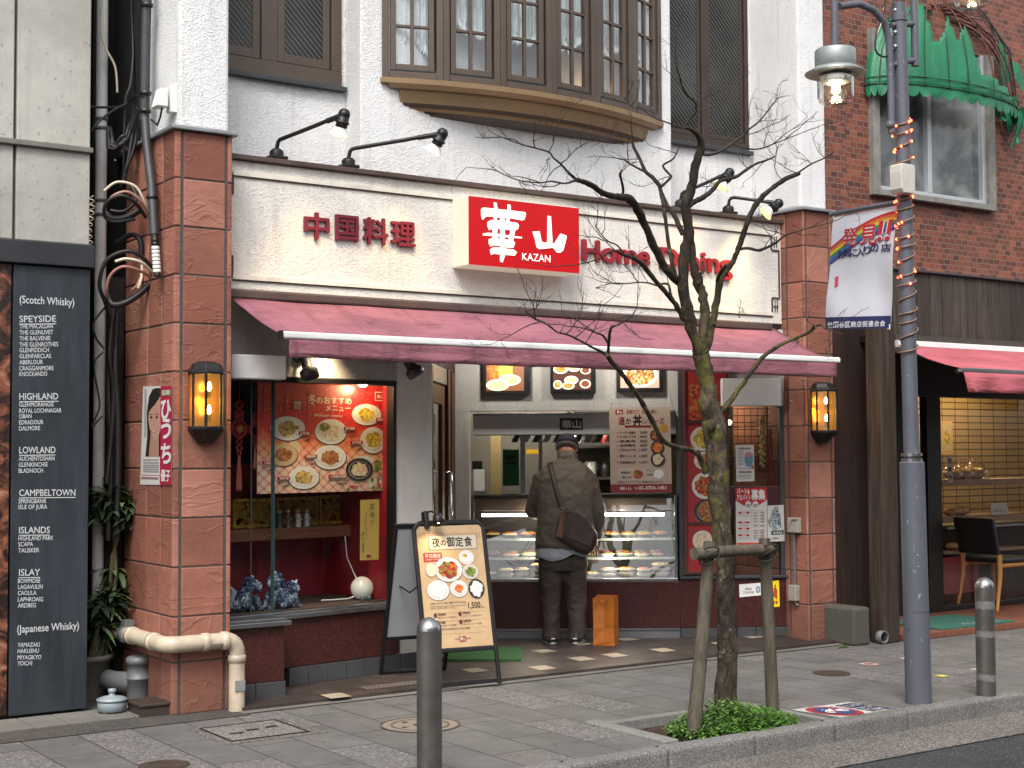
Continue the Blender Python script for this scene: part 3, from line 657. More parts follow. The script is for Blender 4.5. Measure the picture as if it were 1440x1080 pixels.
for j in range(7):
    t = j/6
    for i in range(n+1):
        s_ = i/n; x = (AX0+(ax0-AX0)*t)*(1-s_)+(8.12+(ax1-8.12)*t)*s_; y = AYB+(AYF-AYB)*t
        z = zbk+(za-.01-zbk)*t-.02*math.sin(math.pi*t)+.007*math.sin(s_*40+t*3)*math.sin(math.pi*t)+.022*noise.noise(Vector((s_*9, t*2, 3)))*math.sin(math.pi*t)
        vs.append((x, y, z))
for j in range(6):
    for i in range(n): a = j*(n+1)+i; fs.append((a, a+1, a+n+2, a+n+1))
m.add(vs, fs, AWN, True); o = m.build('canopy', aw); sm_ = o.modifiers.new('thickness', 'SOLIDIFY'); sm_.thickness = .004
m = MB(); vs = []; fs = []
for j in range(5):
    for i in range(121):
        s_ = i/120; x = ax0+.02+(ax1-ax0-.04)*s_; t = j/4
        vs.append((x, AYF-.012-.012*t*math.sin(s_*34+noise.noise(Vector((s_*8, 1, 0)))*4)-.006, za-.012-.118*t+.008*t*noise.noise(Vector((s_*7, 5, 0)))))
for j in range(4):
    for i in range(120): a = j*121+i; fs.append((a, a+1, a+122, a+121))
m.add(vs, fs, AWN, True); o = m.build('valance', aw); sm_ = o.modifiers.new('thickness', 'SOLIDIFY'); sm_.thickness = .003
m = MB(); m.box(ax0-.02, ax1+.02, AYF-.03, AYF+.02, za-.02, za+.022, WHITEM); m.build('front_bar', aw, .012, 3)
m = MB(); m.box(ax0-.034, ax0-.021, AYF-.034, AYF+.024, za-.024, za+.026, BLACKP); m.build('end_cap', aw, .004)
m = MB(); m.box(LX1+.02, 8.05, 8.08, 8.30, zbk-.02, 2.49, TRIM); m.build('cassette', aw, .012)
for x in (4.2, 7.5):
    m = MB(); m.tube([(x, 8.12, zbk-.06), (x+.35, 7.82, (zbk+za)/2-.07), (x+.05, AYF+.02, za-.02)], .02, WHITEM, 8); m.build('folding_arm', aw)

# ---------------------------------------------------------------- recess: display window on the left
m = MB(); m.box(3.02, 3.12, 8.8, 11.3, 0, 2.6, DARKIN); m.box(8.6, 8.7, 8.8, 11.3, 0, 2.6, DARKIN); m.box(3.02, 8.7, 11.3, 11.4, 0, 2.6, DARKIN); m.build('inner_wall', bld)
sz = DW.st(470, 853)[1]                                   # sill height
s1e = PY(8.06).st(400, 930)[0]
m = MB(); m.box(LX1+.0, s1e, 8.06, 8.3, .12, sz-.05, GRANITE); m.pbox(DW, .05, colx+.02, ZF+.115, sz-.045, -.3, .03, GRANITE)
m.build('granite_plinth', bld, .004)
m = MB()
for i in range(2): m.box(LX1+.01+i*(s1e-LX1)/2+.002, LX1+.01+(i+1)*(s1e-LX1)/2-.004, 8.054, 8.2, .01, .118, GREYTILE)
m.build('skirting_tiles', bld, .003); m = MB()
a = DW.st(402, 955)[0]
while a < colx+.3: m.pbox(DW, a+.002, min(a+.148, colx+.3), ZF, ZF+.112, -.1, .036, GREYTILE); a += .15
m.build('skirting_tiles', bld, .003)
m = MB(); m.box(LX1, s1e+.03, 8.02, 8.32, sz-.049, sz-.022, STEEL); m.box(LX1, s1e, 8.04, 8.25, sz-.021, sz-.004, STEEL)
m.pbox(DW, .05, colx-.005, sz-.044, sz-.015, -.1, .06, STEEL); m.pbox(DW, .05, colx-.005, sz-.0145, sz, -.03, .03, STEEL); m.build('steel_sill', bld, .003)
zt = DW.st(470, 540)[1]
m = MB(); m.pbox(DW, .0, colx-.002, zt+.03, 2.459, -.12, .02, GREYWALL); m.build('lintel', bld, .006)
m = MB(); m.pbox(DW, .05, colx-.004, zt, zt+.029, -.06, .03, BLACKM)
for s_ in (.05, colx-.03): m.pbox(DW, s_, s_+.025, sz+.001, zt-.001, -.05, .025, BLACKM)
s383 = DW.st(383, 700)[0]; df = m.build('display_window', bld, .002)
m = MB(); CLG = glass('clear_shop_glass', (.93,.97,.96), .42)
m.sheet(DW, [(.06,sz),(s383+.03,sz),(s383+.03,zt),(.06,zt)], .018, CLG); m.sheet(DW, [(s383,sz),(colx-.02,sz),(colx-.02,zt),(s383,zt)], -.008, CLG)
GEDGE = mat('glass_edge', '#34494c', .15, 0, 0); m.pbox(DW, s383-.003, s383+.003, sz, zt, -.012, .022, GEDGE); m.pbox(DW, s383-.17, s383-.165, sz, zt, .012, .02, mat('glass_edge_dark', '#3b4a4a', .2, 0, 0)); m.build('glass', df)
# inside of the display
m = MB(); B_ = DW.off(-.78)
m.pbox(DW, -.02, colx, sz-.5, 2.3, -.80, -.78, REDIN); m.pbox(DW, -.02, colx, sz-.04, sz-.005, -.78, -.101, mat('display_floor', '#4a3a33', .6, 0, .4, 9)); m.pbox(DW, -.02, colx, zt+.03, zt+.05, -.78, -.13, DARKIN)
m.pbox(DW, -.04, -.02, sz-.1, 2.3, -.78, -.1, DARKIN); m.pbox(DW, colx-.009, colx-.004, sz, zt, -.78, -.052, REDIN); m.build('display_box', bld)
SHZ = DW.st(430, 757, -.42)[1]; SHT = DW.st(430, 741, -.42)[1]
m = MB(); m.pbox(DW, .0, colx-.05, SHZ, SHT, -.77, -.42, SHELFWOOD); sh = m.build('display_shelf', bld, .003)
m = MB(); m.pbox(DW, .0, colx, SHT+.42, 2.0, -.779, -.76, mat('black_cloth', '#120d0c', .9, 0, .2)); m.build('upper_back', bld)

# food printed on posters and menus
def m_food(name, cols, s=60):
    if name in _M: return _M[name]
    x = N(name); vo = x.n('TexVoronoi'); vo.inputs['Scale'].default_value = s; x.l(x.coord(), vo.inputs['Vector']); n = len(cols)
    x.base(x.ramp(vo.outputs['Color'], [(.1+.8*i/(n-1), sc(lin(q), .66)) for i, q in enumerate(cols)])); x.set(.6); _M[name] = x.m; return x.m
FD = {'mix': m_food('print_mixed_dish', ['#c98a2c','#e6c35a','#8a3b1a','#d9b074','#6f8a2a','#e9d9a6']), 'soup': m_food('print_pale_dish', ['#e8cfae','#d9a98a','#f1e2c8','#b9c46a'], 70),
      'yellow': m_food('print_yellow_dish', ['#e3b92e','#f0d65a','#b8861c','#8fa838']), 'brown': m_food('print_brown_dish', ['#7a3c18','#a3562a','#c98b52','#4f2412']),
      'red': m_food('print_red_dish', ['#8c1d14','#c2391f','#6a120e','#e0752d','#4f8a2a']), 'rice': m_food('print_rice', ['#f4f2ee','#e6e2da','#fbfaf8'], 120), 'green': m_food('print_green_dish', ['#5f7d26','#8a9c3a','#3f5a1a','#c9a24a']),
      'orange': m_food('print_orange_dish', ['#d65a1e','#e88a3a','#b8401a']), 'veg': m_food('print_vegetables', ['#c23b26','#e2a18a','#4f7d2e','#f0e6da','#b52a3a','#e8c9b4'], 40)}
def dish(m, pl, u, v, ru, rv, kind, d, plate='#efeae2', rim='#cfc6ba', seed=1, k=.64):
    m.pxdisc(pl, u+.6, v+1.1, ru*1.03, rv*1.03, d, ink('#5b4a3e' if plate != '#2c2a2b' else '#a8977c'), 28); m.pxdisc(pl, u, v, ru, rv, d+.0006, ink(plate), 28); m.pxdisc(pl, u, v+.3, ru*.78, rv*.76, d+.0012, ink(rim), 28)
    m.pxdisc(pl, u, v, ru*.75, rv*.72, d+.0016, ink(plate), 28); m.pxdisc(pl, u, v, ru*k, rv*k, d+.0022, FD[kind], 22, .3, seed)

# ---- winter menu poster
wp = thing('menu_poster', 'glowing red and white winter menu poster with eight dishes inside the display window', 'poster', DW.p(1, 1.2, -.1))
PP = DW.off(-.12)
a0, _ = PP.st(362, 620); a1, _ = PP.st(550, 620); pz1 = PP.st(456, 540.5)[1]; pz0 = PP.st(456, 692)[1]
x = N('winter_poster_print'); g = x.coord('Generated'); sp = x.n('SeparateXYZ'); x.l(g, sp.inputs[0])
nz = x.noise(9, 5, .6, g).outputs['Fac']; t_ = x.math('ADD', sp.outputs['Z'], x.math('MULTIPLY', x.math('SUBTRACT', nz, .5), .35))
b = x.ramp(t_, [(.26, lin('#c9a994')), (.42, lin('#d08a5c')), (.56, lin('#c43a22')), (.7, lin('#ae1518')), (1, lin('#960c14'))])
chk = []
for sgn in (1, -1):
    q = x.math('ADD', x.math('MULTIPLY', sp.outputs['X'], 14.0), x.math('MULTIPLY', sp.outputs['Z'], 11.0*sgn)); fr_ = x.math('FRACT', q); chk.append(x.math('LESS_THAN', fr_, .32))
ck = x.math('MULTIPLY', x.math('ADD', chk[0], chk[1]), .4); ck = x.math('MULTIPLY', ck, x.ramp(t_, [(.42, (1,1,1)), (.58, (0,0,0))]))
b = x.mix(ck, b, lin('#a84038')); sn = x.noise(120, 1, .3, g).outputs['Fac']; b = x.mix(x.math('MULTIPLY', x.ramp(sn, [(.7, (0,0,0)), (.74, (.8,.8,.8))]), x.ramp(t_, [(.5, (0,0,0)), (.7, (1,1,1))])), b, lin('#f2c9a0'))
x.base(b); x.set(.45); WPM = x.m
m = MB(); m.pbox(PP, a0, a1, pz0, pz1, -.006, 0, WPM); m.build('poster_sheet', wp)
m = MB(); m.pbox(PP, a0-.012, a1+.02, pz1+.001, pz1+.035, -.02, .008, BLACKM); m.pbox(PP, a1+.001, a1+.02, pz0, pz1, -.02, .008, BLACKM); m.build('poster_rail', wp)
m = MB()
def Q(x_, y_): return (320+x_/4, 480+y_/4)
CRM = ink('#f6ead8'); RDI = ink('#b01420'); DKI = ink('#3a2a24')
def qt(s_, x0, y0, h, x1=None, mt=CRM, bold=.01, **k): u, v = Q(x0, y0); m.pxtext(s_, PP, u, v, h/4, .003, mt, None if x1 is None else 320+x1/4, bold, **k)
qt('冬', 455, 352, 56, 497, cap=.86, bold=.012); qt('のおすすめ', 500, 348, 36, 697, cap=.8); qt('メニュー', 552, 390, 30, 690, cap=.7); qt('Winter menu', 488, 424, 18, 648, shear=.3)
for r in ((205,262,208,445),(453,272,456,445),(205,445,456,448),(205,338,456,341),(330,270,333,400)): u0, v0 = Q(r[0], r[1]); u1, v1 = Q(r[2], r[3]); m.pxrect(PP, u0, v0, u1, v1, 0, .0015, ink('#d9824e'))
u0, v0 = Q(362, 330); u1, v1 = Q(424, 388); m.pxrect(PP, u0, v0, u1, v1, 0, .002, RDI); qt('期間', 374, 357, 22, 412, cap=.86); qt('限定', 374, 381, 22, 412, cap=.86)
u0, v0 = Q(830, 285); u1, v1 = Q(885, 335); m.pxrect(PP, u0, v0, u1, v1, 0, .0015, CRM); u0, v0 = Q(834, 289); u1, v1 = Q(881, 331); m.pxrect(PP, u0, v0, u1, v1, 0, .002, RDI); qt('華山', 841, 318, 18, 875, cap=.86)
for i, (x_, y_, rx, ry, k) in enumerate(((340,490,97,68,'mix'),(582,508,88,71,'soup'),(783,412,82,60,'yellow'),(820,556,72,74,'yellow'),(315,637,78,64,'brown'),(577,652,90,68,'brown'),(430,767,86,64,'mix'),(742,722,76,66,'soup'))):
    u, v = Q(x_, y_); dish(m, PP, u, v, rx/4, ry/4, k, .002, '#2c2a2b' if i == 7 else ('#d9b384' if i == 4 else '#f2ece2'), '#d8cfc2', i+2, .6)
m.pxdisc(PP, *Q(375,600), 9, 11, .0018, ink('#e6c9a0')); m.pxdisc(PP, *Q(545,480), 7, 6, .0046, FD['green'], 14, .4); m.pxdisc(PP, *Q(770,668), 14, 6, .0016, ink('#e5dccf'))
for i, (x_, y_, tx) in enumerate(((435,516,'五目炒麺'),(690,491,'鶏白湯麺'),(870,441,'青菜炒め'),(727,568,'玉子炒飯'),(230,684,'土鍋煮込'),(470,647,'酢豚黒酢'),(318,771,'海鮮炒飯'),(622,760,'上海風白湯鍋'))):
    w_ = 52 if i == 7 else 34; u0, v0 = Q(x_-w_, y_-10); u1, v1 = Q(x_+w_, y_+10); m.pxrect(PP, u0, v0, u1, v1, 0, .005, RDI)
    u, v = Q(x_-w_+8, y_+7); m.pxtext(tx, PP, u, v, 3.6, .006, CRM, 320+(x_+w_-8)/4, .02, cap=.86)
    qt('季節の食材を使った一品', x_-w_, y_+28, 12, x_+w_*1.25, DKI, .0, cap=.86); qt('1,680円', x_-w_*.2, y_+48, 16, x_+w_*.9, DKI, .01)
for x_, y_, rx, ry, k in ((895,630,16,40,'green'),(845,700,22,40,'green'),(850,795,70,42,'veg'),(880,760,34,30,'veg'),(700,826,62,14,'veg'),(885,690,9,18,'red')):
    u, v = Q(x_, y_); m.pxdisc(PP, u, v, rx/4, ry/4, .0012, FD[k], 16, .5, int(x_))
m.build('print', wp)
point_light('poster_light', PP.p(PP.st(499, 540)[0], pz1-.012, .085), 6.5, (1, .66, .32), .025)
spot_light('poster_spot', DW.p(DW.st(430, 520)[0], 2.3, .16), PP.p(PP.st(450, 620)[0], pz0+.2, 0), 40, 75, (1, .74, .46), .04, .9)
t = thing('display_downlight', 'small glowing warm downlight above the red winter menu poster', 'lamp', DW.p(1.2, zt, -.05))
m = MB(); q = PP.p(PP.st(499, 537)[0], pz1-.002, .085); m.ball(q, .022, emit('warm_bulb', (1, .78, .4), 18), 12, (1.3, 1.3, .6)); m.build('bulb', t); m = MB(); m.lathe(q+Vector((0,0,.01)), [(.02,0),(.034,.012),(.034,.05)], BLACKM, 14); m.build('housing', t)

# ---- other things in the display
yn = thing('paper_note', 'yellow vertical handwritten note hanging at the right of the display window', 'notice', DW.p(1.3, 1, -.05)); NP = DW.off(-.03)
m = MB(); m.pxpoly(NP, [(507,703),(533.5,702),(532.5,787),(506.5,788)], -.003, 0, mat('yellow_note_paper', '#b8964a', .7, 0, .08, 8)); m.build('sheet', yn)
m = MB()
for ch, xx, yy, h in (('店',812,55,34),('内',815,100,30),('に',818,140,24),('グ',782,95,16),('ラ',780,115,16),('ン',778,133,16),('ド',780,153,18),('メ',781,178,18),('ニ',783,195,15),('ュ',783,210,13),('ー',783,225,13),('あ',763,205,22),('り',766,240,24),('ま',766,272,26),('す',766,302,26)):
    m.pxtext(ch, NP, 320+(xx-h*.45)/4, 700+(yy+h*.3)/4, h/4, .002, ink('#2a221c'), cap=.86, shear=.1)
m.pxrect(NP, 515.5, 780, 521.5, 784, 0, .002, RDI); m.build('writing', yn)
GL = N('milk_glass'); GL.base(lin('#d9d5cc')); GL.set(.12); GL.b.inputs['Emission Color'].default_value = lin('#fff3e0'); GL.b.inputs['Emission Strength'].default_value = .03; GL = GL.m
gp = DW.p(DW.st(509, 822, -.25)[0], sz+.075, -.25)
t = thing('globe_lamp', 'white glass globe lamp resting at the right end of the display floor', 'lamp', gp-Vector((0,0,.075)))
m = MB(); m.ball(gp, .078, GL, 28); m.build('globe', t); m = MB(); m.lathe(gp-Vector((0,0,.079)), [(.035,0),(.035,.012),(.028,.02)], DARKGREYM, 16); m.build('base', t)
m = MB(); m.tube([gp+Vector((-.07,-.02,-.05)), gp+Vector((-.1,.0,-.065)), DW.p(DW.st(470,838,-.3)[0], sz+.006, -.3), DW.p(DW.st(452,838,-.3)[0], sz+.01, -.3)], .005, WHITEP, 6); m.tube([gp+Vector((-.05,-.03,.05)), gp+Vector((-.06,.1,.2)), gp+Vector((-.03,.2,.4))], .004, WHITEP, 6); m.build('cord', t)
CUPB = mat('blue_grey_ceramic', '#3d4f57', .3, 0, .3, 40)
for i, u in enumerate((510, 519)):
    q = DW.p(DW.st(u, 838, -.14)[0], sz+.001, -.14); m = MB(); m.lathe(q, [(.011,0),(.013,.004),(.016,.03),(.013,.03),(.011,.006)], CUPB, 14); tag(m.build('tea_cup'), 'small blue grey cup in front of the white globe lamp, the one on the %s' % ('left', 'right')[i], 'cup', 'small cups before the globe lamp')
DOGB = m_food('blue_white_porcelain', ['#1c2a4c','#7d8794','#2a3f68','#b5bac0','#162444','#45597f','#222f50'], 85); DOGB.node_tree.nodes['Principled BSDF'].inputs['Roughness'].default_value = .15; DOGW = mat('white_porcelain', '#8e98a6', .15, 0, .1)
BLUE = mat('cobalt_porcelain', '#22365f', .15, 0, .3, 30)
def lion(u, v, k, label, face):
    s_, _ = DW.st(u, v, -.2); o = DW.p(s_, sz, -.2); t = thing('porcelain_lion', label, 'figurine', o, 'blue and white porcelain lions'); f = face
    def P(x_, d_, z_): return DW.p(s_+x_*k*f, sz+z_*k, -.2+d_*k)
    m = MB(); m.loft([[P(-.06+.075*math.cos(a)*r+.05*h, .055*math.sin(a)*r, h*.16+.012) for a in [i*math.pi/6 for i in range(12)]] for h, r in ((0,.8),(.2,1.1),(.5,1),(.8,.75),(1.1,.4))], DOGB)
    for x_, d_ in ((.05,.045),(.05,-.045)): m.tube([P(x_-.01, d_*.8, .12), P(x_+.015, d_, .06), P(x_+.03, d_*1.05, .012), P(x_+.06, d_*1.1, .01)], [.028*k,.022*k,.022*k,.018*k], DOGB, 10)
    for d_ in (.06,-.06): m.tube([P(-.09, d_*.8, .07), P(-.03, d_, .035), P(.01, d_, .012)], [.036*k,.03*k,.018*k], DOGB, 10)
    m.build('body', t)
    m = MB(); c = P(.035, .01, .2); m.ball(c, .058*k, DOGB, 16, (1,1,.95)); m.ball(P(.075, .03, .185), .032*k, DOGW, 12); m.ball(P(.08,.035,.16), .024*k, BLUE, 10)
    for d_ in (.05,-.04): m.ball(P(.01, d_, .245), .02*k, BLUE, 10)
    for d_ in (.045,.0): m.ball(P(.07, d_+.01, .215), .011*k, DOGW, 8)
    for i in range(9): a = i*.7; m.ball(P(-.015+.02*math.cos(a), .05*math.sin(a), .2+.05*math.cos(a)), .02*k, BLUE, 8)
    m.ball(P(.03, .01, .262), .016*k, DOGW, 8); m.build('head', t)
    m = MB(); m.tube([P(-.12,0,.05), P(-.16,0,.1), P(-.14,.01,.16), P(-.17,.01,.2)], [.02*k,.028*k,.026*k,.006*k], DOGW, 8); m.build('tail', t)
lion(349, 858, .8, 'blue and white porcelain lion by the pillar, leftmost of the display floor', 1); lion(390, 858, .86, 'blue and white porcelain lion behind the glass edge, looking right', -1)
for u, v, k, l in ((338, 860, .5, 'small reclining porcelain lion cub at the far left of the display'), (407, 855, .62, 'low porcelain lion cub crouching right of the two big lions')): lion(u, v, k, l, 1)
GOLDC = mat('gilded_carving', '#d9ab48', .35, .6, .5, 30, .8, 70, .02)
def carving(u0, u1, v0, v1, label, seed):
    t = MB(); rr = random.Random(seed); s0 = DW.st(u0, 720, -.6)[0]; s1 = DW.st(u1, 720, -.6)[0]; z0 = SHT+.002; z1 = DW.st(u0, v0, -.6)[1]
    for r in ((s0,s1,z0,z0+.02),(s0,s1,z1-.02,z1),(s0,s0+.02,z0+.02,z1-.02),(s1-.02,s1,z0+.02,z1-.02)): t.pbox(DW, *r, -.62, -.58, GOLDC)
    for i in range(130):
        a = rr.uniform(s0+.02, s1-.02); z = rr.uniform(z0+.03, z1-.03); c = DW.p(a, z, -.6); r = rr.uniform(.008, .02)
        pts = [c+Vector((DW.t.x*r*math.cos(q)*1.6, DW.t.y*r*math.cos(q)*1.6, r*math.sin(q)*1.3)) for q in [rr.random()*6+j*.8 for j in range(6)]]
        t.tube(pts, .005, GOLDC, 5)
    tag(t.build('gilded_carving'), label, 'carving', 'gilded carvings on the display shelf')
carving(326, 384, 702, 736, 'gilded openwork carving at the left end of the shelf, beside the pillar', 1); carving(386, 445, 700, 736, 'gilded openwork carving in the middle of the display shelf', 2); carving(447, 498, 697, 734, 'gilded carving with a round medallion under the right of the menu poster', 3)
for i, (u, c) in enumerate(((393, '#4a5a4a'), (405, '#6d6a5c'), (419, '#cfcfca'), (431, '#b9c2c4'))):
    q = DW.p(DW.st(u, 738, -.46)[0], SHT+.001, -.46); t = MB(); mt = mat('porcelain_'+c.strip('#'), c, .2, 0, .3, 60)
    t.lathe(q, [(.022,0),(.02,.01),(.015,.05),(.02,.075),(.012,.09),(.006,.095)], mt, 12); t.ball(q+Vector((0,0,.108)), .014, mat('figurine_skin', '#c9b7a0', .3, 0, .1), 10); t.tube([q+Vector((.014,-.012,.07)), q+Vector((.01,-.028,.05)), q+Vector((-.006,-.026,.055))], .006, mt, 6)
    tag(t.build('figurine'), ['dark green robed figurine, leftmost of four on the display shelf', 'brown grey robed figurine second from the left on the display shelf', 'white robed figurine third from the left on the display shelf', 'pale blue robed figurine, rightmost of four on the display shelf'][i], 'figurine', 'robed figurines on the display shelf')
KNOT = mat('red_silk_cord', '#8f1420', .6, 0, .2, 40); TASS = mat('pale_red_tassel', '#b05a52', .8, 0, .3, 60)
def knot(u, v, k, label, gold):
    s_, z = DW.st(u, v, -.15); t = thing('lucky_knot', label, 'hanging ornament', DW.p(s_, z, -.15), 'red hanging knots in the display'); m = MB()
    def ring(cz, rx, rz, rd=.006, cx=0):
        m.tube([DW.p(s_+cx+rx*math.cos(a), z+cz+rz*math.sin(a), -.15) for a in [i*math.pi/8 for i in range(17)]], rd, KNOT, 6)
    ring(0, .05*k, .055*k, .009*k)
    for cz in (.10, .15, .075): ring(cz*k, .028*k, .018*k); ring(cz*k, .015*k, .03*k, .004)
    for cx in (-.065, .065): ring(0, .014*k, .02*k, .005, cx*k)
    ring(-.08*k, .018*k, .016*k); ring(-.12*k, .022*k, .012*k); ring(-.15*k, .012*k, .016*k)
    m.tube([DW.p(s_, z+.17*k, -.15), DW.p(s_, zt+.02, -.15)], .003, KNOT, 5); m.build('knotted_cord', t)
    if gold:
        m = MB(); m.prism(DW, [(s_, z-.045*k), (s_+.042*k, z), (s_, z+.045*k), (s_-.042*k, z)], -.158, -.145, KNOT); m.text('福', DW, s_-.019*k, z-.016*k, .036*k, -.143, ink('#c9a34a'), None, .02, cap=.86); m.build('medallion', t)
    m = MB()
    for i in range(7): dx = (i-3)*.0035*k; m.tube([DW.p(s_+dx*.5, z-.165*k, -.15), DW.p(s_+dx*2, z-.38*k-.01*(i%2), -.15)], .0028*k, TASS, 5)
    m.build('tassel', t)
knot(336.5, 603, 1.0, 'red knotted ornament with a gold character, nearest the pillar', True); knot(359, 606, .62, 'small red knotted ornament at the left edge of the menu poster', False)

# ---- white shutter boxes, under-awning spotlights
m = MB(); m.pxrect(PY(8.12), 326, 499, 403, 533, -.1, 0, WHITEM); tag(m.build('shutter_box', bevel=.008), 'grey white shutter box under the left end of the awning', 'shutter box')
def canspot(u, v, dirx, label):
    b = DW.p(DW.st(u, v, .06)[0], DW.st(u, v-12, .06)[1], .06); t = thing('can_spotlight', label, 'spotlight', b, 'can spotlights under the awning')
    m = MB(); m.lathe(b-Vector((DW.n.x*.04, DW.n.y*.04, 0)), [(.045,0),(.045,.02)], BLACKM, 16, (DW.n.x, DW.n.y, 0)); m.tube([b-Vector((DW.n.x*.03, DW.n.y*.03, 0)), b+Vector((0,0,.0))], .011, BLACKM, 8); m.tube([b, b+Vector((.0,0,-.02)), b+Vector((dirx*.06,-.04,-.05))], .011, BLACKM, 8); m.build('bracket', t)
    c = b+Vector((dirx*.07,-.05,-.06)); ax = Vector((dirx*.55, -.35, -1)).normalized()
    m = MB(); m.lathe(c-ax*.05, [(.034,0),(.036,.07),(.052,.085),(.06,.09),(.06,.14),(.052,.142),(.05,.10),(.0,.09)], DARKGREYM, 22, ax); m.build('can', t)
canspot(424, 512, .2, 'black can spotlight above the left half of the winter menu poster'); canspot(560, 512, .9, 'black can spotlight turned right, fixed beside the white column')

# ---------------------------------------------------------------- door beside the white column
m = MB(); L = DR.L; DOORW = m_wood('brown_door_wood', '#38231a', '#64452f', .3, 'z', .5)
m.pbox(DR, 0, L, 2.12, 2.459, -.06, 0, DARKBOARD); m.pbox(DR, 0, .07, ZF, 2.119, -.06, .02, DOORW); m.pbox(DR, L*.62, L*.70, ZF, 2.119, -.06, .02, DOORW); m.pbox(DR, L*.9, L, ZF, 2.119, -.06, .0, DOORW); m.pbox(DR, .07, L*.62, 2.0, 2.119, -.05, .01, STEEL)
dr = m.build('door', bld, .004)
m = MB()
for r in ((.09,.19,ZF+.02,1.99),(L*.5,L*.6,ZF+.02,1.99),(.19,L*.5,ZF+.02,.3),(.19,L*.5,1.85,1.99)): m.pbox(DR, *r, -.04, -.005, DOORW)
m.build('door_frame', dr, .003); m = MB(); m.sheet(DR, [(.19,.3),(L*.5,.3),(L*.5,1.85),(.19,1.85)], -.02, glass('door_glass', (.8,.8,.75), 1.2)); m.build('pane', dr)
m = MB(); a = L*.55; m.tube([DR.p(a, .75, .0), DR.p(a, .75, .05), DR.p(a, 1.35, .05), DR.p(a, 1.35, .0)], .012, CHROME, 8); m.build('handle', dr)
# dim dining room things glimpsed through the door: amber lamp glow
m = MB(); q = DR.p(L*.45, 1.5, -.35); m.ball(q, .05, emit('amber_lamp', (1, .45, .12), 5), 12); m.lathe(q+Vector((0,0,.03)), [(.03,0),(.008,.05),(.008,.6)], BLACKM, 10); tag(m.build('pendant_lamp'), 'amber pendant lamp glimpsed through the narrow glass door', 'lamp')

# ---------------------------------------------------------------- take-out counter wall
cl = CW.L; def_z = lambda u, v, d=0: CW.st(u, v, d)[1]; cs = lambda u, d=0: CW.st(u, 700, d)[0]
zopen = def_z(760, 578); ztop = def_z(760, 697); zcb = def_z(800, 816); zsk = def_z(800, 884)
s_l = cs(661); s_r = cl
m = MB(); m.pbox(CW, s_w, s_r+.0, zopen, 2.459, -.1, .0, GREYWALL); m.pbox(CW, s_w, s_l, ZF, zopen-.001, -.1, .004, GREYWALL); m.build('counter_wall', bld, .004)
m = MB(); m.pbox(CW, s_l, s_r, zsk, zcb-.012, -.5, .0, GRANITE); m.build('granite_counter', bld, .004)
m = MB(); m.pbox(CW, s_l, s_r, ZF, zsk-.003, -.4, -.012, mat('dull_aluminium', '#77777a', .45, .6, .2, 6)); m.pbox(CW, s_l, s_r, zsk-.012, zsk-.0005, -.02, .003, STEEL); m.build('metal_skirting', bld)
# kitchen behind
m = MB(); KW = mat('kitchen_wall', '#5a564f', .5, 0, .2, 3)
m.pbox(CW, -1.0, 3.0, 0, 2.459, -1.9, -1.85, KW); kb = m.build('kitchen_wall', bld)
hood = thing('extractor_hood', 'brushed steel extractor hood with a small black nameplate over the counter', 'hood', CW.p(.8, zopen, -.4))
zh1 = def_z(760, 581, -.12); zh0 = def_z(760, 611, -.12)
m = MB(); m.prism(CW, [(s_l+.02, zh1), (s_r+.1, zh1), (s_r+.1, zh0), (s_l+.02, zh0)], -.8, -.12, mat('hood_steel', '#a9abac', .45, .45, .1, 3))
m.pbox(CW, s_l+.02, s_r, zh1-.02, zh1-.001, -.119, -.1, STEEL); m.build('hood_body', hood, .004)
m = MB(); HP = CW.off(-.118); m.pxrect(HP, 787, 588, 819.5, 604, 0, .004, BLACKP); m.pxtext('華山', HP, 790, 601, 10, .006, ink('#e6e6e2'), 817, .025, cap=.86); m.build('nameplate', hood)
m = MB()
for i in range(14): a = s_l+.35+i*.085; m.prism(CW, [(a, zh0-.002), (a+.05, zh0-.002), (a+.02, zh0-.06), (a-.03, zh0-.06)], -.5, -.45, STEEL if i % 2 else mat('dark_reflection_steel', '#4c4b4a', .3, .8, 0))  # alternating light and dark strips imitate the striped reflection under the hood
m.build('reflection_stripes', hood)
for i, (u, w_) in enumerate(((735, 7), (760, 6))):
    m = MB(); m.pxrect(CW.off(-.5), u-w_/2, 612, u+w_/2, 696, -.03, 0, CHROME); tag(m.build('kitchen_post', bevel=.003), ('polished steel post in the kitchen right beside the green box', 'polished steel post in the kitchen left of the man, clear of the green box')[i], 'post', 'polished kitchen posts')
m = MB(); GB = mat('green_enamel', '#1f7a4a', .35, 0, .1); m.pxrect(CW.off(-.75), 707, 632, 730, 683, -.2, 0, GB); m.pxrect(CW.off(-.748), 711, 641, 726, 646, 0, .002, ink('#1a5c3a')); m.pxrect(CW.off(-.748), 711, 650, 726, 653, 0, .002, ink('#1a5c3a')); tag(m.build('green_bin', bevel=.006), 'tall green box in the kitchen, seen left of the man', 'box')
t = thing('kitchen_shelf', 'steel kitchen shelf with pots behind the counter on the right of the man', 'shelf', CW.p(1.2, 1.2, -1.5)); m = MB()
for z in (1.25, 1.55, 1.85): m.pbox(CW, cs(808), s_r+.3, z, z+.02, -1.8, -1.4, STEEL)
for a in (cs(812), s_r+.1): m.pbox(CW, a, a+.025, .9, 2.0, -1.42, -1.395, STEEL)
m.build('rack', t)
rr = random.Random(5)
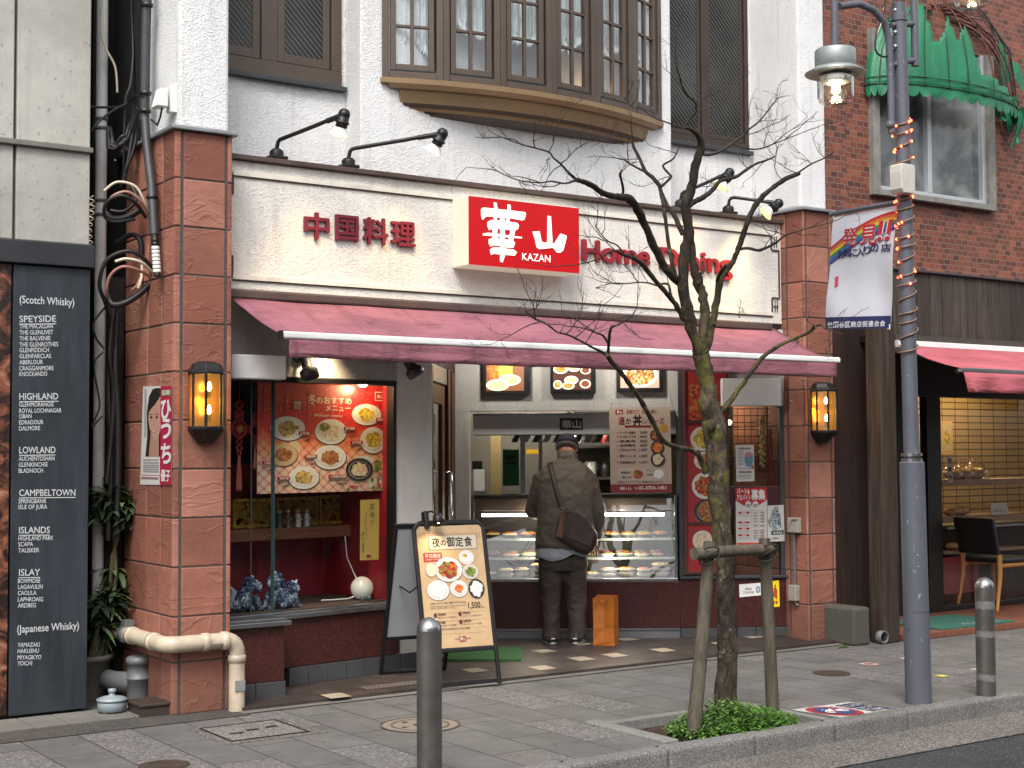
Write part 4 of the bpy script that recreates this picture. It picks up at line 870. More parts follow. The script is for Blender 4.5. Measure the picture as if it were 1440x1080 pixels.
for i in range(9):
    a = cs(815)+.14*(i % 5)+.02; z = (1.272, 1.572)[i//5]; q = CW.p(a, z, -1.55); r = rr.uniform(.04, .06); h = rr.uniform(.06, .14); mt = (STEEL, WHITEM, mat('dark_pan', '#2a2826', .4, .4, .2), mat('red_tin', '#8a2a20', .4, 0, .2))[i % 4]
    m = MB(); m.lathe(q, [(r*.9,0),(r,.01),(r,h),(r*.92,h),(r*.9,.02)], mt, 16); m.tube([q+Vector((r,0,h*.8)), q+Vector((r+.03,0,h*.8)), q+Vector((r+.03,0,h*.5)), q+Vector((r,0,h*.5))], .005, mt, 5); tag(m.build('kitchen_pot'), 'kitchen pot, %s from the left on the %s shelf' % (ORD[i % 5], 'lower' if i < 5 else 'upper'), 'pot', 'pots on the kitchen shelf')
m = MB(); m.pxrect(CW.off(-1.2), 690, 600, 704, 695, -.04, 0, mat('yellowish_board', '#a39063', .6, 0, .1)); m.pxrect(CW.off(-1.2), 740, 632, 758, 638, -.05, 0, mat('yellow_strip', '#c9a020', .5, 0, 0)); tag(m.build('kitchen_screen'), 'yellowish panel standing at the left inside the kitchen', 'screen')
m = MB(); q = CW.p(cs(675, .0)+.02, ztop+.002, -.18)
m.pxrect(CW.off(-.15), 666, 660, 681, 694, -.05, 0, WHITEP); m.pxrect(CW.off(-.152), 664, 648, 678, 661, -.05, 0, BLACKP); m.pxrect(CW.off(-.1), 665, 690, 684, 695, -.09, 0, STEEL)
tag(m.build('card_stand', bevel=.003), 'small black and white leaflet stand at the left end of the counter', 'stand')
point_light('kitchen_light', CW.p(cs(740), 2.2, -1.0), 26, (1, .9, .74), .12); point_light('kitchen_light', CW.p(cs(860), 2.15, -1.2), 18, (1, .9, .74), .12)
for u in (720, 885):
    q = CW.p(cs(u, .45), 2.455, .45); t = thing('soffit_downlight', 'small round downlight in the soffit over the counter, %s the customer' % ('left of' if u < 800 else 'right of'), 'lamp', q, 'downlights over the counter'); m = MB(); m.lathe(q, [(.05,-.012),(.06,-.01),(.06,.003)], WHITEM, 18); m.build('rim', t); m = MB(); m.lathe(q, [(.0,-.010),(.05,-.0095)], emit('downlight_face', (1, .88, .7), 8), 18); m.build('lens', t); point_light('downlight', q-Vector((0,0,.06)), 9, (1, .93, .84), .06)
# three light boxes with dishes
for i, (u0, u1, vb, fu0, fu1, fvb) in enumerate(((684,737,549.5,679,746,555), (778,831,548,774,838,553), (872.5,927,545.5,868,933,551))):
    LP = CW.off(.05); a0, a1 = LP.st(u0, vb)[0], LP.st(u1, vb)[0]; zb = LP.st((u0+u1)/2, vb)[1]; fa0, fa1 = LP.st(fu0, fvb)[0], LP.st(fu1, fvb)[0]; fz = LP.st((u0+u1)/2, fvb)[1]
    t = thing('picture_lightbox', ['lit picture of green vegetables and soup, leftmost of the three above the counter', 'lit picture of several small dishes, middle of the three above the counter', 'lit picture of one bowl of stir fry, rightmost of the three above the counter'][i], 'light box', LP.p(fa0, fz, 0), 'lit dish pictures above the counter')
    m = MB(); m.pbox(CW, fa0, fa1, fz, 2.40, .001, .05, BLACKM); m.build('frame', t, .004)
    def ef(nm, cols, s=55):
        x = N(nm); vo = x.n('TexVoronoi'); vo.inputs['Scale'].default_value = s; x.l(x.coord(), vo.inputs['Vector']); n = len(cols); c = x.ramp(vo.outputs['Color'], [(.1+.8*j/(n-1), lin(q)) for j, q in enumerate(cols)]); x.base(c); x.l(c, x.b.inputs['Emission Color']); x.b.inputs['Emission Strength'].default_value = .34; return x.m
    def ei(c): return emit('lit_'+c, lin(c), .3)
    m = MB(); zt_ = 2.37; m.sheet(LP, [(a0,zb),(a1,zb),(a1,zt_),(a0,zt_)], .002, ei(('#7a4a2c', '#4a2c20', '#b59a86')[i]))
    W_ = a1-a0
    if i == 0:
        for x_, z_, rx, rz, mt in ((.2,.17,.16,.12,ef('lit_red_veg', ['#c8421e','#e07a30','#8a2410'])),(.5,.16,.22,.11,ef('lit_green_veg', ['#9bc02a','#c9dc50','#5f8a1a']))): m.disc(LP, a0+x_*W_, zb+z_, rx*W_, rz, .003, mt, 14, .5, 3)
        for k_, (x_, z_, r) in enumerate(((.62,.085,.3),(.3,.045,.31))): m.disc(LP, a0+x_*W_, zb+z_, r*W_, r*W_*.5, .004+k_*.002, ei('#f2e9c0'), 24); m.disc(LP, a0+x_*W_, zb+z_, r*W_*.8, r*W_*.36, .005+k_*.002, ef('lit_soup%d' % k_, ['#d9c75a','#efe39a','#a8b84a']), 20)
    elif i == 1:
        for k_, (x_, z_, r, c) in enumerate(((.12,.04,.2,'mix1'),(.48,.075,.19,'mix2'),(.85,.045,.2,'mix3'),(.2,.16,.2,'mix4'),(.55,.17,.17,'mix5'),(.86,.15,.17,'mix6'),(.4,-.0,.17,'mix7'))):
            z_ = max(z_, r*W_*.62); m.disc(LP, a0+x_*W_, zb+z_, min(r, x_, 1-x_)*W_, r*W_*.6, .003+.0006*k_, ei('#ece4d4'), 22); m.disc(LP, a0+x_*W_, zb+z_, min(r, x_, 1-x_)*W_*.7, r*W_*.42, .0045+.0006*k_, ef('lit_'+c, (['#b86a2a','#e0a850'],['#d9c06a','#efe0a0'],['#5a2c18','#8a4a28'])[k_ % 3]), 18)
    else:
        m.disc(LP, a0+.5*W_, zb+.1, .46*W_, .095, .003, ei('#efe6da'), 28); m.disc(LP, a0+.5*W_, zb+.1, .38*W_, .078, .005, ef('lit_stirfry', ['#7a3a18','#c98a3a','#e8c98a','#4f1f10','#d9562a'], 70), 26)
    m.build('picture', t)
# hanging menu board
mb_ = thing('menu_board', 'hanging beige takeaway rice-bowl menu with maroon footer and telephone number', 'menu board', CW.p(1.2, 1.6, .03)); MP = CW.off(.05)
m = MB(); m.pxpoly(MP, [(856.5,572.5),(942.5,572),(945,692.5),(859,693.5)], -.008, 0, mat('beige_menu_print', '#a08f80', .5, 0, .06, 3)); m.build('board', mb_)
m = MB()
def Q(x_, y_): return (600+x_/4, 500+y_/4)
def qt(s_, x0, y0, h, x1=None, mt=DKI, bold=.01, **k): u, v = Q(x0, y0); m.pxtext(s_, MP, u, v, h/4, .002, mt, None if x1 is None else 600+x1/4, bold, **k)
def qr(x0, y0, x1, y1, mt, d=.0012): u0, v0 = Q(x0, y0); u1, v1 = Q(x1, y1); m.pxrect(MP, u0, v0, u1, v1, 0, d, mt)
MRN = ink('#8c1f2c'); qr(1062, 304, 1105, 331, MRN); qt('華山', 1069, 325, 16, 1099, CRM, .02, cap=.86)
qt('出来たて！お持ち帰り', 1124, 326, 22, 1292, MRN, .015, cap=.86); qt('温', 1078, 386, 42, 1115, MRN, .02, cap=.86); qt('か', 1120, 384, 34, 1150, DKI, .02, cap=.86); qt('丼', 1160, 390, 58, 1212, ink('#1c1512'), .03, cap=.86); qt('シリーズ', 1216, 384, 34, 1336, MRN, .015, cap=.86); qr(1115, 393, 1264, 405, MRN)
for y_, s_, p_ in ((440,'マーボー豆腐丼','765'),(463,'マーボーナス丼','900'),(489,'角煮丼','900'),(512,'油淋鶏丼','900'),(537,'五目あんかけ丼','1,100'),(572,'黒酢チャーシュー丼','1,100'),(607,'北海道産帆立丼','1,130')):
    m.pxdisc(MP, *Q(1075, y_-6), .9, .9, .002, MRN, 10); qt(s_, 1086, y_, 14, 1176, DKI, .02, cap=.86); qt(p_+'円', 1200 if len(p_) < 4 else 1194, y_, 13, 1240, DKI, .02)
for k_, (x_, y_, r, kd) in enumerate(((1288,448,32,'brown'),(1298,517,38,'orange'),(1300,583,40,'soup'))): u, v = Q(x_, y_); dish(m, MP, u, v, r/4, r/4, kd, .001, '#4a3a3a', '#3a2a2a', k_, .72)
m.pxdisc(MP, *Q(1335, 409), 5.4, 5.4, .003, ink('#c9952a')); qt('人気', 1322, 415, 14, 1348, DKI, .02, cap=.86)
for x0, x1, kd in ((1076,1222,'red'),(1226,1338,'rice')): qr(x0, 636, x1, 702, ink('#cdbfae')); u, v = Q(x1-33, 667); m.pxdisc(MP, u, v, 7, 6.5, .003, FD[kd], 20)
qt('期間限定', 1092, 664, 12, 1150, DKI, .02, cap=.86); qt('小籠包 500円', 1092, 690, 11, 1152, DKI, .02, cap=.8); qt('ライス', 1238, 652, 11, 1280, DKI, .02, cap=.8); qt('200円', 1238, 676, 11, 1280, DKI, .02)
qt('写真はイメージです。価格は税込みです。', 1072, 717, 12, 1335, DKI, .01, cap=.86)
m.pxpoly(MP, [Q(1031,725), Q(1379,722), Q(1381,769), Q(1035,774)], 0, .001, MRN); qt('華山', 1085, 755, 16, 1150, CRM, .01, cap=.86); qt('TEL', 1168, 752, 12, 1188, CRM, .01); qt('03-3704-1451', 1192, 754, 20, 1348, CRM, .02)
m.build('print', mb_)
m = MB()
for u in (862, 941): a, z = MP.st(u, 572); m.tube([MP.p(a, z, 0), MP.p(a+.003, z+.09, -.03)], .0025, STEEL, 5)
m.build('hanger', mb_)

# ---------------------------------------------------------------- refrigerated showcase with sloping front glass
cs0, cs1 = s_l+.005, cs(952); case = thing('display_case', 'chilled takeaway showcase with sloping glass front full of packed dishes', 'display case', CW.p(.8, zcb, -.3))
m = MB(); m.pbox(CW, cs0, cs1, zcb-.011, zcb+.012, -.6, .004, STEEL); m.pbox(CW, cs0, cs1, ztop-.03, ztop, -.62, -.16, BLACKP); m.pbox(CW, cs0, cs1, zcb+.012, ztop-.031, -.62, -.6, mat('case_back', '#241f1b', .5, .1, .2)); m.pbox(CW, cs0+.02, cs1-.02, ztop-.125, ztop-.031, -.21, -.185, mat('brown_case_panel', '#4d4037', .4, .1, .15))
m.build('case_body', case, .003)
for a in (cs0, cs1-.022): m = MB(); m.prism(CW, [(a, zcb+.012), (a+.022, zcb+.012), (a+.022, ztop-.001), (a, ztop-.001)], -.22, -.0 if a > .5 else -.1, CHROME if a > .5 else DARKGREYM); m.build('case_post', case, .003)
gz0, gz1 = zcb+.013, ztop-.002
m = MB(); m.add([CW.p(cs0+.022, gz0, .0), CW.p(cs1-.023, gz0, .0), CW.p(cs1-.023, gz1, -.17), CW.p(cs0+.022, gz1, -.17)], [(0,1,2,3)], glass('showcase_glass', (.95,.98,.97), 1.1)); m.build('front_glass', case)
m = MB(); m.pbox(CW, cs0+.08, cs1-.08, def_z(800,726,-.2), def_z(800,722,-.2), -.225, -.205, emit('cool_tube', (1, .95, .85), 5)); m.build('tube_light', case)
shz = [def_z(800, v, -.2) for v in (757, 784)]; SHG = mat('shelf_glass_grey', '#8a9490', .2, .1, .05)
for z in shz: m = MB(); m.pbox(CW, cs0+.025, cs1-.025, z-.018, z, -.58, -.2, SHG); m.build('case_shelf', case, .003)
point_light('case_light', CW.p(cs0+.45, ztop-.14, -.2), 3.2, (1, .84, .62), .05); point_light('case_light', CW.p(cs0+1.2, ztop-.14, -.2), 3.2, (1, .92, .8), .05)
point_light('case_light', CW.p(cs0+1.2, shz[0]-.05, -.14), 1.8, (1, .84, .62), .05); point_light('case_light', CW.p(cs0+.5, shz[0]-.05, -.14), 1.8, (1, .84, .62), .05); point_light('case_light', CW.p(cs0+1.1, shz[1]-.05, -.10), 1.8, (1, .86, .66), .05)
TRAYW = mat('white_foam_tray', '#b3b0a6', .5, 0, .04); TRAYB = mat('black_food_tray', '#2a2422', .35, 0, .1); 
def m_real(name, cols, s=70):
    x = m_food(name, cols, s); x.node_tree.nodes['Principled BSDF'].inputs['Roughness'].default_value = .35; return x
FOODS = [m_real('fried_food', ['#6a3416','#a5622a','#c98a3c','#4a220e']), m_real('noodles_food', ['#c9a050','#e0c07a','#8a5a2a','#6a8a3a']), m_real('chili_food', ['#8a2414','#b8401e','#d98a3a','#4a140c']), m_real('rice_food', ['#d6cba8','#b8953f','#d0a860','#7a9040'])]
rr = random.Random(11)
CLEARLID = mat('clear_lid', '#8d8a84', .15, 0, .1)
def pack(a, z, d, wd, dp, h, dark, food, label, grp, lid=False):
    t = thing('food_pack', label, 'food pack', CW.p(a, z, d), grp); mt = TRAYB if dark else TRAYW
    m = MB(); n = 16
    def ring(k, hh): return [CW.p(a+wd/2*k*math.copysign(abs(math.cos(q))**.5, math.cos(q)), z+hh, d+dp/2*k*math.copysign(abs(math.sin(q))**.5, math.sin(q))) for q in [2*math.pi*j/n for j in range(n)]]
    m.loft([ring(.75, .002), ring(.95, h*.8), ring(1.05, h), ring(1.0, h+.002), ring(.9, h*.85)], mt); m.build('tray', t)
    m = MB(); m.loft([ring(.93, h*.8), ring(.86, h*1.25), ring(.6, h*1.55), ring(.15, h*1.6)], food); o = m.build('food', t)
    if lid: m = MB(); m.loft([ring(1.05, h+.003), ring(1.0, h*1.35), ring(.8, h*1.42)], CLEARLID); m.build('lid', t)
gname = 'packed dishes in the showcase'
lev = [('top shelf', shz[0], -.33), ('middle shelf', shz[1], -.31), ('showcase floor', zcb+.0125, -.2)]
for li, (nm, z, d0) in enumerate(lev):
    a = cs0+.10; i = 0
    while a < cs1-.1:
        wd = rr.uniform(.10, .145); dk = rr.random() < (.6 if li == 0 else .25); fi = rr.randrange(4); st = 1 if li == 0 else rr.choice((1, 2, 2, 3) if li == 2 else (1, 1, 2))
        for k in range(st): pack(a+wd/2, z+.001+k*.036, d0+.06*(i % 2), wd, .1, .024, dk and st == 1, FOODS[fi], '%s of %s, %s along the %s%s' % ('black tray' if dk and st == 1 else 'white tray', ('fried food', 'noodles', 'red chili food', 'rice')[fi], ORD[min(i, 14)], nm, ('', ', bottom of its stack', ', middle of its stack', ', top of its stack')[0 if st == 1 else (3 if k == st-1 else k+1)]), gname, st > 1 and k < st-1)
        if li < 2: pack(a+wd/2, z+.001, d0-.135, wd, .1, .026, not dk, FOODS[(fi+1) % 4], '%s of %s, %s along the back row of the %s' % ('white tray' if dk else 'black tray', ('fried food', 'noodles', 'red chili food', 'rice')[(fi+1) % 4], ORD[min(i, 14)], nm), gname)
        a += wd*1.02+rr.uniform(.004, .014); i += 1

# ---------------------------------------------------------------- right window section with photo board
zr0 = RW.st(1060, 813)[1]; zrs = RW.st(1040, 882)[1]; rl = RW.L; rs = lambda u, d=0: RW.st(u, 700, d)[0]
m = MB(); m.pbox(RW, 0.002, rl, zrs, zr0-.001, -.3, .0, GRANITE); m.build('granite_plinth', bld, .004)
m = MB(); a = 0.004
while a < rl-.02: m.pbox(RW, a+.002, min(a+.148, rl), ZF, zrs-.003, -.1, .004, GREYTILE); a += .15
m.build('skirting_tiles', bld, .003)
m = MB(); m.pbox(RW, .0, rl, zr0, zr0+.022, -.1, .025, DARKGREYM); m.build('window_ledge', bld, .004)
zwt = RW.st(1060, 571)[1]; rw0 = rs(1016); rw1 = rs(1101)
m = MB(); m.pbox(RW, 0.0, .05, zr0+.023, 2.459, -.1, .0, DARKGREYM); m.pbox(RW, rw1-.02, rl, zr0+.023, zwt, -.1, .0, DARKGREYM); m.pbox(RW, .05, rl, zwt, 2.459, -.1, .0, GREYWALL)
m.pbox(RW, rs(1017), rw1-.02, RW.st(1060, 712)[1]-.02, RW.st(1060, 684)[1], -.06, -.004, mat('maroon_window_panel', '#3a1517', .4, 0, .2)); sw = m.build('side_window', bld, .004)
m = MB(); m.sheet(RW, [(.05,zr0+.023),(rw1-.02,zr0+.023),(rw1-.02,zwt),(.05,zwt)], -.03, glass('side_window_glass', (.75,.78,.76), .8)); m.build('glass', sw)
m = MB(); m.pxrect(RW.off(.06), 1015, 532, 1099, 571, -.06, 0, WHITEM); tag(m.build('shutter_box', bevel=.008), 'pale grey shutter box above the window on the right side of the tree', 'shutter box')
gp_ = RW.off(-.14); t = thing('wire_grid', 'black square wire grid hung inside the right window', 'wire grid', gp_.p(rw0, 1.5, 0)); m = MB(); gz_ = gp_.st(1060, 662)[1]
a = rw0
while a < rw1: m.tube([gp_.p(a, gz_, 0), gp_.p(a, zwt, 0)], .003, BLACKM, 4); a += .055
z = gz_
while z < zwt: m.tube([gp_.p(rw0, z, .004), gp_.p(rw1, z, .004)], .003, BLACKM, 4); z += .055
m.build('grid', t)
m = MB(); m.pbox(RW, .0, rl+.1, 0.8, 2.4, -.75, -.7, mat('dim_room_wall', '#3a382e', .8, 0, .3, 2)); m.build('room_back', bld)
point_light('window_lamp', RW.p(rs(1040), 1.95, -.4), 2.5, (1, .8, .5), .03)
m = MB(); m.ball(RW.p(rs(1027,-.4), RW.st(1027,594,-.4)[1], -.4), .02, emit('warm_bulb', (1,.78,.4), 18), 10); m.tube([RW.p(rs(1027,-.4), RW.st(1027,594,-.4)[1]+.02, -.4), RW.p(rs(1027,-.4), 2.4, -.4)], .004, BLACKM, 5); tag(m.build('hanging_bulb'), 'small glowing bulb seen in the dark right window beside the trunk', 'lamp')
GARL = mat('garlic_skin', '#a08a5c', .6, 0, .25, 30); CHIL = mat('dried_chili', '#7a1418', .35, 0, .3, 30); rr = random.Random(2)
t = thing('garlic_string', 'plaited string of garlic bulbs hanging in the right window', 'garlic string', RW.p(rs(1077), 1.6, -.06)); m = MB(); zz1 = RW.st(1076, 588)[1]; zz0 = RW.st(1078, 655)[1]
for i in range(22): f = i/21; q = RW.p(rs(1076)+.012*math.sin(i*2.4), zz1+(zz0-zz1)*f, -.07+.012*math.cos(i*2.4)); m.ball(q, .019*rr.uniform(.8,1.15), GARL, 8, (1,1,.9)); m.tube([q, q+Vector((0,0,.025))], [.008,.003], GARL, 5)
m.build('bulbs', t); t = thing('chili_string', 'string of dark red dried chilies hanging right of the garlic', 'chili string', RW.p(rs(1087), 1.5, -.06)); m = MB(); zz1 = RW.st(1086, 600)[1]; zz0 = RW.st(1090, 680)[1]
for i in range(40): f = i/39; q = RW.p(rs(1086)+.012*f+.016*math.sin(i*2.1), zz1+(zz0-zz1)*f*.92, -.07+.016*math.cos(i*2.1)); m.tube([q, q+Vector((.004*math.sin(i),0,-.03)), q+Vector((.012*math.sin(i*1.3),.004,-.06))], [.004,.008,.002], CHIL, 6)
m.build('chilies', t)
# vertical photo board
pb = thing('photo_board', 'tall brown framed board of dish photographs behind the tree trunk', 'photo board', RW.p(.1, 1.2, .02)); BP = RW.off(.03)
ba0, ba1 = BP.st(963, 700)[0], BP.st(1026, 700)[0]; BRF = mat('reddish_brown_frame', '#43201a', .5, 0, .2, 8); zpb0 = BP.st(990, 808)[1]
m = MB(); m.pbox(RW, ba0, ba1, zpb0, 2.3, .004, .022, mat('photo_board_red', '#8c1d20', .5, 0, .1)); m.build('backing', pb)
m = MB()
for a in (ba0, ba1-.02): m.pbox(RW, a, a+.02, zpb0, 2.3, .0221, .036, BRF)
for v in (806, 736, 593): z = BP.st(990, v)[1]; m.pbox(RW, ba0+.02, ba1-.02, z-.012, z+.012, .0221, .034, BRF)
m.build('frame', pb, .003); m = MB()
for i, (u, v, ru, rv, k) in enumerate(((985,567,14,25,'red'),(988,617,17,17,'yellow'),(992,648,16,13,'orange'),(992,683,19,19,'red'),(996,719,20,18,'brown'),(988,760,14,14,'soup'),(998,775,16,14,'red'),(1016,650,6,50,'veg'))):
    d_ = .0224-.03
    if i == 0: m.pxrect(BP, 969, 541, 1010, 592, d_, d_+.001, FD['red'])
    else: dish(m, BP, u, v, ru, rv, k, d_+.001, '#2c2a2b' if i == 4 else '#e9e2d6', '#c9bfb0', i, .74)
m.build('photographs', pb)
# papers on the right window
RP = RW.off(.012)
t = thing('recruitment_poster', 'red and white staff recruitment poster taped to the right window', 'poster', RP.p(.4, 1.0, 0)); m = MB()
def Q(x_, y_): return (840+x_/4, 540+y_/4)
def qr(x0, y0, x1, y1, mt, d=.0012): m.pxpoly(RP, [Q(x0,y0+ (x0-778)*0.0), Q(x1,y0), Q(x1,y1), Q(x0,y1)], 0, d, mt)
def qt(s_, x0, y0, h, x1=None, mt=DKI, bold=.02, **k): u, v = Q(x0, y0); m.pxtext(s_, RP, u, v, h/4, .003, mt, None if x1 is None else 840+x1/4, bold, **k)
m.pxpoly(RP, [Q(777,588), Q(955,580), Q(957,912), Q(782,914)], -.002, 0, PAPER); m.build('sheet', t); m = MB(); RR = ink('#c21a24'); WI = ink('#f0ede8')
m.pxpoly(RP, [Q(777,588), Q(955,580), Q(956,650), Q(900,688), Q(830,688), Q(778,655)], 0, .001, RR)
qt('パート&', 786, 618, 28, 856, WI, .03); qt('アルバイト', 786, 652, 28, 862, WI, .03, cap=.8); qt('募集', 866, 646, 52, 945, WI, .04, cap=.86)
for x_ in (849, 889): m.pxdisc(RP, *Q(x_, 683), 4.4, 6.2, .002, WI); m.pxdisc(RP, *Q(x_, 683), 3.9, 5.6, .0026, PAPER); qr(x_-11, 677, x_+11, 682, DKI, .003); qr(x_-11, 686, x_+11, 691, DKI, .003)
for y_, s_ in ((718,'時間'),(773,'給与'),(808,'資格'),(845,'待遇')):
    qr(793, y_, 856, y_+11, RR); qt(s_, 812, y_+10, 9, 838, WI, .02, cap=.86); qt('ホール・キッチン', 797, y_+28, 11, 856, DKI, .01, cap=.86); 
for y_ in (728, 745, 762, 778, 803, 828, 842, 858, 872): qt('1,200円〜 応相談', 874, y_, 9, 940, MRN, .01, cap=.8)
for r in ((866,712,867.5,880),(948,712,949.5,880),(866,711,949,713),(866,788,949,790)): qr(*r, ink('#a8a49c'))
qr(786, 892, 952, 910, ink('#d9552a')); m.build('print', t)
t = thing('notice_paper', 'white information leaflet with a blue round picture in the right window', 'notice', RP.p(.4, 1.4, 0)); m = MB()
m.pxpoly(RP, [Q(777,344), Q(880,342), Q(884,546), Q(783,550)], -.002, 0, PAPER); m.build('sheet', t); m = MB(); m.pxdisc(RP, *Q(852,425), 6.8, 11.5, .001, ink('#8fb4cc')); m.pxdisc(RP, *Q(852,425), 5.6, 9.6, .0016, ink('#5f86a8')); m.pxdisc(RP, *Q(852,398), 5.2, 3.4, .002, ink('#c97a80'), 16, .3); m.pxdisc(RP, *Q(872,466), 2, 3, .002, ink('#b0482a'))
for y_ in (362, 380, 388, 396, 404, 412, 420, 428, 436, 444, 452, 475, 512, 520, 528): m.pxrect(RP, *Q(790, y_), *Q(822 if 376 < y_ < 460 else 866, y_+2.5), 0, .001, ink('#6a6a6a'))
qt('お知らせ', 795, 368, 12, 860, DKI, .02, cap=.86); qt('世田谷区', 796, 500, 12, 868, DKI, .02, cap=.86); m.build('print', t)
t = thing('ink_drawing_poster', 'grey white poster with a dense dark ink drawing beside the recruitment poster', 'poster', RP.p(.5, 1.0, 0)); m = MB()
m.pxpoly(RP, [Q(958,684), Q(1048,680), Q(1054,884), Q(960,888)], -.002, 0, PAPER); m.build('sheet', t); m = MB(); m.pxdisc(RP, *Q(1002,762), 9, 16, .001, m_food('ink_wash', ['#1f2f38','#9fb0b4','#3c525c','#d5dcdc','#151f26'], 90), 30, .5, 4); m.pxpoly(RP, [Q(978,826), Q(1048,822), Q(1049,846), Q(979,850)], 0, .001, ink('#2f4450')); qt('墨の世界展', 990, 843, 13, 1040, WI, .01, cap=.86); qt('入場無料', 980, 872, 10, 1020, DKI, .01, cap=.86); m.build('print', t)
GP = RW.off(.004)
t = thing('label_plate', 'white plate with blue emblem on the red granite under the right window', 'plate', GP.p(.4, .5, 0)); m = MB(); m.pxpoly(GP, [(1039.5,822),(1070,819.5),(1070.5,837),(1040,840)], 0, .003, WHITEP); m.build('plate', t); m = MB(); m.pxdisc(GP, 1066, 829, 3.2, 5, .004, ink('#6fa3c9')); m.pxdisc(GP, 1066, 829, 1.6, 2.6, .005, WI); m.pxtext('防犯協力店', GP, 1048, 829.5, 3, .004, DKI, 1057, .02, cap=.86); m.pxtext('こどもを守る家', GP, 1045, 834.5, 3, .004, DKI, 1060, .02, cap=.86); m.build('print', t)
t = thing('yellow_plate', 'yellow warning plate with red figures on the granite beside the right pillar', 'plate', GP.p(.7, .5, 0)); m = MB(); m.pxpoly(GP, [(1084,817.5),(1095.5,816),(1096.5,853),(1084.5,854)], 0, .003, mat('yellow_plate', '#e8c915', .4, 0, .05)); m.build('plate', t); m = MB(); m.pxdisc(GP, 1090, 834, 3.6, 8, .004, ink('#c8501e'), 12, .7, 3); m.pxdisc(GP, 1090.5, 824, 1.2, 1.8, .004, ink('#b8401e')); m.pxtext('注意', GP, 1086, 849, 4, .004, ink('#b8401e'), 1094, .03, cap=.86); m.build('print', t)
# switch boxes and conduit on the right pillar
SP = PX(RX0-.002)
for i, (u0, v0, u1, v1, l) in enumerate(((1107,728,1121,749,'upper grey electrical box on the side of the right pillar'),(1108,823,1118.5,845,'lower grey electrical box on the side of the right pillar'))):
    m = MB(); m.pxrect(SP, u0, v0, u1, v1, 0, .05, mat('grey_box_plastic', '#9a938a', .5, 0, .1, dirt=.3)); 
    if i == 0: m.pxpoly(SP, [(1107,749),(1112,728),(1121,728),(1121,731),(1113,731)], .05, .062, mat('grey_box_plastic', '#9a938a', .5))
    tag(m.build('electrical_box', bevel=.006), l, 'electrical box', 'electrical boxes on the right pillar')
m = MB(); a, z = SP.st(1118.5, 749); a2, z2 = SP.st(1120, 846); m.tube([SP.p(a, z, .014), SP.p(a, z2+.04, .014), SP.p(a+.0, z2, .014), SP.p(a+.03, z2-.03, .014)], .012, GREYPVC, 8); tag(m.build('conduit_pipe'), 'thin grey conduit running down between the two electrical boxes', 'conduit')

# ---------------------------------------------------------------- wall lanterns
AMBER = N('amber_glass'); _e = AMBER.n('Emission'); _f = AMBER.noise(14, 3, .6, AMBER.mapv((3, 3, .5))).outputs['Fac']
_c = AMBER.ramp(_f, [(.35, (.9, .36, .05)), (.6, (1, .55, .12)), (.75, (.75, .28, .04))]); AMBER.l(_c, _e.inputs[0]); _e.inputs[1].default_value = .2
_t = AMBER.n('BsdfTransparent'); _t.inputs[0].default_value = (1, .72, .3, 1); _g = AMBER.n('BsdfGlossy'); _g.inputs['Roughness'].default_value = .1
_m1 = AMBER.n('MixShader'); _m1.inputs[0].default_value = .12; AMBER.l(_t.outputs[0], _m1.inputs[1]); AMBER.l(_g.outputs[0], _m1.inputs[2])
_a = AMBER.n('MixShader'); _a.inputs[0].default_value = .55; AMBER.l(_m1.outputs[0], _a.inputs[1]); AMBER.l(_e.outputs[0], _a.inputs[2]); AMBER.l(_a.outputs[0], AMBER.out.inputs[0]); AMBER = AMBER.m
BULB = emit('candle_bulb', (1, .80, .48), 30)
def lantern(x, zc, label):
    t = thing('wall_lantern', label, 'lantern', (x, 7.955, zc), 'amber wall lanterns on the stone pillars')
    H = .15
    def ring(w_, d_, z): return [Vector((x-w_, 7.957, zc+z)), Vector((x-w_, 7.957-d_*.45, zc+z)), Vector((x-w_*.5, 7.957-d_, zc+z)), Vector((x+w_*.5, 7.957-d_, zc+z)), Vector((x+w_, 7.957-d_*.45, zc+z)), Vector((x+w_, 7.957, zc+z))]
    def sol(rs, name):
        m = MB(); m.loft(rs, BLACKM); m.sm = [False]*len(m.sm); o = m.build(name, t, .004)
    sol([ring(.105,.15,H), ring(.105,.15,H+.018), ring(.095,.135,H+.03), ring(.08,.11,H+.062), ring(.05,.06,H+.078)], 'cap')
    sol([ring(.045,.05,-H-.10), ring(.085,.115,-H-.045), ring(.105,.15,-H-.02), ring(.105,.15,-H)], 'base')
    m = MB(); a = ring(.093,.132,-H); b = ring(.093,.132,H)
    for p, q in zip(a[1:5], b[1:5]): m.tube([p, q], .0085, BLACKM, 6)
    m.box(x-.097, x+.097, 7.944, 7.955, zc-H, zc+H, mat('lantern_brass_back', '#a87432', .3, .7, .1)); m.build('frame', t)
    m = MB()
    for i in range(1, 4): m.add([a[i], a[i+1], b[i+1], b[i]], [(0,1,2,3)], AMBER)
    m.add([a[0], a[1], b[1], b[0]], [(0,1,2,3)], AMBER); m.add([a[4], a[5], b[5], b[4]], [(0,1,2,3)], AMBER); m.build('amber_panes', t)
    for dz in (.075, -.06):
        m = MB(); c = (x, 7.89, zc+dz); m.lathe(c, [(.006,-.02),(.014,-.005),(.013,.012),(.004,.034)], BULB, 12); m.build('bulb', t); m = MB(); m.lathe((x, 7.89, zc+dz-.065), [(.012,0),(.012,.045)], BLACKP, 12); m.build('bulb_holder', t)
    point_light('lantern_light', (x, 7.87, zc), 1.4, (1, .55, .2), .03)
q = py(295, 563, 7.88); lantern(q.x, q.z+.0, 'amber glass wall lantern on the left sandstone pillar, above the election poster')
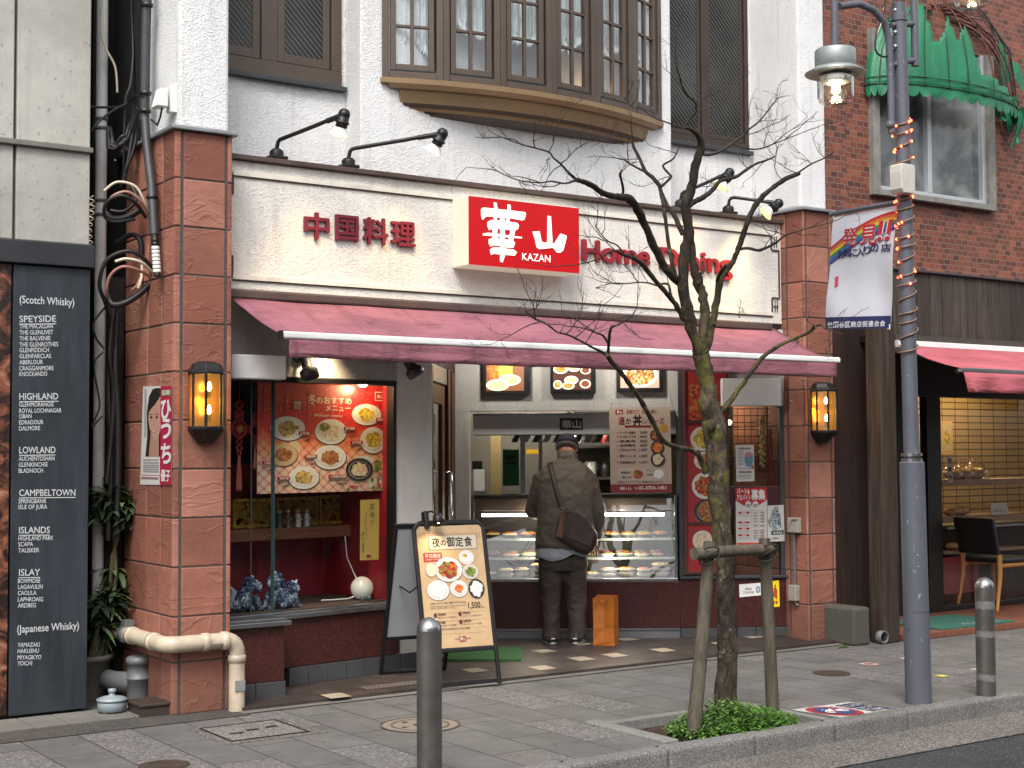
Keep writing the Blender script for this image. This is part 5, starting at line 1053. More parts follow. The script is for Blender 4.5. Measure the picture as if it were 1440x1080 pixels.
q = py(1163, 578, 7.88); lantern(q.x, q.z, 'amber glass wall lantern on the right sandstone pillar, beside the timber boards')

# ---------------------------------------------------------------- building on the left with the whisky board
lbld = thing('concrete_building', 'bare concrete building with a black fascia at the left edge', 'building', (0, 9, 0)); PLB = PY(8.4)
lx1 = 2.765; zf1 = PLB.st(60, 342)[1]; zf0 = PLB.st(60, 374)[1]; zj = PLB.st(60, 204)[1]; xj = PLB.st(22.5, 100)[0]
m = MB(); g = .009
m.box(-30, lx1-.004, 8.43, 12, 0, 7.5, mat('panel_joint_grey', '#57564f', .9, 0, .2))  # grey core of the wall, visible in the joints between the concrete panels
for x0, x1 in ((-30, xj-g), (xj+g, lx1)):
    for z0, z1 in ((zf1+.01, zj-g*1.6), (zj+g*1.6, 7.5)): m.box(x0, x1, 8.4, 8.6, z0, z1, CONC)
m.box(lx1-.02, lx1, 8.601, 12, 0, 7.5, CONC); m.build('wall', lbld, .006)
m = MB(); m.box(-30, lx1+.01, 8.37, 8.45, zj-.018, zj+.012, CONC2); m.build('string_course', lbld, .004)
m = MB()
for u, v in ((147/4, 52), (146/4, 655/4), (140/4, 250), (158/4, 330), (6, 250)):
    a, z = PLB.st(u, v); m.lathe((a, 8.402, z), [(.014,0),(.015,.002),(.010,.001),(.0,-.004)], CONC2, 14, (0,-1,0))
m.build('tie_holes', lbld)
m = MB(); BLK = mat('black_fascia_paint', '#24272b', .5, .1, .2, 5, dirt=.2); m.box(-30, lx1+.012, 8.33, 8.55, zf0, zf1, BLK); m.box(-30, lx1-.002, 8.405, 8.6, .02, zf0-.001, BLACKP); m.build('fascia', lbld, .006)
wb = thing('whisky_board', 'tall black board listing whisky distilleries in white capitals', 'sign board', (2.5, 8.37, 0)); WB = PY(8.365)
x0, x1 = WB.st(17, 600)[0], lx1-.004; BOARD = N('black_board'); BOARD.base(BOARD.ramp(BOARD.noise(3, 7, .7, BOARD.mapv((3,3,.6))).outputs['Fac'], [(.35, lin('#20252b')), (.7, lin('#333940'))])); BOARD.set(.45); BOARD = BOARD.m
m = MB(); m.box(x0, x1, 8.365, 8.404, .025, zf0-.004, BOARD); m.build('board', wb, .003)
m = MB(); WT = ink('#dfe3e4'); WB2 = PY(8.362)
def L_(s_, v, u0, cap_, u1=None, under=False, v1=None):
    m.pxtext(s_, WB2, u0, v, cap_, .001, WT, u1, .012, v1=v1)
    if under: m.pxsheet(WB2, [(u0, v+3.4), (u1, v+3.4-(u1-u0)*.01), (u1, v+2.2-(u1-u0)*.01), (u0, v+2.2)], .001, WT)
L_('(Scotch Whisky)', 426, 27.5, 11, 104.5); L_('(Japanese Whisky)', 890, 24, 11, 111, v1=884.5)
for head, v, u1, items in (('SPEYSIDE',453,79,(('THE MACALLAN',462,74.5),('THE GLENLIVET',470.5,75),('THE BALVENIE',479,71),('THE GLENROTHES',487.5,82),('GLENFIDDICH',495.5,69),('GLENFARCLAS',504,72),('ABERLOUR',512.5,60.5),('CRAGGANMORE',521,75.5),('KNOCKANDO',529,66.5))),
    ('HIGHLAND',562,82,(('GLENMORANGIE',572,75.5),('ROYAL LOCHNAGAR',580.5,86.5),('OBAN',588.5,44.5),('EDRADOUR',597,61),('DALMORE',605.5,56.5))), ('LOWLAND',637.5,78,(('AUCHENTOSHAN',648,76.5),('GLENKINCHIE',656.5,67),('BLADNOCH',665,60.5))),
    ('CAMPBELTOWN',697.5,106,(('SPRINGBANK',708,65.5),('ISLE OF JURA',716,66.5))), ('ISLANDS',750,70,(('HIGHLAND PARK',760,75),('SCAPA',768.5,46.5),('TALISKER',777,55))), ('ISLAY',809.5,56,(('BOWMORE',820,56.5),('LAGAVULIN',828.5,60),('CAOLILA',837,51),('LAPHROAIG',846,60.5),('ARDBEG',854.5,50.5))), (None,0,0,(('YAMAZAKI',910,55.5),('HAKUSHU',918.5,54.5),('MIYAGIKYO',927.5,58),('YOICHI',936,45)))):
    if head: L_(head, v, 27.5-.003*(v-450), 9.4, u1, True, v-.5)
    for s_, vv, uu in items: L_(s_, vv, 27.8-.007*(vv-450), 6.3, uu, v1=vv-.6)
m.build('lettering', wb)
PHOT = N('wall_photo_print'); PHOT.base(PHOT.ramp(PHOT.noise(7, 6, .7, dist=1.2).outputs['Fac'], [(.3, lin('#0d0908')), (.45, lin('#2a1a14')), (.58, lin('#7a4a36')), (.75, lin('#b58a72'))])); PHOT.set(.4)
m = MB(); m.box(x0-1.5, x0-.012, 8.37, 8.4, .03, zf0-.004, PHOT.m); tag(m.build('wall_photograph', bevel=.002), 'large dark brown photographic panel left of the whisky board', 'photograph')

# ---------------------------------------------------------------- gap between the buildings: pipes, cables, plant
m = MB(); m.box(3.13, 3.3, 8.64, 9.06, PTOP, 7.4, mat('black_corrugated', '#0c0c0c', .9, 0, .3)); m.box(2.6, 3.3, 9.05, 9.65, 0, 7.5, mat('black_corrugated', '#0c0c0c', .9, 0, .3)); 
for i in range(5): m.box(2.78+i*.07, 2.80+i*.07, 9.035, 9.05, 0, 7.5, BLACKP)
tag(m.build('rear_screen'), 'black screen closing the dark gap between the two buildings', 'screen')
def gx(u, v, y): return py(u, v, y)
qb = gx(140, 500, 8.85); m = MB(); m.tube([(qb.x, 8.85, .0), (qb.x, 8.85, 7)], .036, WHITEM, 14)
for v in (170, 183, 285, 305): z = gx(140, v, 8.85).z; m.lathe((qb.x, 8.85, z), [(.036,0),(.043,.002),(.043,.02),(.036,.022)], GREYPVC, 16)
tag(m.build('drain_pipe'), 'pale grey vertical drainpipe beside the concrete building corner', 'pipe')
SPX = PX(LX0-.02)
def sx(u, v, d=.0): a, z = SPX.st(u, v, d); return SPX.p(a, z, d)
m = MB(); m.tube([sx(208, -60, .03), sx(205, 40, .03), sx(203, 170, .03)], .03, DARKGREYM, 12); m.tube([sx(203, 160, .03), sx(206, 200, .03), sx(213, 260, .03), sx(217, 330, .03)], .027, DARKGREYM, 12); m.tube([sx(217, 326, .03), sx(221, 388, .03)], .02, CABLE, 10)
for i in range(9): q = sx(218+i*.35, 340+i*5.4, .03); m.lathe(q, [(.022,0),(.024,.004),(.024,.014),(.022,.018)], WHITEP if i > 1 else BLACKP, 12)
for v in (10, 134, 159, 280): q = sx(207-(v-10)*.02 if v < 200 else 214, v, .03); m.lathe(q, [(.032,0),(.036,.003),(.036,.02),(.032,.022)], BLACKP, 14)
tag(m.build('cable_conduit'), 'dark grey vertical cable conduit on the side of the left pilaster', 'conduit')
t = thing('security_sensor', 'small white weatherproof box on the grey side of the left pilaster', 'sensor box', sx(226, 140, 0)); q = sx(228, 140, .03); m = MB()
m.loft([[q+Vector((dx, dy, dz)) for dx, dy in ((.02,-.05),(.02,.05),(-.05,.05),(-.05,-.05))] for dz in (-.05,)]+[[q+Vector((dx*.8, dy*.8, .06)) for dx, dy in ((.025,-.05),(.025,.05),(-.03,.05),(-.03,-.05))]], WHITEP); m.sm = [False]*len(m.sm); m.build('hood', t, .006)
m = MB(); m.box(LX0-.012, LX0-.001+.03, q.y-.03, q.y+.03, q.z-.07, q.z+.09, WHITEM); m.build('plate', t); m = MB(); m.tube([q+Vector((0,0,-.05)), q+Vector((0,.03,-.1)), q+Vector((.01,.1,-.13)), sx(212, 168, .02)], .006, CABLE, 6); m.build('cable', t)
rr = random.Random(21)
def cable(pts, r, mt, mb): 
    P = [Vector(p) for p in pts]; out = []
    for i in range(len(P)-1):                                    # catmull-rom
        a, b, c, d = P[max(i-1,0)], P[i], P[i+1], P[min(i+2,len(P)-1)]
        for k in range(6):
            s_ = k/6; out.append(.5*((2*b)+(c-a)*s_+(2*a-5*b+4*c-d)*s_*s_+(3*b-a-3*c+d)*s_**3))
    out.append(P[-1]); mb.tube(out, r, mt, 6)
def loop(name, label, lst):
    m = MB()
    for r, mt, pts in lst: cable([gx(u, v, y) for u, v, y in pts], r, mt, m)
    tag(m.build(name), label, 'cables', 'cable loops in the gap between the buildings')
loop('cable_loop', 'lower slack loop of black, pink and white cables beside the left pillar', [(.012, CABLE, [(222,392,8.35),(205,366,8.3),(180,353,8.3),(150,366,8.35),(140,400,8.4),(148,425,8.45),(152,440,8.5)]), (.009, CABLEW, [(222,391,8.35),(200,370,8.28),(178,364,8.28),(162,368,8.3)]), (.009, CABLEP, [(218,394,8.36),(195,380,8.3),(172,375,8.3),(155,388,8.35),(150,410,8.4),(152,432,8.5)]),
    (.02, CABLE, [(152,415,8.45),(158,428,8.42),(175,426,8.4),(195,414,8.38),(210,400,8.36)]), (.009, CABLEP, [(197,362,8.5),(199,385,8.48),(192,402,8.45),(184,409,8.42)]), (.009, CABLEW, [(200,365,8.5),(199,390,8.46),(194,406,8.44)]), (.016, CABLE, [(165,342,8.6),(185,330,8.5),(197,338,8.45),(199,358,8.45)])])
loop('cable_loop', 'upper slack loop of black and pale cables beside the left pillar', [(.011, CABLE, [(205,306,8.35),(190,285,8.3),(170,275,8.3),(150,285,8.35),(147,303,8.4),(160,312,8.4),(190,308,8.38)]), (.009, CABLEP, [(210,308,8.35),(200,285,8.3),(180,270,8.3),(160,275,8.33),(148,290,8.4)]), (.009, CABLEW, [(209,307,8.35),(203,284,8.32),(190,262,8.32),(165,256,8.35),(147,268,8.4)]), (.022, CABLE, [(148,300,8.45),(160,308,8.42),(180,305,8.4),(195,296,8.4)]), (.012, CABLE, [(185,262,8.5),(192,280,8.45),(175,297,8.42),(155,296,8.45)])])
loop('cable_tangle', 'dense tangle of black cables below the white box in the gap', [(.009, CABLE, [(184,-20,8.7),(186,40,8.7),(187,80,8.65),(183,120,8.6),(176,145,8.6),(174,230,8.6),(172,260,8.6)]), (.007, CABLEW, [(144,0,8.8),(143,45,8.75),(150,70,8.72),(162,95,8.7),(165,130,8.7)]), (.008, CABLE, [(125,150,8.5),(150,151,8.55),(172,149,8.6),(190,136,8.5),(200,135,8.3)]), (.008, CABLE, [(128,185,8.5),(140,170,8.5),(160,155,8.55),(178,146,8.58)])] +
    [(.008+.006*rr.random(), CABLE, [(150+rr.random()*8,178+rr.random()*10,8.6),(153+rr.random()*10,204+rr.random()*6,8.55),(168+rr.random()*8,205-rr.random()*16,8.5),(180+rr.random()*8,170+rr.random()*20,8.5),(188+rr.random()*6,148+rr.random()*10,8.45)]) for _ in range(9)] + [(.012, CABLE, [(190,150,8.5),(186,190,8.5),(180,225,8.5),(174,255,8.52)]), (.01, CABLE, [(193,150,8.5),(190,200,8.5),(178,235,8.5),(170,262,8.55)]), (.007, CABLE, [(150,205,8.6),(160,222,8.6),(165,240,8.6),(162,225,8.5)])])
loop('cable_run', 'thick bundle of black cables running down the gap to the plant', [(.018, CABLE, [(155,430,8.6),(158,480,8.6),(152,540,8.62),(156,640,8.62),(152,760,8.62)]), (.016, CABLE, [(160,432,8.6),(154,500,8.58),(160,560,8.6),(150,680,8.6)]), (.007, CABLE, [(148,432,8.5),(131,455,8.5),(135,475,8.5),(146,490,8.5)]), (.006, CABLE, [(145,495,8.5),(132,515,8.5),(140,570,8.5),(128,600,8.5),(144,585,8.5)]), (.02, CABLE, [(164,440,8.62),(162,520,8.6),(166,600,8.6),(164,760,8.6)])])
t = MB(); pts = []
for i in range(90): f = i/89; q = gx(127+2*math.sin(f*9), 275+f*100, 8.42); pts.append(q+Vector((.018*math.cos(i*.85), .018*math.sin(i*.85), 0)))
t.tube(pts, .0035, CABLEW, 5); tag(t.build('coiled_wire'), 'thin coiled pale wire hanging at the corner of the concrete building', 'wire')
# election poster on the pillar's side
EP = PX(LX0-.006); ep = thing('election_poster', 'white and magenta portrait poster on the side of the left pillar', 'poster', EP.p(EP.st(220, 610)[0], 1.7, 0))
def Q(x_, y_): return (x_/4, 540+y_/4)
m = MB(); m.pxpoly(EP, [Q(805,14), Q(968,10), Q(964,568), Q(788,566)], -.003, 0, PAPER); m.build('sheet', ep); m = MB(); MAG = ink('#b81a44'); SK = ink('#c99a84'); HA = ink('#1c1516')
m.pxpoly(EP, [Q(903,12), Q(968,10), Q(964,568), Q(898,566)], 0, .001, MAG); m.pxrect(EP, *Q(812, 30), *Q(824, 300), 0, .001, ink('#a8a8a6'))
m.pxpoly(EP, [Q(880,22), Q(858,30), Q(838,70), Q(826,160), Q(828,300), Q(818,408), Q(902,408), Q(902,24)], 0, .001, HA)
m.pxpoly(EP, [Q(850,250), Q(893,250), Q(893,408), Q(836,408)], 0, .0016, ink('#b88a76'))
m.pxpoly(EP, [Q(901,70), Q(868,120), Q(838,150), Q(834,200), Q(842,250), Q(856,290), Q(872,314), Q(890,300), Q(901,260)], 0, .002, SK)
m.pxpoly(EP, [Q(902,60), Q(870,110), Q(836,160), Q(840,110), Q(862,60), Q(890,40)], 0, .0026, HA)
for x_ in (850, 882): m.pxdisc(EP, *Q(x_, 187), 1.7, 1.6, .003, HA, 12); m.pxrect(EP, *Q(x_-9, 168), *Q(x_+9, 172), 0, .003, ink('#4a342c'))
m.pxdisc(EP, *Q(864, 225), 1.2, 1.2, .003, ink('#b07e68'), 10); m.pxdisc(EP, *Q(864, 266), 3.8, 1.5, .003, ink('#a85a58'), 14); m.pxdisc(EP, *Q(864, 265), 2.6, .7, .0036, ink('#efe6e0'), 12)
m.pxrect(EP, *Q(908, 33), *Q(960, 66), 0, .002, ink('#7f9a5a')); m.pxtext('区政', EP, *Q(913, 60), 6, .003, WI, Q(955, 0)[0], .02, cap=.86)
for ch, y_ in (('ひ',190),('う',300),('ち',440)): u, v = Q(905, y_); m.pxtext(ch, EP, u, v, 26, .003, WI, Q(962, 0)[0], .035, cap=.8)
m.pxtext('優子', EP, *Q(903, 540), 15, .003, WI, Q(958, 0)[0], .03, cap=.86)
for y_ in (424, 440, 454, 466, 478, 490): m.pxrect(EP, *Q(806, y_), *Q(892, y_+7), 0, .001, ink('#8a8a8c'))
m.pxrect(EP, *Q(795, 512), *Q(898, 515), 0, .001, MAG); m.pxrect(EP, *Q(795, 524), *Q(890, 536), 0, .001, ink('#9a6a70')); m.build('print', ep)
# cream pipe round the pillar foot
zp = py(290, 903, 7.89).z; xp = py(333, 950, 7.89).x; t = thing('cream_pipe', 'cream plastic drainpipe wrapped round the foot of the left pillar', 'pipe', (xp, 7.89, 0)); m = MB(); r = .047
def arc(c, a, b, n=6): return [Vector(c)+Vector(a)*math.cos(i*math.pi/2/n)+Vector(b)*math.sin(i*math.pi/2/n) for i in range(n+1)]
k = .07; P = [Vector((3.06, 8.75, zp)), Vector((3.06, 8.0, zp))]+arc((3.06+k, 7.89+k, zp), (-k,0,0), (0,-k,0))+[Vector((xp-k, 7.89, zp))]+arc((xp-k, 7.89, zp-k), (0,0,k), (k,0,0))+[Vector((xp, 7.89, .0))]
m.tube(P, r, PVC, 18); m.build('pipe', t); m = MB()
for c, ax in (((3.06,8.07,zp),(0,1,0)),((3.06,8.42,zp),(0,1,0)),((3.27,7.89,zp),(1,0,0)),((xp-.1,7.89,zp),(1,0,0)),((xp,7.89,zp-.13),(0,0,1))): m.lathe(c, [(r,0),(r+.006,.003),(r+.006,.04),(r,.043)], PVC, 18, ax)
m.build('collar', t); m = MB(); m.lathe((3.40,7.89,zp), [(r+.001,0),(r+.004,.002),(r+.004,.016),(r+.001,.018)], STEEL, 18, (1,0,0)); m.box(xp-.03, xp+.03, 7.838, 7.846, zp-.29, zp-.23, mat('grey_label', '#7f7f7d', .6, 0, .2)); m.build('clamp', t)
m = MB(); m.lathe((3.06,8.5,zp), [(r+.001,0),(.062,.004),(.062,.06),(r+.001,.064)], GREYPVC, 6, (0,1,0)); m.box(3.03, 3.09, 8.5, 8.56, zp+.05, zp+.085, GREYPVC); m.build('union_joint', t)
q = pz(200, 995); m = MB(); m.lathe((q.x, q.y+.06, 0), [(.068,0),(.068,.16),(.072,.162),(.072,.172),(.068,.174),(.068,.25),(.076,.252),(.076,.285),(.06,.295)], GREYPVC, 22); m.tube([(q.x-.0, q.y+.06, .14), (q.x-.08, q.y+.25, .13), (q.x-.1, q.y+.6, .12)], .06, GREYPVC, 14); tag(m.build('drain_stub'), 'short capped grey drain pipe standing beside the pillar foot', 'pipe')
q = pz(220, 1008); m = MB(); m.box(q.x-.09, q.x+.1, q.y+.0, q.y+.22, 0, .06, mat('rusty_box', '#3a2f2a', .7, .2, .4, 12)); m.box(q.x-.1, q.x+.11, q.y-.01, q.y+.23, .06, .078, mat('rusty_box', '#3a2f2a')); tag(m.build('meter_cover', bevel=.005), 'small rusty dark box on the ground at the pillar foot', 'box')
q = pz(164, 1007); q.y += .08; t = thing('lidded_pot', 'small pale blue-grey lidded pot on the paving beside the black board', 'pot', q); m = MB(); ENAM = mat('pale_enamel', '#7f898e', .35, 0, .12, 9)
for a in range(3): m.box(q.x-.05+.05*a-.012, q.x-.05+.05*a+.012, q.y-.05, q.y-.02, 0, .02, CONC2)
m.lathe(q, [(.07,.018),(.08,.022),(.082,.07),(.078,.075)], ENAM, 24); m.build('body', t); m = MB(); m.lathe(q, [(.074,.076),(.087,.078),(.088,.088),(.06,.1),(.018,.108),(.018,.125),(.024,.128),(.022,.145),(.0,.147)], ENAM, 24); m.build('lid', t)
# potted plant in the gap
q = pz(131, 988); q.y += .12; pp = thing('potted_plant', 'tall dark green plant with drooping leaves in a grey stone pot in the gap', 'plant', q); m = MB()
m.lathe(q, [(.095,0),(.105,.02),(.14,.24),(.158,.245),(.158,.275),(.138,.275),(.125,.25),(.0,.245)], CONC2, 26); m.build('pot', pp)
LEAF = N('dark_leaf'); _i = LEAF.n('NewGeometry').outputs['Random Per Island']; LEAF.base(LEAF.ramp(_i, [(0, lin('#222f1d')), (.5, lin('#3d5033')), (.85, lin('#5c6f4a')), (1, lin('#86865a'))])); LEAF.set(.42); LEAF = LEAF.m
BARKP = mat('plant_stem', '#6a6a4a', .7, 0, .3, 20); m = MB(); lf = MB(); rr = random.Random(8)
def leaf(mb, c, d, L, w_, mt, up=Vector((0,0,1)), droop=.5):
    d = d.normalized(); s_ = d.cross(up); s_ = s_.normalized() if s_.length > .01 else Vector((1,0,0)); n_ = s_.cross(d); vs = []
    for t_, k in ((0,.15),(.3,.9),(.6,.85),(1,.0)):
        p = c+d*L*t_-up*droop*L*t_*t_; vs += [p+s_*w_*k*.5+n_*w_*.12*k, p, p-s_*w_*k*.5+n_*w_*.12*k]
    fs = []
    for i in range(3): fs += [(i*3, i*3+1, i*3+4, i*3+3), (i*3+1, i*3+2, i*3+5, i*3+4)]
    mb.add(vs, fs, mt, True)
for (u0, v0, u1, v1, n_) in ((142,925,158,700,170), (150,935,140,690,90), (130,930,150,845,170), (138,930,165,812,90), (152,860,178,705,70), (128,930,140,860,90)):
    a = py(u0, v0, q.y); b = py(u1, v1, q.y+rr.uniform(-.15, .1)); a.z = max(a.z, .25); mid = a.lerp(b, .5)+Vector((rr.uniform(-.05,.05), rr.uniform(-.05,.05), 0)); m.tube([a, mid, b], [.016,.013,.008], BARKP, 8)
    for i in range(n_):
        th = rr.random()*6.28; el = rr.uniform(-.5, .8); c = b+Vector((rr.gauss(0,.045), rr.gauss(0,.045), rr.uniform(-.16,.06))); leaf(lf, c, Vector((math.cos(th), math.sin(th), el)), rr.uniform(.09, .155), rr.uniform(.03,.046), LEAF, droop=rr.uniform(.1,.55))
m.build('stem', pp); lf.build('foliage', pp)

# ---------------------------------------------------------------- brick building on the right
YB = 8.12; BK = PY(YB); rb = thing('brick_building', 'red brown brick-tiled building with a timber fascia and bakery shop on the right', 'building', (11, 9, 0))
SF = PY(7.72); zfa1 = SF.st(1360, 387)[1]; zfa0 = SF.st(1360, 476)[1]; xf0 = SF.st(1256, 420)[0]
wa0, wz0 = BK.st(1226, 268); wa1, wz1 = BK.st(1391, 289); wzb = (wz0+wz1)/2; wzt = wzb+1.35
m = MB()
for x0, x1, z0, z1 in ((8.6, wa0, 2.4, 8), (wa1, 40, 2.4, 8), (wa0, wa1, 2.4, wzb), (wa0, wa1, wzt, 8)): m.box(x0, x1, YB, YB+.3, z0, z1, BRICK)
m.box(8.62, 8.9, YB-.04, YB-.001, 2.4, 8, BRICK)
m.build('wall', rb)
ALU = mat('aluminium_frame', '#b9bcc0', .4, .5, .06); wf = MB(); OLDF = mat('worn_grey_frame', '#77756f', .7, .1, .3, 12)
wf.pbox(BK, wa0-.03, wa0+.05, wzb-.05, wzt, -.05, .06, OLDF); wf.pbox(BK, wa1-.06, wa1+.03, wzb-.05, wzt, -.05, .06, OLDF); wf.pbox(BK, wa0+.05, wa1-.06, wzb-.05, wzb, -.05, .07, OLDF)
wm = BK.st(1305, 200)[0]
for r in ((wa0+.05,wa0+.09,wzb+.001,wzt),(wa1-.1,wa1-.0601,wzb+.001,wzt),(wm-.025,wm+.025,wzb+.04,wzt),(wa0+.09,wa1-.1,wzb+.001,wzb+.04)): wf.pbox(BK, *r, -.1, .02, ALU)
w_ = wf.build('window', rb, .004); g = MB(); g.pbox(BK, wa0+.09, wa1-.1, wzb+.04, wzt, -.08, -.03, (lambda x: (x.base(x.ramp(x.noise(1.3, 4, .6, dist=.8).outputs['Fac'], [(.4, lin('#5c605f')), (.5, lin('#4a4e4f')), (.62, lin('#7a7d7b'))])), x.set(.12), x.m)[2])(N('frosted_window'))); g.build('pane', w_)
m = MB(); a = xf0; rr = random.Random(6)
while a < 15: b = a+rr.uniform(.13, .17); m.pbox(SF, a+.001, b-.002, zfa0, zfa1-.02, -.04, rr.uniform(0, .006), OLDWOOD); a = b
m.build('timber_fascia', rb, .003); m = MB(); m.pbox(SF, xf0, 15, zfa1-.019, zfa1+.0, -.45, .03, DARKGREYM); m.pbox(SF, xf0, 15, zfa0-.05, zfa0-.001, -.4, .02, mat('brown_beam', '#3a322c', .7, 0, .2)); m.pbox(SF, xf0, 15, zfa0-.11, zfa0-.051, -.4, .05, WHITEM); m.build('fascia_trim', rb, .004)
# timber post, boards, concrete footing
p0 = pz(1241, 905); p1 = pz(1266, 903); m = MB(); m.box(p0.x, p1.x+.0, 7.62, 7.78, .0, zfa0+.1, m_wood('brown_post_timber', '#1d1612', '#4d4036')); tag(m.build('timber_post', bevel=.012), 'thick weathered grey timber post between the boards and the lamp pole', 'post')
m = MB(); x = 8.6; zb_ = PY(7.95).st(1210, 848)[1]
for x0, x1 in ((8.56,8.70),(8.70,8.83),(8.83,9.0)): m.box(x0+.002, x1-.002, 7.965, 7.99, zb_-.4, 3.0, DARKBOARD)
m.box(8.6, 8.95, 7.995, 8.6, 0, 2.45, DARKBOARD)
tag(m.build('board_partition', bevel=.003), 'dark brown vertical board partition between right pillar and timber post', 'partition')
c0, c1 = pz(1199, 909), pz(1238, 908.5); m = MB(); m.box(c0.x, c1.x+.0, 7.66, 8.0, 0, PY(7.7).st(1215, 853)[1], m_concrete('mossy_concrete', '#4f4e46', 2)); tag(m.build('concrete_footing', bevel=.02), 'worn grey concrete block at the foot of the dark boards', 'block')
q = py(1234, 896, 7.655); m = MB(); m.lathe((q.x+.03, 7.66, q.z), [(.05,0),(.05,.05),(.04,.05),(.04,.0)], GREYPVC, 18, (0,-1,0)); tag(m.build('drain_outlet'), 'short round grey drain outlet sticking out of the concrete block', 'pipe')
# terracotta step, shop front and inside
TERR = mat('terracotta_tile', '#6e4230', .6, 0, .25, 9, dirt=.3); zt_ = .055; m = MB(); x = 8.97
while x < 15:
    m.box(x+.003, x+.237, 7.60, 7.70, 0, zt_, TERR); 
    for j in range(6): m.box(x+.003, x+.237, 7.703+j*.15, 7.85+j*.15, -.02, zt_-.002, TERR)
    x += .24
m.box(8.96, 15, 8.6, 12, 0, zt_-.004, TERR); m.build('terracotta_step', rb, .006)
YS = 8.5; SHP = PY(YS); m = MB(); zs0 = zt_; FRB = mat('black_shopfront', '#17130f', .4, .1, .2)
for u0, u1 in ((1262, 1275), (1305, 1325)): a0 = SHP.st(u0, 700)[0]; a1 = SHP.st(u1, 700)[0]; m.pbox(SHP, a0, a1, zs0, 2.35, -.08, .0, FRB)
zh = SHP.st(1380, 560)[1]; ag0 = SHP.st(1325, 700)[0]; m.pbox(SHP, 8.9, 15, zh, 2.36, -.1, .02, FRB); m.pbox(SHP, ag0, 15, zs0, .1, -.08, .0, FRB); m.box(8.9, 15, 7.73, 8.5, 2.36, 2.42, FRB)
sf = m.build('shopfront', rb, .004); m = MB(); m.sheet(SHP, [(ag0,.1),(15,.1),(15,zh),(ag0,zh)], -.04, glass('bakery_glass', (.95,.93,.88), .8)); m.build('glass', sf)
GRID = N('cream_grid_wall'); _sp = GRID.n('SeparateXYZ'); GRID.l(GRID.coord(), _sp.inputs[0]); _cb = GRID.n('CombineXYZ'); GRID.l(_sp.outputs['X'], _cb.inputs[0]); GRID.l(_sp.outputs['Z'], _cb.inputs[1])
_b = GRID.n('TexBrick'); _b.offset = 0; GRID.l(_cb.outputs[0], _b.inputs['Vector']); _b.inputs['Scale'].default_value = 1; _b.inputs['Brick Width'].default_value = .225; _b.inputs['Row Height'].default_value = .075; _b.inputs['Mortar Size'].default_value = .006
_b.inputs['Color1'].default_value = lin('#a8946c'); _b.inputs['Color2'].default_value = lin('#9c8962'); _b.inputs['Mortar'].default_value = lin('#3a2418'); GRID.base(_b.outputs['Color']); GRID.set(.6); GRID = GRID.m
m = MB(); m.box(8.95, 15, 10.5, 10.6, 0, 2.4, GRID); m.box(8.9, 8.95, 8.5, 10.6, 0, 2.4, DARKBOARD); m.box(8.9, 15, 8.5, 10.6, 2.365, 2.4, mat('shop_ceiling', '#4a3a2a', .7, 0, .1)); m.box(14.9, 15, 8.5, 10.6, 0, 2.4, GRID); m.build('shop_interior', rb)
m = MB()
for x, y in ((10.4, 9.9), (11.4, 9.9), (12.4, 9.9), (13.2, 9.9), (11.2, 9.1), (12.6, 9.1)):
    m.lathe((x, y, 2.36), [(.04,-.05),(.045,0)], BLACKM, 12); m.ball((x, y, 2.30), .03, emit('shop_bulb', (1, .8, .5), 14), 10); point_light('shop_light', (x, y, 2.2), 6.5, (1, .72, .38), .05)
m.build('shop_lamps', rb)
def shelf(u0, u1, v0, v1, y, label, d=.3):
    a0 = PY(y).st(u0, (v0+v1)/2)[0]; a1 = PY(y).st(u1, (v0+v1)/2)[0]; z1 = PY(y).st(u0, v0)[1]; z0 = PY(y).st(u0, v1)[1]; m = MB(); m.box(a0, a1+.8, y, y+d, z0, z1, mat('pale_wood_shelf', '#8a6a52', .5, 0, .15)); tag(m.build('bakery_shelf', bevel=.003), label, 'shelf', 'wooden shelves in the bakery window'); return a0, a1, z1
sA = shelf(1325, 1434, 675, 684, 8.75, 'upper wooden shelf with wrapped bread behind the bakery glass'); sB = shelf(1326, 1438, 727, 736, 8.75, 'middle wooden shelf with a round loaf behind the bakery glass'); sC = shelf(1327, 1373, 776, 780, 8.7, 'lowest narrow shelf above the red panel in the bakery window')
BREAD = m_real('bread_crust', ['#a8703a','#c99556','#e0bd86','#8a5528'], 25); WRAP = glass('cellophane', (.95,.92,.85), 1.6, 0, .15); rr = random.Random(12)
for i, (u, s_, y, r) in enumerate(((1340, sA, 8.85, .09), (1354, sA, 8.85, .1), (1372, sA, 8.85, .11), (1335, sB, 8.87, .07), (1350, sB, 8.85, .09), (1338, sC, 8.8, .07), (1352, sC, 8.8, .08), (1366, sC, 8.8, .07))):
    a = PY(y).st(u, 680)[0]; q = Vector((a, y, s_[2])); m = MB(); m.ball(q+Vector((0,0,r*.5)), r, BREAD, 14, (1.25,.8,.5)); 
    t = thing('bread_loaf', ['wrapped loaf at the left of the upper bakery shelf','wrapped loaf in the middle of the upper bakery shelf','wrapped loaf at the right of the upper bakery shelf','small bun at the left of the middle bakery shelf','round brown loaf in the middle of the bakery window','bun at the left of the lowest bakery shelf','bun in the middle of the lowest bakery shelf','bun at the right of the lowest bakery shelf'][i], 'bread', q, 'breads on the bakery shelves'); m.build('loaf', t)
    if i < 3: m = MB(); m.loft([[q+Vector((k*r*1.4*math.cos(b_)*(1+.1*math.sin(b_*5)), k*r*.95*math.sin(b_), h)) for b_ in [j*math.pi/6 for j in range(12)]] for h, k in ((.002,1.0),(r*.7,1.05),(r*1.25,.6),(r*1.6,.25),(r*2.0,.4))], WRAP); m.build('wrapper', t)
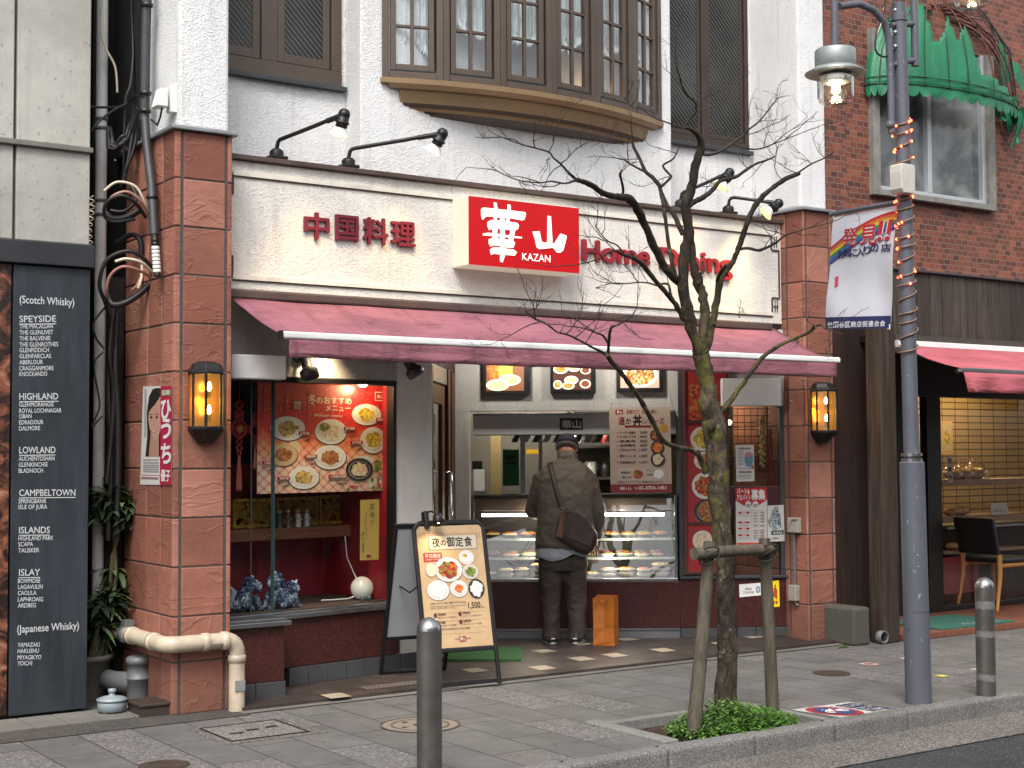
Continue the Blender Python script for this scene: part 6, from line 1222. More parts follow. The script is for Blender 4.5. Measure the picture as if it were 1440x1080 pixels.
m = MB(); a0, z0 = PY(8.72).st(1395, 726); a1 = PY(8.72).st(1419, 726)[0]; m.prism(PY(8.72), [(a0, sB[2]+.001), (a1, sB[2]+.001), (a1-.03, sB[2]+.11), (a0-.02, sB[2]+.11)], -.01, 0, PAPER); m.pxtext('本日のパン', PY(8.72), 1397, 720, 3.4, .001, DKI, 1415, .01, cap=.86); tag(m.build('price_card'), 'small white card standing on the middle bakery shelf', 'card')
m = MB(); T_ = PY(8.7); m.pxpoly(T_, [(1332,641),(1338,641),(1340,679),(1334,679)], -.004, 0, PAPER)
for i, ch in enumerate('営業中'): m.pxtext(ch, T_, 1333.6, 651+i*11.5, 6, .001, ink('#1c1714'), 1338.4, .04, cap=.86)
tag(m.build('open_strip'), 'narrow white vertical sign with three black characters in the bakery', 'sign')
for i, (u0, v0, u1, v1, y, l) in enumerate(((1292, 596, 1306, 638, 10.3, 'framed dark picture of a pot on the bakery wall left of the black post'), (1323, 592, 1340, 639, 10.3, 'framed yellow flower picture on the bakery wall right of the black post'))):
    F_ = PY(y); m = MB(); m.pxrect(F_, u0, v0, u1, v1, -.02, 0, mat('pale_frame', '#b99a6a', .5, 0, .1)); m.pxrect(F_, u0+2, v0+4, u1-2, v1-5, 0, .004, ink('#d9caa0')); m.pxdisc(F_, (u0+u1)/2, (v0+v1)/2+(2 if i == 0 else 0), 4, 10, .006, ink('#3a3630') if i == 0 else FD['yellow'], 16, .3, 2); tag(m.build('framed_picture'), l, 'picture', 'framed pictures in the bakery')
RP_ = PY(8.62); m = MB(); m.pxrect(RP_, 1327, 783, 1376, 834, -.02, 0, mat('bakery_red_panel', '#7a2430', .4, 0, .15)); tag(m.build('red_counter_panel'), 'dull red counter panel at the bottom of the bakery window', 'panel')
m = MB(); m.box(ag0+.5, 14, 8.9, 9.4, 0, .75, DARKBOARD); m.box(ag0+.5, 14, 8.85, 9.42, .75, .78, STEEL); tag(m.build('bakery_counter', bevel=.004), 'dark bakery counter with a steel top behind the chair', 'counter')
# chair on the step: back to the street's left, seat to the right
q = pz(1392, 858, zt_); ch_ = thing('wooden_chair', 'wooden chair with black padded back and seat on the terracotta step', 'chair', (q.x, q.y, zt_)); cx, cy = q.x+.05, q.y+.1; BLKL = mat('black_leatherette', '#16181b', .45, 0, .1)
def cp(x_, y_, z_): return (cx+x_, cy+y_, zt_+z_)
m = MB(); m.loft([[cp(-.05-.08*f-.02, s_*.215, .50+.33*f) for s_ in (-1,1)]+[cp(-.05-.08*f+.022, s_*.215, .50+.33*f) for s_ in (1,-1)] for f in (0,.3,.7,1)], BLKL); m.sm = [False]*len(m.sm); m.build('backrest', ch_, .012)
m = MB(); m.box(cx-.02, cx+.42, cy-.22, cy+.22, zt_+.42, zt_+.47, BLKL); m.build('seat', ch_, .02)
for sx_, sy in ((0,-1),(0,1),(1,-1),(1,1)):
    x0 = -.03 if sx_ == 0 else .4; m = MB(); m.tube([cp(x0, sy*.2, .5 if sx_ == 0 else .42), cp(x0+(.0 if sx_ else -.0), sy*.2, .3), cp(x0+(.04 if sx_ else -.07), sy*.215, 0)], [.024,.022,.014], TANWOOD, 8); m.build('leg', ch_)
m = MB()
for sy in (-1, 1): m.tube([cp(-.03, sy*.2, .40), cp(.4, sy*.2, .40)], .02, TANWOOD, 8)
m.build('seat_rail', ch_)
DM = mat('dark_green_mat', '#24584c', .95, 0, .2, 60, .5, 300, .004); c = [pz(1310, 884, .07), pz(1398, 886.5, .07), pz(1436, 876, .07), pz(1335, 859, .07)]; t = thing('door_mat', 'dark green doormat with pale script on the terracotta step', 'mat', c[0]); m = MB()
mx0, mx1, my0, my1 = 9.42, 10.35, 7.62, 8.25; m.box(mx0, mx1, my0, my1, zt_, zt_+.012, DM); m.build('mat', t, .003)
class Flat:
    def __init__(s, o, ang, z): s.o = Vector((o[0], o[1])); s.t = Vector((math.cos(ang), math.sin(ang))); s.n = Vector((-s.t.y, s.t.x)); s.z = z
    def p(s, a, b, d=0): q = s.o+s.t*a+s.n*b; return Vector((q.x, q.y, s.z+d))
    def st(s, u, v, d=0): q = pz(u, v, s.z+d); w_ = Vector((q.x, q.y))-s.o; return (w_.dot(s.t), w_.dot(s.n))
m = MB(); m.text('Welcome', Flat((mx0+.38, my0+.06), 0, zt_+.0122), 0, 0, .10, .001, ink('#9fb0a4'), .48, .0, shear=.4); m.build('lettering', t)
# pink awning of the bakery
PK = m_awn('faded_red_awning_cloth', '#a95a63', .15); aw2 = thing('awning', 'bright faded red awning over the bakery at the right edge', 'awning', (10, 7.5, 2.3)); ya, yb = 7.66, 7.0; zA = PY(ya).st(1300, 488)[1]; fB, zB = PY(yb).st(1352, 518)
m = MB(); vs = []; fs = []; n = 40
for j in range(5):
    t_ = j/4
    for i in range(n+1): x = (9.0+(fB-9.0)*t_*1.0)+5*i/n; vs.append((x, ya+(yb-ya)*t_, zA+(zB-zA)*t_-.02*math.sin(math.pi*t_)+.012*noise.noise(Vector((x*4, t_*2, 9)))*math.sin(math.pi*t_)))
for j in range(4):
    for i in range(n): a = j*(n+1)+i; fs.append((a, a+1, a+n+2, a+n+1))
m.add(vs, fs, PK, True); o = m.build('canopy', aw2); s_ = o.modifiers.new('thickness', 'SOLIDIFY'); s_.thickness = .004
m = MB(); m.box(fB-.03, fB+5, yb-.03, yb+.01, zB-.03, zB+.005, STEEL); m.build('front_bar', aw2, .006); m = MB(); vs = []; fs = []
for j in range(5):
    for i in range(101): t_ = j/4; x = fB-.02+5*i/100; vs.append((x+.05*t_*(i < 2), yb-.035-.03*t_*math.sin(i*.7+noise.noise(Vector((i*.13, 2, 2)))*3), zB-.03-.15*t_))
for j in range(4):
    for i in range(100): a = j*101+i; fs.append((a, a+1, a+102, a+101))
m.add(vs, fs, PK, True); o = m.build('valance', aw2); s_ = o.modifiers.new('thickness', 'SOLIDIFY'); s_.thickness = .003
m = MB(); m.tube([(9.05, ya, zA-.05), (9.3, 7.3, (zA+zB)/2-.08), (fB, yb+.03, zB-.02)], .022, BLACKM, 8); m.build('folding_arm', aw2)

# ---------------------------------------------------------------- torn green window awning
GRN = N('green_awning_cloth'); GRN.base(GRN.ramp(GRN.noise(3, 6, .7).outputs['Fac'], [(.3, lin('#08583a')), (.7, lin('#0e6e48'))])); GRN.set(.5); GRN.bump(GRN.noise(1, 5, .6, GRN.mapv((10, 10, 5)), dist=.4).outputs['Fac'], .5, .02); GRN = GRN.m
ga = thing('green_awning', 'torn green dome awning with bare bent ribs over the upper brick-wall window', 'awning', (10, 7.9, 3.6))
gA, gzl = BK.st(1213, 118); gB, gzr = BK.st(1425, 165); gz0 = gzl; 
gx0 = BK.st(1214, 125)[0]; gx1 = BK.st(1418, 150)[0]; zl = (BK.st(1214, 125)[1]+BK.st(1418, 150)[1])/2-.04; gc = (gx0+gx1)/2; gr = (gx1-gx0)/2; gh = 1.02*(BK.st(1305, 5)[1]-zl); gp = .34
def dome(a, e): # a: 0 left .. pi right along the rim, e: 0 rim .. 1 top at wall
    x = gc-gr*math.cos(a)*math.cos(e*math.pi/2*.0)*(1-.0*e)
    rr_ = math.cos(e*math.pi/2); return Vector((gc-gr*math.cos(a)*(.1+.9*rr_**.75), YB-.02-gp*math.sin(a)*rr_, zl+gh*math.sin(e*math.pi/2)*(.86+.14*math.sin(a))))
TORN = [0.97,0.97,0.97,0.97,0.96,0.96,0.96,0.96,0.95,0.95,0.95,0.94,0.94,0.93,0.93,0.92,0.89,0.87,0.84,0.82,0.8,0.79,0.77,0.76,0.75,0.73,0.72,0.68,0.63,0.56,0.5,0.43,0.37,0.32,0.31,0.31,0.34,0.37,0.41,0.47,0.52,0.54,0.45,0.34,0.34,0.36,0.4,0.43,0.46,0.49,0.22,0.17,0.14,0.14,0.14,0.13,0.13,0.13,0.12,0.12,0.11,0.1,0.1,0.09,0.09,0.08,0.08,0.07,0.07,0.06,0.06,0.06,0.06,0.06,0.06,0.07,0.07,0.07,0.08,0.08,0.08,0.09,0.09,0.09,0.1,0.1,0.1,0.11,0.11,0.12,0.12,0.12,0.13,0.14,0.16,0.17]
m = MB(); na, ne = 96, 28; keep = {}; vs = []; fs = []
for i in range(na+1):
    for j in range(ne+1): vs.append(dome(math.pi*i/na, j/ne)+Vector((0, .014*noise.noise(Vector((i*.35, j*.12, 0)))-.004*math.sin(i*.52)*(1-j/ne), .012*noise.noise(Vector((i*.22, j*.3, 5))))))
for i in range(na):
    f = i/na
    for j in range(ne):
        lim = TORN[i]
        if j/ne < lim: a = i*(ne+1)+j; fs.append((a, a+ne+1, a+ne+2, a+1))
m.add(vs, fs, GRN, True); o = m.build('canopy', ga); s_ = o.modifiers.new('thickness', 'SOLIDIFY'); s_.thickness = .004
m = MB(); vs = []; fs = []
for i in range(193):
    a = math.pi*i/192; p = dome(a, 0); p.y -= .004; k = abs(math.sin(i*math.pi/9)); drop = .04+.05*k**.6
    vs += [p+Vector((0,0,.02)), p+Vector((0,-.004*math.sin(i*.4),-drop*.5)), p+Vector((0,-.008*math.sin(i*.25),-drop))]
for i in range(192):
    for k in (0, 1): fs.append((i*3+k, i*3+3+k, i*3+4+k, i*3+1+k))
m.add(vs, fs, GRN, True); m.build('valance', ga)
m = MB()
for f in (.15, .32, .5, .62, .72, .82, .9, .97): m.tube([dome(math.pi*f, e/10)+Vector((0,.016,-.01)) for e in range(11)], .008, mat('rusty_rib', '#5b3a30', .7, .4, .4, 30), 6)
m.tube([dome(math.pi*i/24, 0)+Vector((0,.004,.01)) for i in range(25)], .01, BLACKM, 6); m.tube([dome(math.pi*i/24, .55)+Vector((0,.01,0)) for i in range(10, 25)], .006, mat('rusty_rib', '#5b3a30'), 6)
for i in range(7): a0 = .55+.05*i; m.tube([dome(math.pi*a0, .98), dome(math.pi*(a0+.06), .75)+Vector((.05,-.05,.06)), dome(math.pi*(a0+.12), .4)+Vector((.03,-.03,.04)), dome(math.pi*(a0+.1), .1)], .004, BLACKM, 5)
m.build('ribs', ga)
m = MB(); PIP = mat('dark_green_piping', '#062a1c', .6, 0, 0)
for f in (.1, .2, .305, .4, .48, .6, .75): m.tube([dome(math.pi*f, e*TORN[int(f*96)]/8)+Vector((0,-.008,0)) for e in range(9)], .005, PIP, 5)
for e_ in (.0, .05): m.tube([dome(math.pi*i/40, e_)+Vector((0,-.012,.01)) for i in range(41)], .004, PIP, 5)
m.build('seams', ga)
m = MB(); rr = random.Random(4); q = dome(math.pi*.985, 0)
for i, (dx, L, w_) in enumerate(((.0,.38,.10),(.06,.34,.07),(-.07,.24,.16),(.02,.15,.2),(-.2,.16,.12))):
    n_ = 7; vs = []
    for j in range(n_): t_ = j/(n_-1); c = q+Vector((dx+.05*math.sin(t_*4+i), -.03-.03*math.sin(t_*5+i*2), .08-L*t_)); ww = w_*(1-t_*.75)*.5; vs += [c+Vector((-ww, .02*math.sin(i+j), 0)), c+Vector((0, -.03, 0)), c+Vector((ww, .02, 0))]
    m.add(vs, [f_ for j in range(n_-1) for f_ in ((j*3,j*3+1,j*3+4,j*3+3),(j*3+1,j*3+2,j*3+5,j*3+4))], GRN, True)
q2 = dome(math.pi*.90, .25); m.add([q2+Vector((-.05,-.02,.18)), q2+Vector((.05,-.05,.12)), q2+Vector((.2,-.03,-.16)), q2+Vector((.05,-.06,-.1)), q2+Vector((-.02,-.05,0))], [(0,1,2,3,4)], GRN)
q2 = dome(math.pi*.93, .5); m.add([q2+Vector((0,-.01,.2)), q2+Vector((.05,-.04,.0)), q2+Vector((.12,-.03,-.25)), q2+Vector((.03,-.02,-.3)), q2+Vector((-.03,-.02,0))], [(0,1,2,3,4)], GRN); m.build('torn_cloth', ga)

# ---------------------------------------------------------------- street lamp
LB = Vector((6.875, 5.74, 0)); lt = py(1263.5, -10, 5.74); lean = (lt-LB)/lt.z
def lp(z, dx=0, dy=0): q = LB+lean*z; return Vector((q.x+dx, q.y+dy, z))
zsl = PY(5.74).st(1287, 650)[1]; ztp = PY(5.74).st(1265, 5)[1]
lamp = thing('street_lamp', 'blue grey street lamp pole with hanging glass lantern beside the banner', 'street lamp', LB)
m = MB(); m.tube([lp(0), lp(zsl)], [.077,.073], POLE, 24); m.tube([lp(zsl), lp(zsl+.012)], [.073,.05], POLE, 24, False); m.build('lower_pole', lamp)
m = MB(); m.tube([lp(zsl-.02), lp(ztp)], [.047,.043], POLE, 20); m.tube([lp(ztp-.11), lp(ztp-.06)], .049, POLE, 20); m.build('upper_pole', lamp)
m = MB()
for dz in (0.005, .036): m.tube([lp(zsl+dz), lp(zsl+dz+.018)], .062, STEEL, 20)
m.build('steel_bands', lamp)
m = MB(); hz = PY(5.66).st(1290, 785)[1]
n = 12; rng_ = [Vector((math.cos(a), math.sin(a), 0)) for a in [R(200+i*7.3) for i in range(n)]]
vs = []; 
for z in (hz-.32, hz+.06): q = lp(z); vs += [q+d*.0775 for d in rng_]
m.add(vs, [(i, i+1, n+i+1, n+i) for i in range(n-1)], POLE, True); m.build('access_door', lamp)
m = MB(); 
for v in (782, 798): 
    q = lp(PY(5.66).st(1284, v)[1], -.045, -.062); m.ball(q, .006, STEEL, 8)
m.build('door_screws', lamp)
YL = 5.74
def lq(u, v): return py(u, v, YL)
m = MB(); m.tube([lq(1254, 187), lq(1253, 120), lq(1250, 55), lq(1244, 32), lq(1228, 14), lq(1208, 5), lq(1180, 9)], .022, POLE, 12); m.tube([lq(1173, -30), lq(1174, 64)], .022, POLE, 12); m.ball(lq(1252, 176), .028, POLE, 12)
for v in (36, 92): m.tube([lq(1253, v), lq(1268, v-3)], .017, POLE, 10)
m.tube([lq(1285, -30), lq(1287, 93)], .024, POLE, 12)
for v in (35, 87): m.tube([lq(1268, v), lq(1287, v-2)], .019, POLE, 10)
m.build('arms', lamp)
m = MB()
for v in (15, 46, 66): m.ball(lq(1259, v), .018, STEEL, 10)
m.build('fittings', lamp)
LG = glass('lantern_glass', (.93,.94,.9), 2.8); GLOW = emit('lamp_glow', (1, .93, .68), 3.2)
def lampion(c, label_parts=True):
    m = MB(); m.lathe(c, [(.112,.0),(.118,.01),(.118,.10),(.113,.108),(.0,.112)], GALV, 32); m.lathe(c, [(.175,-.035),(.178,-.03),(.12,.004),(.0,.002)], GALV, 40); m.build('lantern_hood', lamp)
    m = MB(); m.lathe(c+Vector((0,0,-.035)), [(.105,0),(.107,-.02),(.105,-.14),(.095,-.165),(.06,-.175),(.0,-.177)], LG, 36); m.build('lantern_glass', lamp)
    m = MB(); m.lathe(c+Vector((0,0,-.115)), [(.0,-.04),(.020,-.03),(.026,-.005),(.02,.022),(.012,.035)], GLOW, 18); m.build('bulb', lamp)
    m = MB()
    for k in range(3): m.lathe(c+Vector((0,0,-.045-.016*k)), [(.085,0),(.088,-.004),(.05,-.012),(.048,-.009)], mat('louver_metal', '#c9c7ba', .3, .6, .05), 28)
    m.build('reflector', lamp); point_light('lamp_light', c+Vector((0,0,-.12)), 2.2, (1, .88, .6), .04)
c = lq(1175, 96); lampion(c); c2 = lq(1366, -36); lampion(c2)
m = MB(); m.tube([lq(1287, -20), lq(1320, -80), lq(1366, -90), c2+Vector((0,0,.1))], .02, POLE, 10); m.build('second_arm', lamp)
q = lq(1262, 255); t = thing('junction_box', 'pale grey plastic junction box strapped to the lamp pole above the banner', 'junction box', q); m = MB(); q.y -= .03
m.loft([[q+Vector((dx*k, dy, dz)) for dx, dy in ((-.07,-.06),(.055,-.06),(.055,.03),(-.07,.03))] for dz, k in ((-.085,.7),(-.06,.95),(.04,1.0),(.085,.95),(.09,.8))], mat('pale_grey_box', '#b9b5ac', .5, 0, .1, dirt=.3)); m.sm = [False]*len(m.sm); m.build('case', t, .006)
m = MB()
for dz in (-.04, .05): z = q.z+dz; m.tube([lp(z), lp(z+.012)], .051, STEEL, 18)
m.build('strap', t)
# cables at the top of the pole
m = MB(); cable([lq(1245, -5), lq(1242, 20), lq(1234, 40), lq(1231, 60), lq(1233, 74), lq(1245, 80), lq(1255, 72), lq(1258, 66)], .006, CABLE, m); cable([lq(1244, 5), lq(1240, 30), lq(1232, 52), lq(1232, 70)], .004, CABLEW, m); cable([lq(1258, -5), lq(1252, 15), lq(1250, 30), lq(1262, 24)], .004, CABLE, m); tag(m.build('pole_cables'), 'thin black cables drooping at the top of the lamp pole', 'cables')
# rope light spiral
zt0, zt1 = PY(YL).st(1272, 165)[1], PY(YL).st(1281, 500)[1]; rope = thing('rope_light', 'spiral of clear rope light with small red lamps round the lamp pole', 'rope light', lp(zt1)); m = MB(); ROPE = mat('clear_rope_tube', '#7a5c48', .3, 0, .2, 60); pts = []; red = MB(); REDL = emit('red_led', (1, .06, .02), 12); turns = 19; rr = random.Random(3)
def hel(f): a = f*turns*2*math.pi+1.2*math.sin(f*40); z = zt1+(zt0-zt1)*f; q = lp(z); r = .054+.004*math.sin(f*70); return Vector((q.x+r*math.cos(a), q.y+r*math.sin(a), z+.012*math.sin(a+1)))
for i in range(turns*16+1): pts.append(hel(i/(turns*16)))
m.tube(pts, .0048, ROPE, 6); m.build('tube', rope)
for i in range(150):
    f = .28+.72*(i/150)**.8
    if rr.random() < .45: red.ball(hel(f), .0075, REDL, 6)
red.build('red_lamps', rope)
# ---------------------------------------------------------------- banner on its rod
bx = lp(PY(YL).st(1262, 285)[1]).x-.0; BNP = PX(bx)
ra = BNP.st(1262, 285); rb_ = BNP.st(1170, 301); ban = thing('banner', 'white vertical shopping street banner with rainbow and red characters on a grey rod', 'banner', BNP.p(ra[0], ra[1]))
m = MB(); A_ = BNP.p(ra[0]+.05, ra[1]+.004); B_ = BNP.p(rb_[0]-.0, rb_[1]+.0); m.tube([A_, B_], .014, POLE, 10); m.ball(B_, .022, POLE, 10); m.tube([A_+Vector((0,-.03,0)), A_+Vector((0,.03,0))], .028, POLE, 12); m.build('rod', ban)
c4 = [BNP.st(*p) for p in ((1172,306),(1262,288),(1251,462),(1162,463))]     # tl tr br bl
class Cloth:
    """banner cloth: unit square mapped on the hanging quad with soft waves"""
    def p(s, a, b, d=0.0):
        top = [c4[0][k]+(c4[1][k]-c4[0][k])*a for k in (0,1)]; bot = [c4[3][k]+(c4[2][k]-c4[3][k])*a for k in (0,1)]
        q = [bot[k]+(top[k]-bot[k])*b for k in (0,1)]; w_ = (1-b)*(.014*math.sin(a*5.5+b*3)+.006*math.sin(a*11+b*5))+.006*math.sin(b*9+a*2)
        return BNP.p(q[0], q[1], w_+d)
    def st(s, u, v, d=0.0):
        a = b = .5
        for _ in range(8):
            def pr(a, b): q = s.p(a, b, d)-CAM; zc = q.dot(FW); return (720+FPX*q.dot(RT)/zc, 540-FPX*q.dot(UP)/zc)
            x0, y0 = pr(a, b); xa, ya_ = pr(a+.01, b); xb, yb_ = pr(a, b+.01); J = ((xa-x0)/.01, (xb-x0)/.01, (ya_-y0)/.01, (yb_-y0)/.01); D = J[0]*J[3]-J[1]*J[2]; ex, ey = u-x0, v-y0
            a += (J[3]*ex-J[1]*ey)/D; b += (-J[2]*ex+J[0]*ey)/D
        return (a, b)
CL = Cloth()
def grid(mb, a0, a1, b0, b1, mt, d=0, n=24, k=24, f=None):
    vs = []; fs = []
    for j in range(k+1):
        for i in range(n+1): a, b = a0+(a1-a0)*i/n, b0+(b1-b0)*j/k; a, b = f(a, b) if f else (a, b); vs.append(CL.p(a, b, d))
    for j in range(k):
        for i in range(n): q = j*(n+1)+i; fs.append((q, q+1, q+n+2, q+n+1))
    mb.add(vs, fs, mt, True)
m = MB(); grid(m, 0, 1, 0, 1, mat('banner_cloth', '#b4b6be', .8, 0, .05, 4)); m.build('cloth', ban)
m = MB(); NAVY = ink('#232a62')
grid(m, 0, 1, .0, .105, NAVY, .004, 24, 4)
for k_, c_ in enumerate(('#c22a2a', '#d9772a', '#e3c53a', '#3f8f4f', '#2f6fb0', '#4a3a8a')):   # rainbow
    r0 = .80-.045*k_; grid(m, 0, 1, 0, 1, ink(c_), .004+.0002*k_, 40, 2, lambda a, b, r0=r0: (a, min(.985, max(.0, .955-.32*(1-math.sin(math.pi*(.10+.42*a)))-.026*k_-.026*(1-b)))))
REDB = ink('#c81f30'); WHB = ink('#eef0f4')
def bt(s_, u0, v, h, u1, v1, mt, bold, d): m.pxtext(s_, CL, u0, v, h, d, mt, u1, bold, v1=v1, cap=.86)
def bchar(ch, quad, mt, bold, d):
    vs, fs = glyphs(ch, bold); x0 = min(v[0] for v in vs); x1 = max(v[0] for v in vs); y0 = min(v[1] for v in vs); y1 = max(v[1] for v in vs); st = [CL.st(*p) for p in quad]; out = []
    for v in vs:
        a = (v[0]-x0)/(x1-x0); b = (v[1]-y0)/(y1-y0); q = [(st[3][k]*(1-a)+st[2][k]*a)*(1-b)+(st[0][k]*(1-a)+st[1][k]*a)*b for k in (0,1)]; out.append(CL.p(q[0], q[1], d))
    m.add(out, fs, mt)
for ch, q in (('発', ((1187,322),(1208,319),(1206,346),(1185,347))), ('見', ((1211,318),(1236,314),(1233,344),(1210,345))), ('‼', ((1237,311),(1259,308),(1251,338),(1234,340)))):
    for b_, mt, d in ((.075, NAVY, .006), (.055, WHB, .007), (.022, REDB, .008)): bchar(ch, q, mt, b_, d)
for ch, u, v in zip('お気に入りの店', (1178.5,1186,1196,1205.5,1215,1225.5,1240), (363.5,361.5,361,360,357.5,354,354)): bchar(ch, ((u,v-11),(u+ (11 if ch!='店' else 14),v-12),(u+(10.5 if ch!='店' else 13.5),v),(u-.5,v+.5)), NAVY, .03, .006)
for i, ch in enumerate('世田谷区商店街連合会'): u = 1164.5+8.2*i; bchar(ch, ((u,453-.25*i),(u+7.4,452.5-.25*i),(u+7.2,461-.25*i),(u-.2,461.5-.25*i)), WHB, .025, .006)
m.pxpoly(CL, [(1174,390),(1178.5,388),(1178,402),(1173.5,404)], 0, .005, ink('#d9506a')); m.build('print', ban)
m = MB()
for u, v in ((1172,306),(1261,289),(1251,461)): q = BNP.st(u, v); m.tube([BNP.p(q[0], q[1]+.02, .0), BNP.p(q[0]+.01, q[1]-.012, .012), BNP.p(q[0], q[1]-.005, .02)], .004, CABLEW, 5)
m.build('ties', ban)

# ---------------------------------------------------------------- bollards
def bollard(x, y, h, label):
    t = thing('bollard', label, 'bollard', (x, y, 0), 'steel bollards along the kerb'); r = .0575; m = MB(); m.lathe((x,y,0), [(r,0),(r,h-r*1.05)], STEELD, 40); m.build('post', t); m = MB(); m.lathe((x,y,h-r*1.05), [(r,0)]+[(r*math.cos(a), r*1.05*math.sin(a)) for a in [i*math.pi/2/10 for i in range(1, 11)]], STEEL, 40); m.build('dome_top', t); return t
bollard(3.44, 5.66, .75, 'near steel bollard with domed top in front of the standing menu sign')
t = bollard(7.40, 5.66, .72, 'steel bollard with strips of grey tape beside the lamp pole'); TAPE = mat('grey_tape', '#666564', .5, .1, .2, 20)
for v0, v1 in ((845, 856), (887, 896), (947, 956)):
    m = MB(); z1 = PY(5.6).st(1402, v0)[1]; z0 = PY(5.6).st(1402, v1)[1]; n = 22; vs = []
    for i in range(n): a = R(150+200*i/(n-1)); w_ = .0025*math.sin(i*1.3)+.02*(i/n)*(1 if v0 == 947 else .1); vs += [(7.40+.0585*math.cos(a), 5.66+.0585*math.sin(a), z0-w_), (7.40+.0585*math.cos(a), 5.66+.0585*math.sin(a), z1-w_*.8)]
    m.add(vs, [(i*2, i*2+2, i*2+3, i*2+1) for i in range(n-1)], TAPE, True); m.build('tape', t)

# ---------------------------------------------------------------- standing A-board
class Tilt:
    def __init__(s, O, ex, ez): s.O = O; s.ex = ex.normalized(); s.ez = (ez-s.ex*ez.dot(s.ex)).normalized(); s.nn = s.ex.cross(s.ez); s.nn = s.nn if s.nn.dot(CAM-O) > 0 else -s.nn
    def p(s, a, z, d=0): return s.O+s.ex*a+s.ez*z+s.nn*d
    def st(s, u, v, d=0): r = ray(u, v); o = s.O+s.nn*d; k = (o-CAM).dot(s.nn)/r.dot(s.nn); q = CAM+r*k-o; return (q.dot(s.ex), q.dot(s.ez))
f0 = pz(600, 969, .02); f1 = pz(699, 961, .02); ex = (f1-f0); ex.z = 0; W_ = ex.length; back = Vector((-ex.y, ex.x, 0)).normalized()
AH = py(568, 733, f0.y+.28).z; topc = f0+back*.26; topc.z = AH
AB = Tilt(f0, ex, topc-f0); ab = thing('menu_stand', 'black framed A-board showing the evening set meal with bowls and price', 'menu sign', f0.lerp(f1, .5)+back*.25)
Lh = (topc-f0).length; W_ = W_+.03; br_ = .022
a_l = AB.st(578, 850)[0]; m = MB()
_, zbt = AB.st(650, 910); z_top = Lh
for s0, s1, z0, z1 in ((0, .024, 0, Lh-.05), (W_-.024, W_, 0, Lh-.05), (.05, W_-.05, Lh-.03, Lh), (.024, W_-.024, .01, .034)): m.pbox(AB, s0, s1, z0, z1, -.012, .012, BLACKM)
for s_, sg in ((.0, 1), (W_, -1)): m.prism(AB, [(s_, Lh-.05), (s_+sg*.05, Lh), (s_+sg*.05, Lh-.03), (s_+sg*.024, Lh-.06)], -.012, .012, BLACKM)
m.pbox(AB, .024, W_-.024, zbt-.028, zbt-.004, -.012, .014, BLACKM); m.build('front_frame', ab, .004)
b0 = pz(533, 951, .03); tl = AB.p(.02, Lh-.02, -.02); tr_ = AB.p(W_-.02, Lh-.02, -.02); b1 = b0+ex.normalized()*(W_-.04)
BA = Tilt(b0, ex, tl-b0); BL = (tl-b0).length; m = MB()
for s0, s1, z0, z1 in ((0, .024, 0, BL), (W_-.064, W_-.04, 0, BL), (.024, W_-.064, .01, .034), (.024, W_-.064, .25, .275), (.024, W_-.064, BL-.03, BL)): m.pbox(BA, s0, s1, z0, z1, -.012, .012, BLACKM)
m.build('rear_frame', ab, .004); m = MB(); m.pbox(BA, .024, W_-.064, .275, BL-.03, -.004, .004, mat('board_back_grey', '#8b8d90', .6, 0, .08)); m.build('rear_panel', ab)
m = MB(); ca = AB.p(.03, Lh*.62, -.014); cb_ = b0.lerp(tl, .6); m.tube([ca, ca.lerp(cb_, .5)-Vector((0,0,.05)), cb_], .005, BLACKM, 6); m.build('stay_cord', ab)
pz0_ = zbt; ps0, ps1, pz1_ = .028, W_-.028, Lh-.036
APAP = N('set_meal_print'); g = APAP.coord('Generated'); sp = APAP.n('SeparateXYZ'); APAP.l(g, sp.inputs[0]); APAP.base(APAP.ramp(APAP.noise(3, 5, .6, g).outputs['Fac'], [(.3, lin('#a88a66')), (.7, lin('#bba07c'))])); APAP.set(.45); APAP = APAP.m
m = MB(); m.pbox(AB, ps0, ps1, pz0_, pz1_, -.004, .002, APAP); m.build('poster_sheet', ab); m = MB()
# print coordinates are fractions of the sheet read from the photograph's quadrilateral
def Q(x_, y_): return (540+x_/3.859, 700+y_/3.857)
def aq(x_, y_):     # pixel -> bilinear sheet coordinates
    quad = ((154,140),(528,130),(598,782),(215,822)); a = b = .5
    for _ in range(12):
        def F_(a, b): 
            top = [quad[0][k]+(quad[1][k]-quad[0][k])*a for k in (0,1)]; bot = [quad[3][k]+(quad[2][k]-quad[3][k])*a for k in (0,1)]; return [top[k]+(bot[k]-top[k])*b for k in (0,1)]
        x0, y0 = F_(a, b); xa, ya_ = F_(a+.01, b); xb, yb_ = F_(a, b+.01); J = ((xa-x0)/.01, (xb-x0)/.01, (ya_-y0)/.01, (yb_-y0)/.01); D = J[0]*J[3]-J[1]*J[2]; ex_, ey_ = x_-x0, y_-y0; a += (J[3]*ex_-J[1]*ey_)/D; b += (-J[2]*ex_+J[0]*ey_)/D
    return (ps0+(ps1-ps0)*a, pz1_+(pz0_-pz1_)*b)
class AS:
    def p(s, a, z, d=0): return AB.p(a, z, d+.002)
    def st(s, u, v, d=0): return aq(u, v)
AS = AS()
def T(s_, x0, y, h, x1, mt=DKI, bold=.01, cap=.86, shear=0): a, z = aq(x0, y); a1 = aq(x1, y)[0]; hh = aq(x0, y-h)[1]-z; m.text(s_, AS, a, z, hh, .003, mt, a1-a, bold, cap=cap, shear=shear)
def rect(x0, y0, x1, y1, mt, d=.001): m.pxrect(AS, x0, y0, x1, y1, 0, d, mt)
BRN = ink('#7a4a34'); CR2 = ink('#eadfc8')
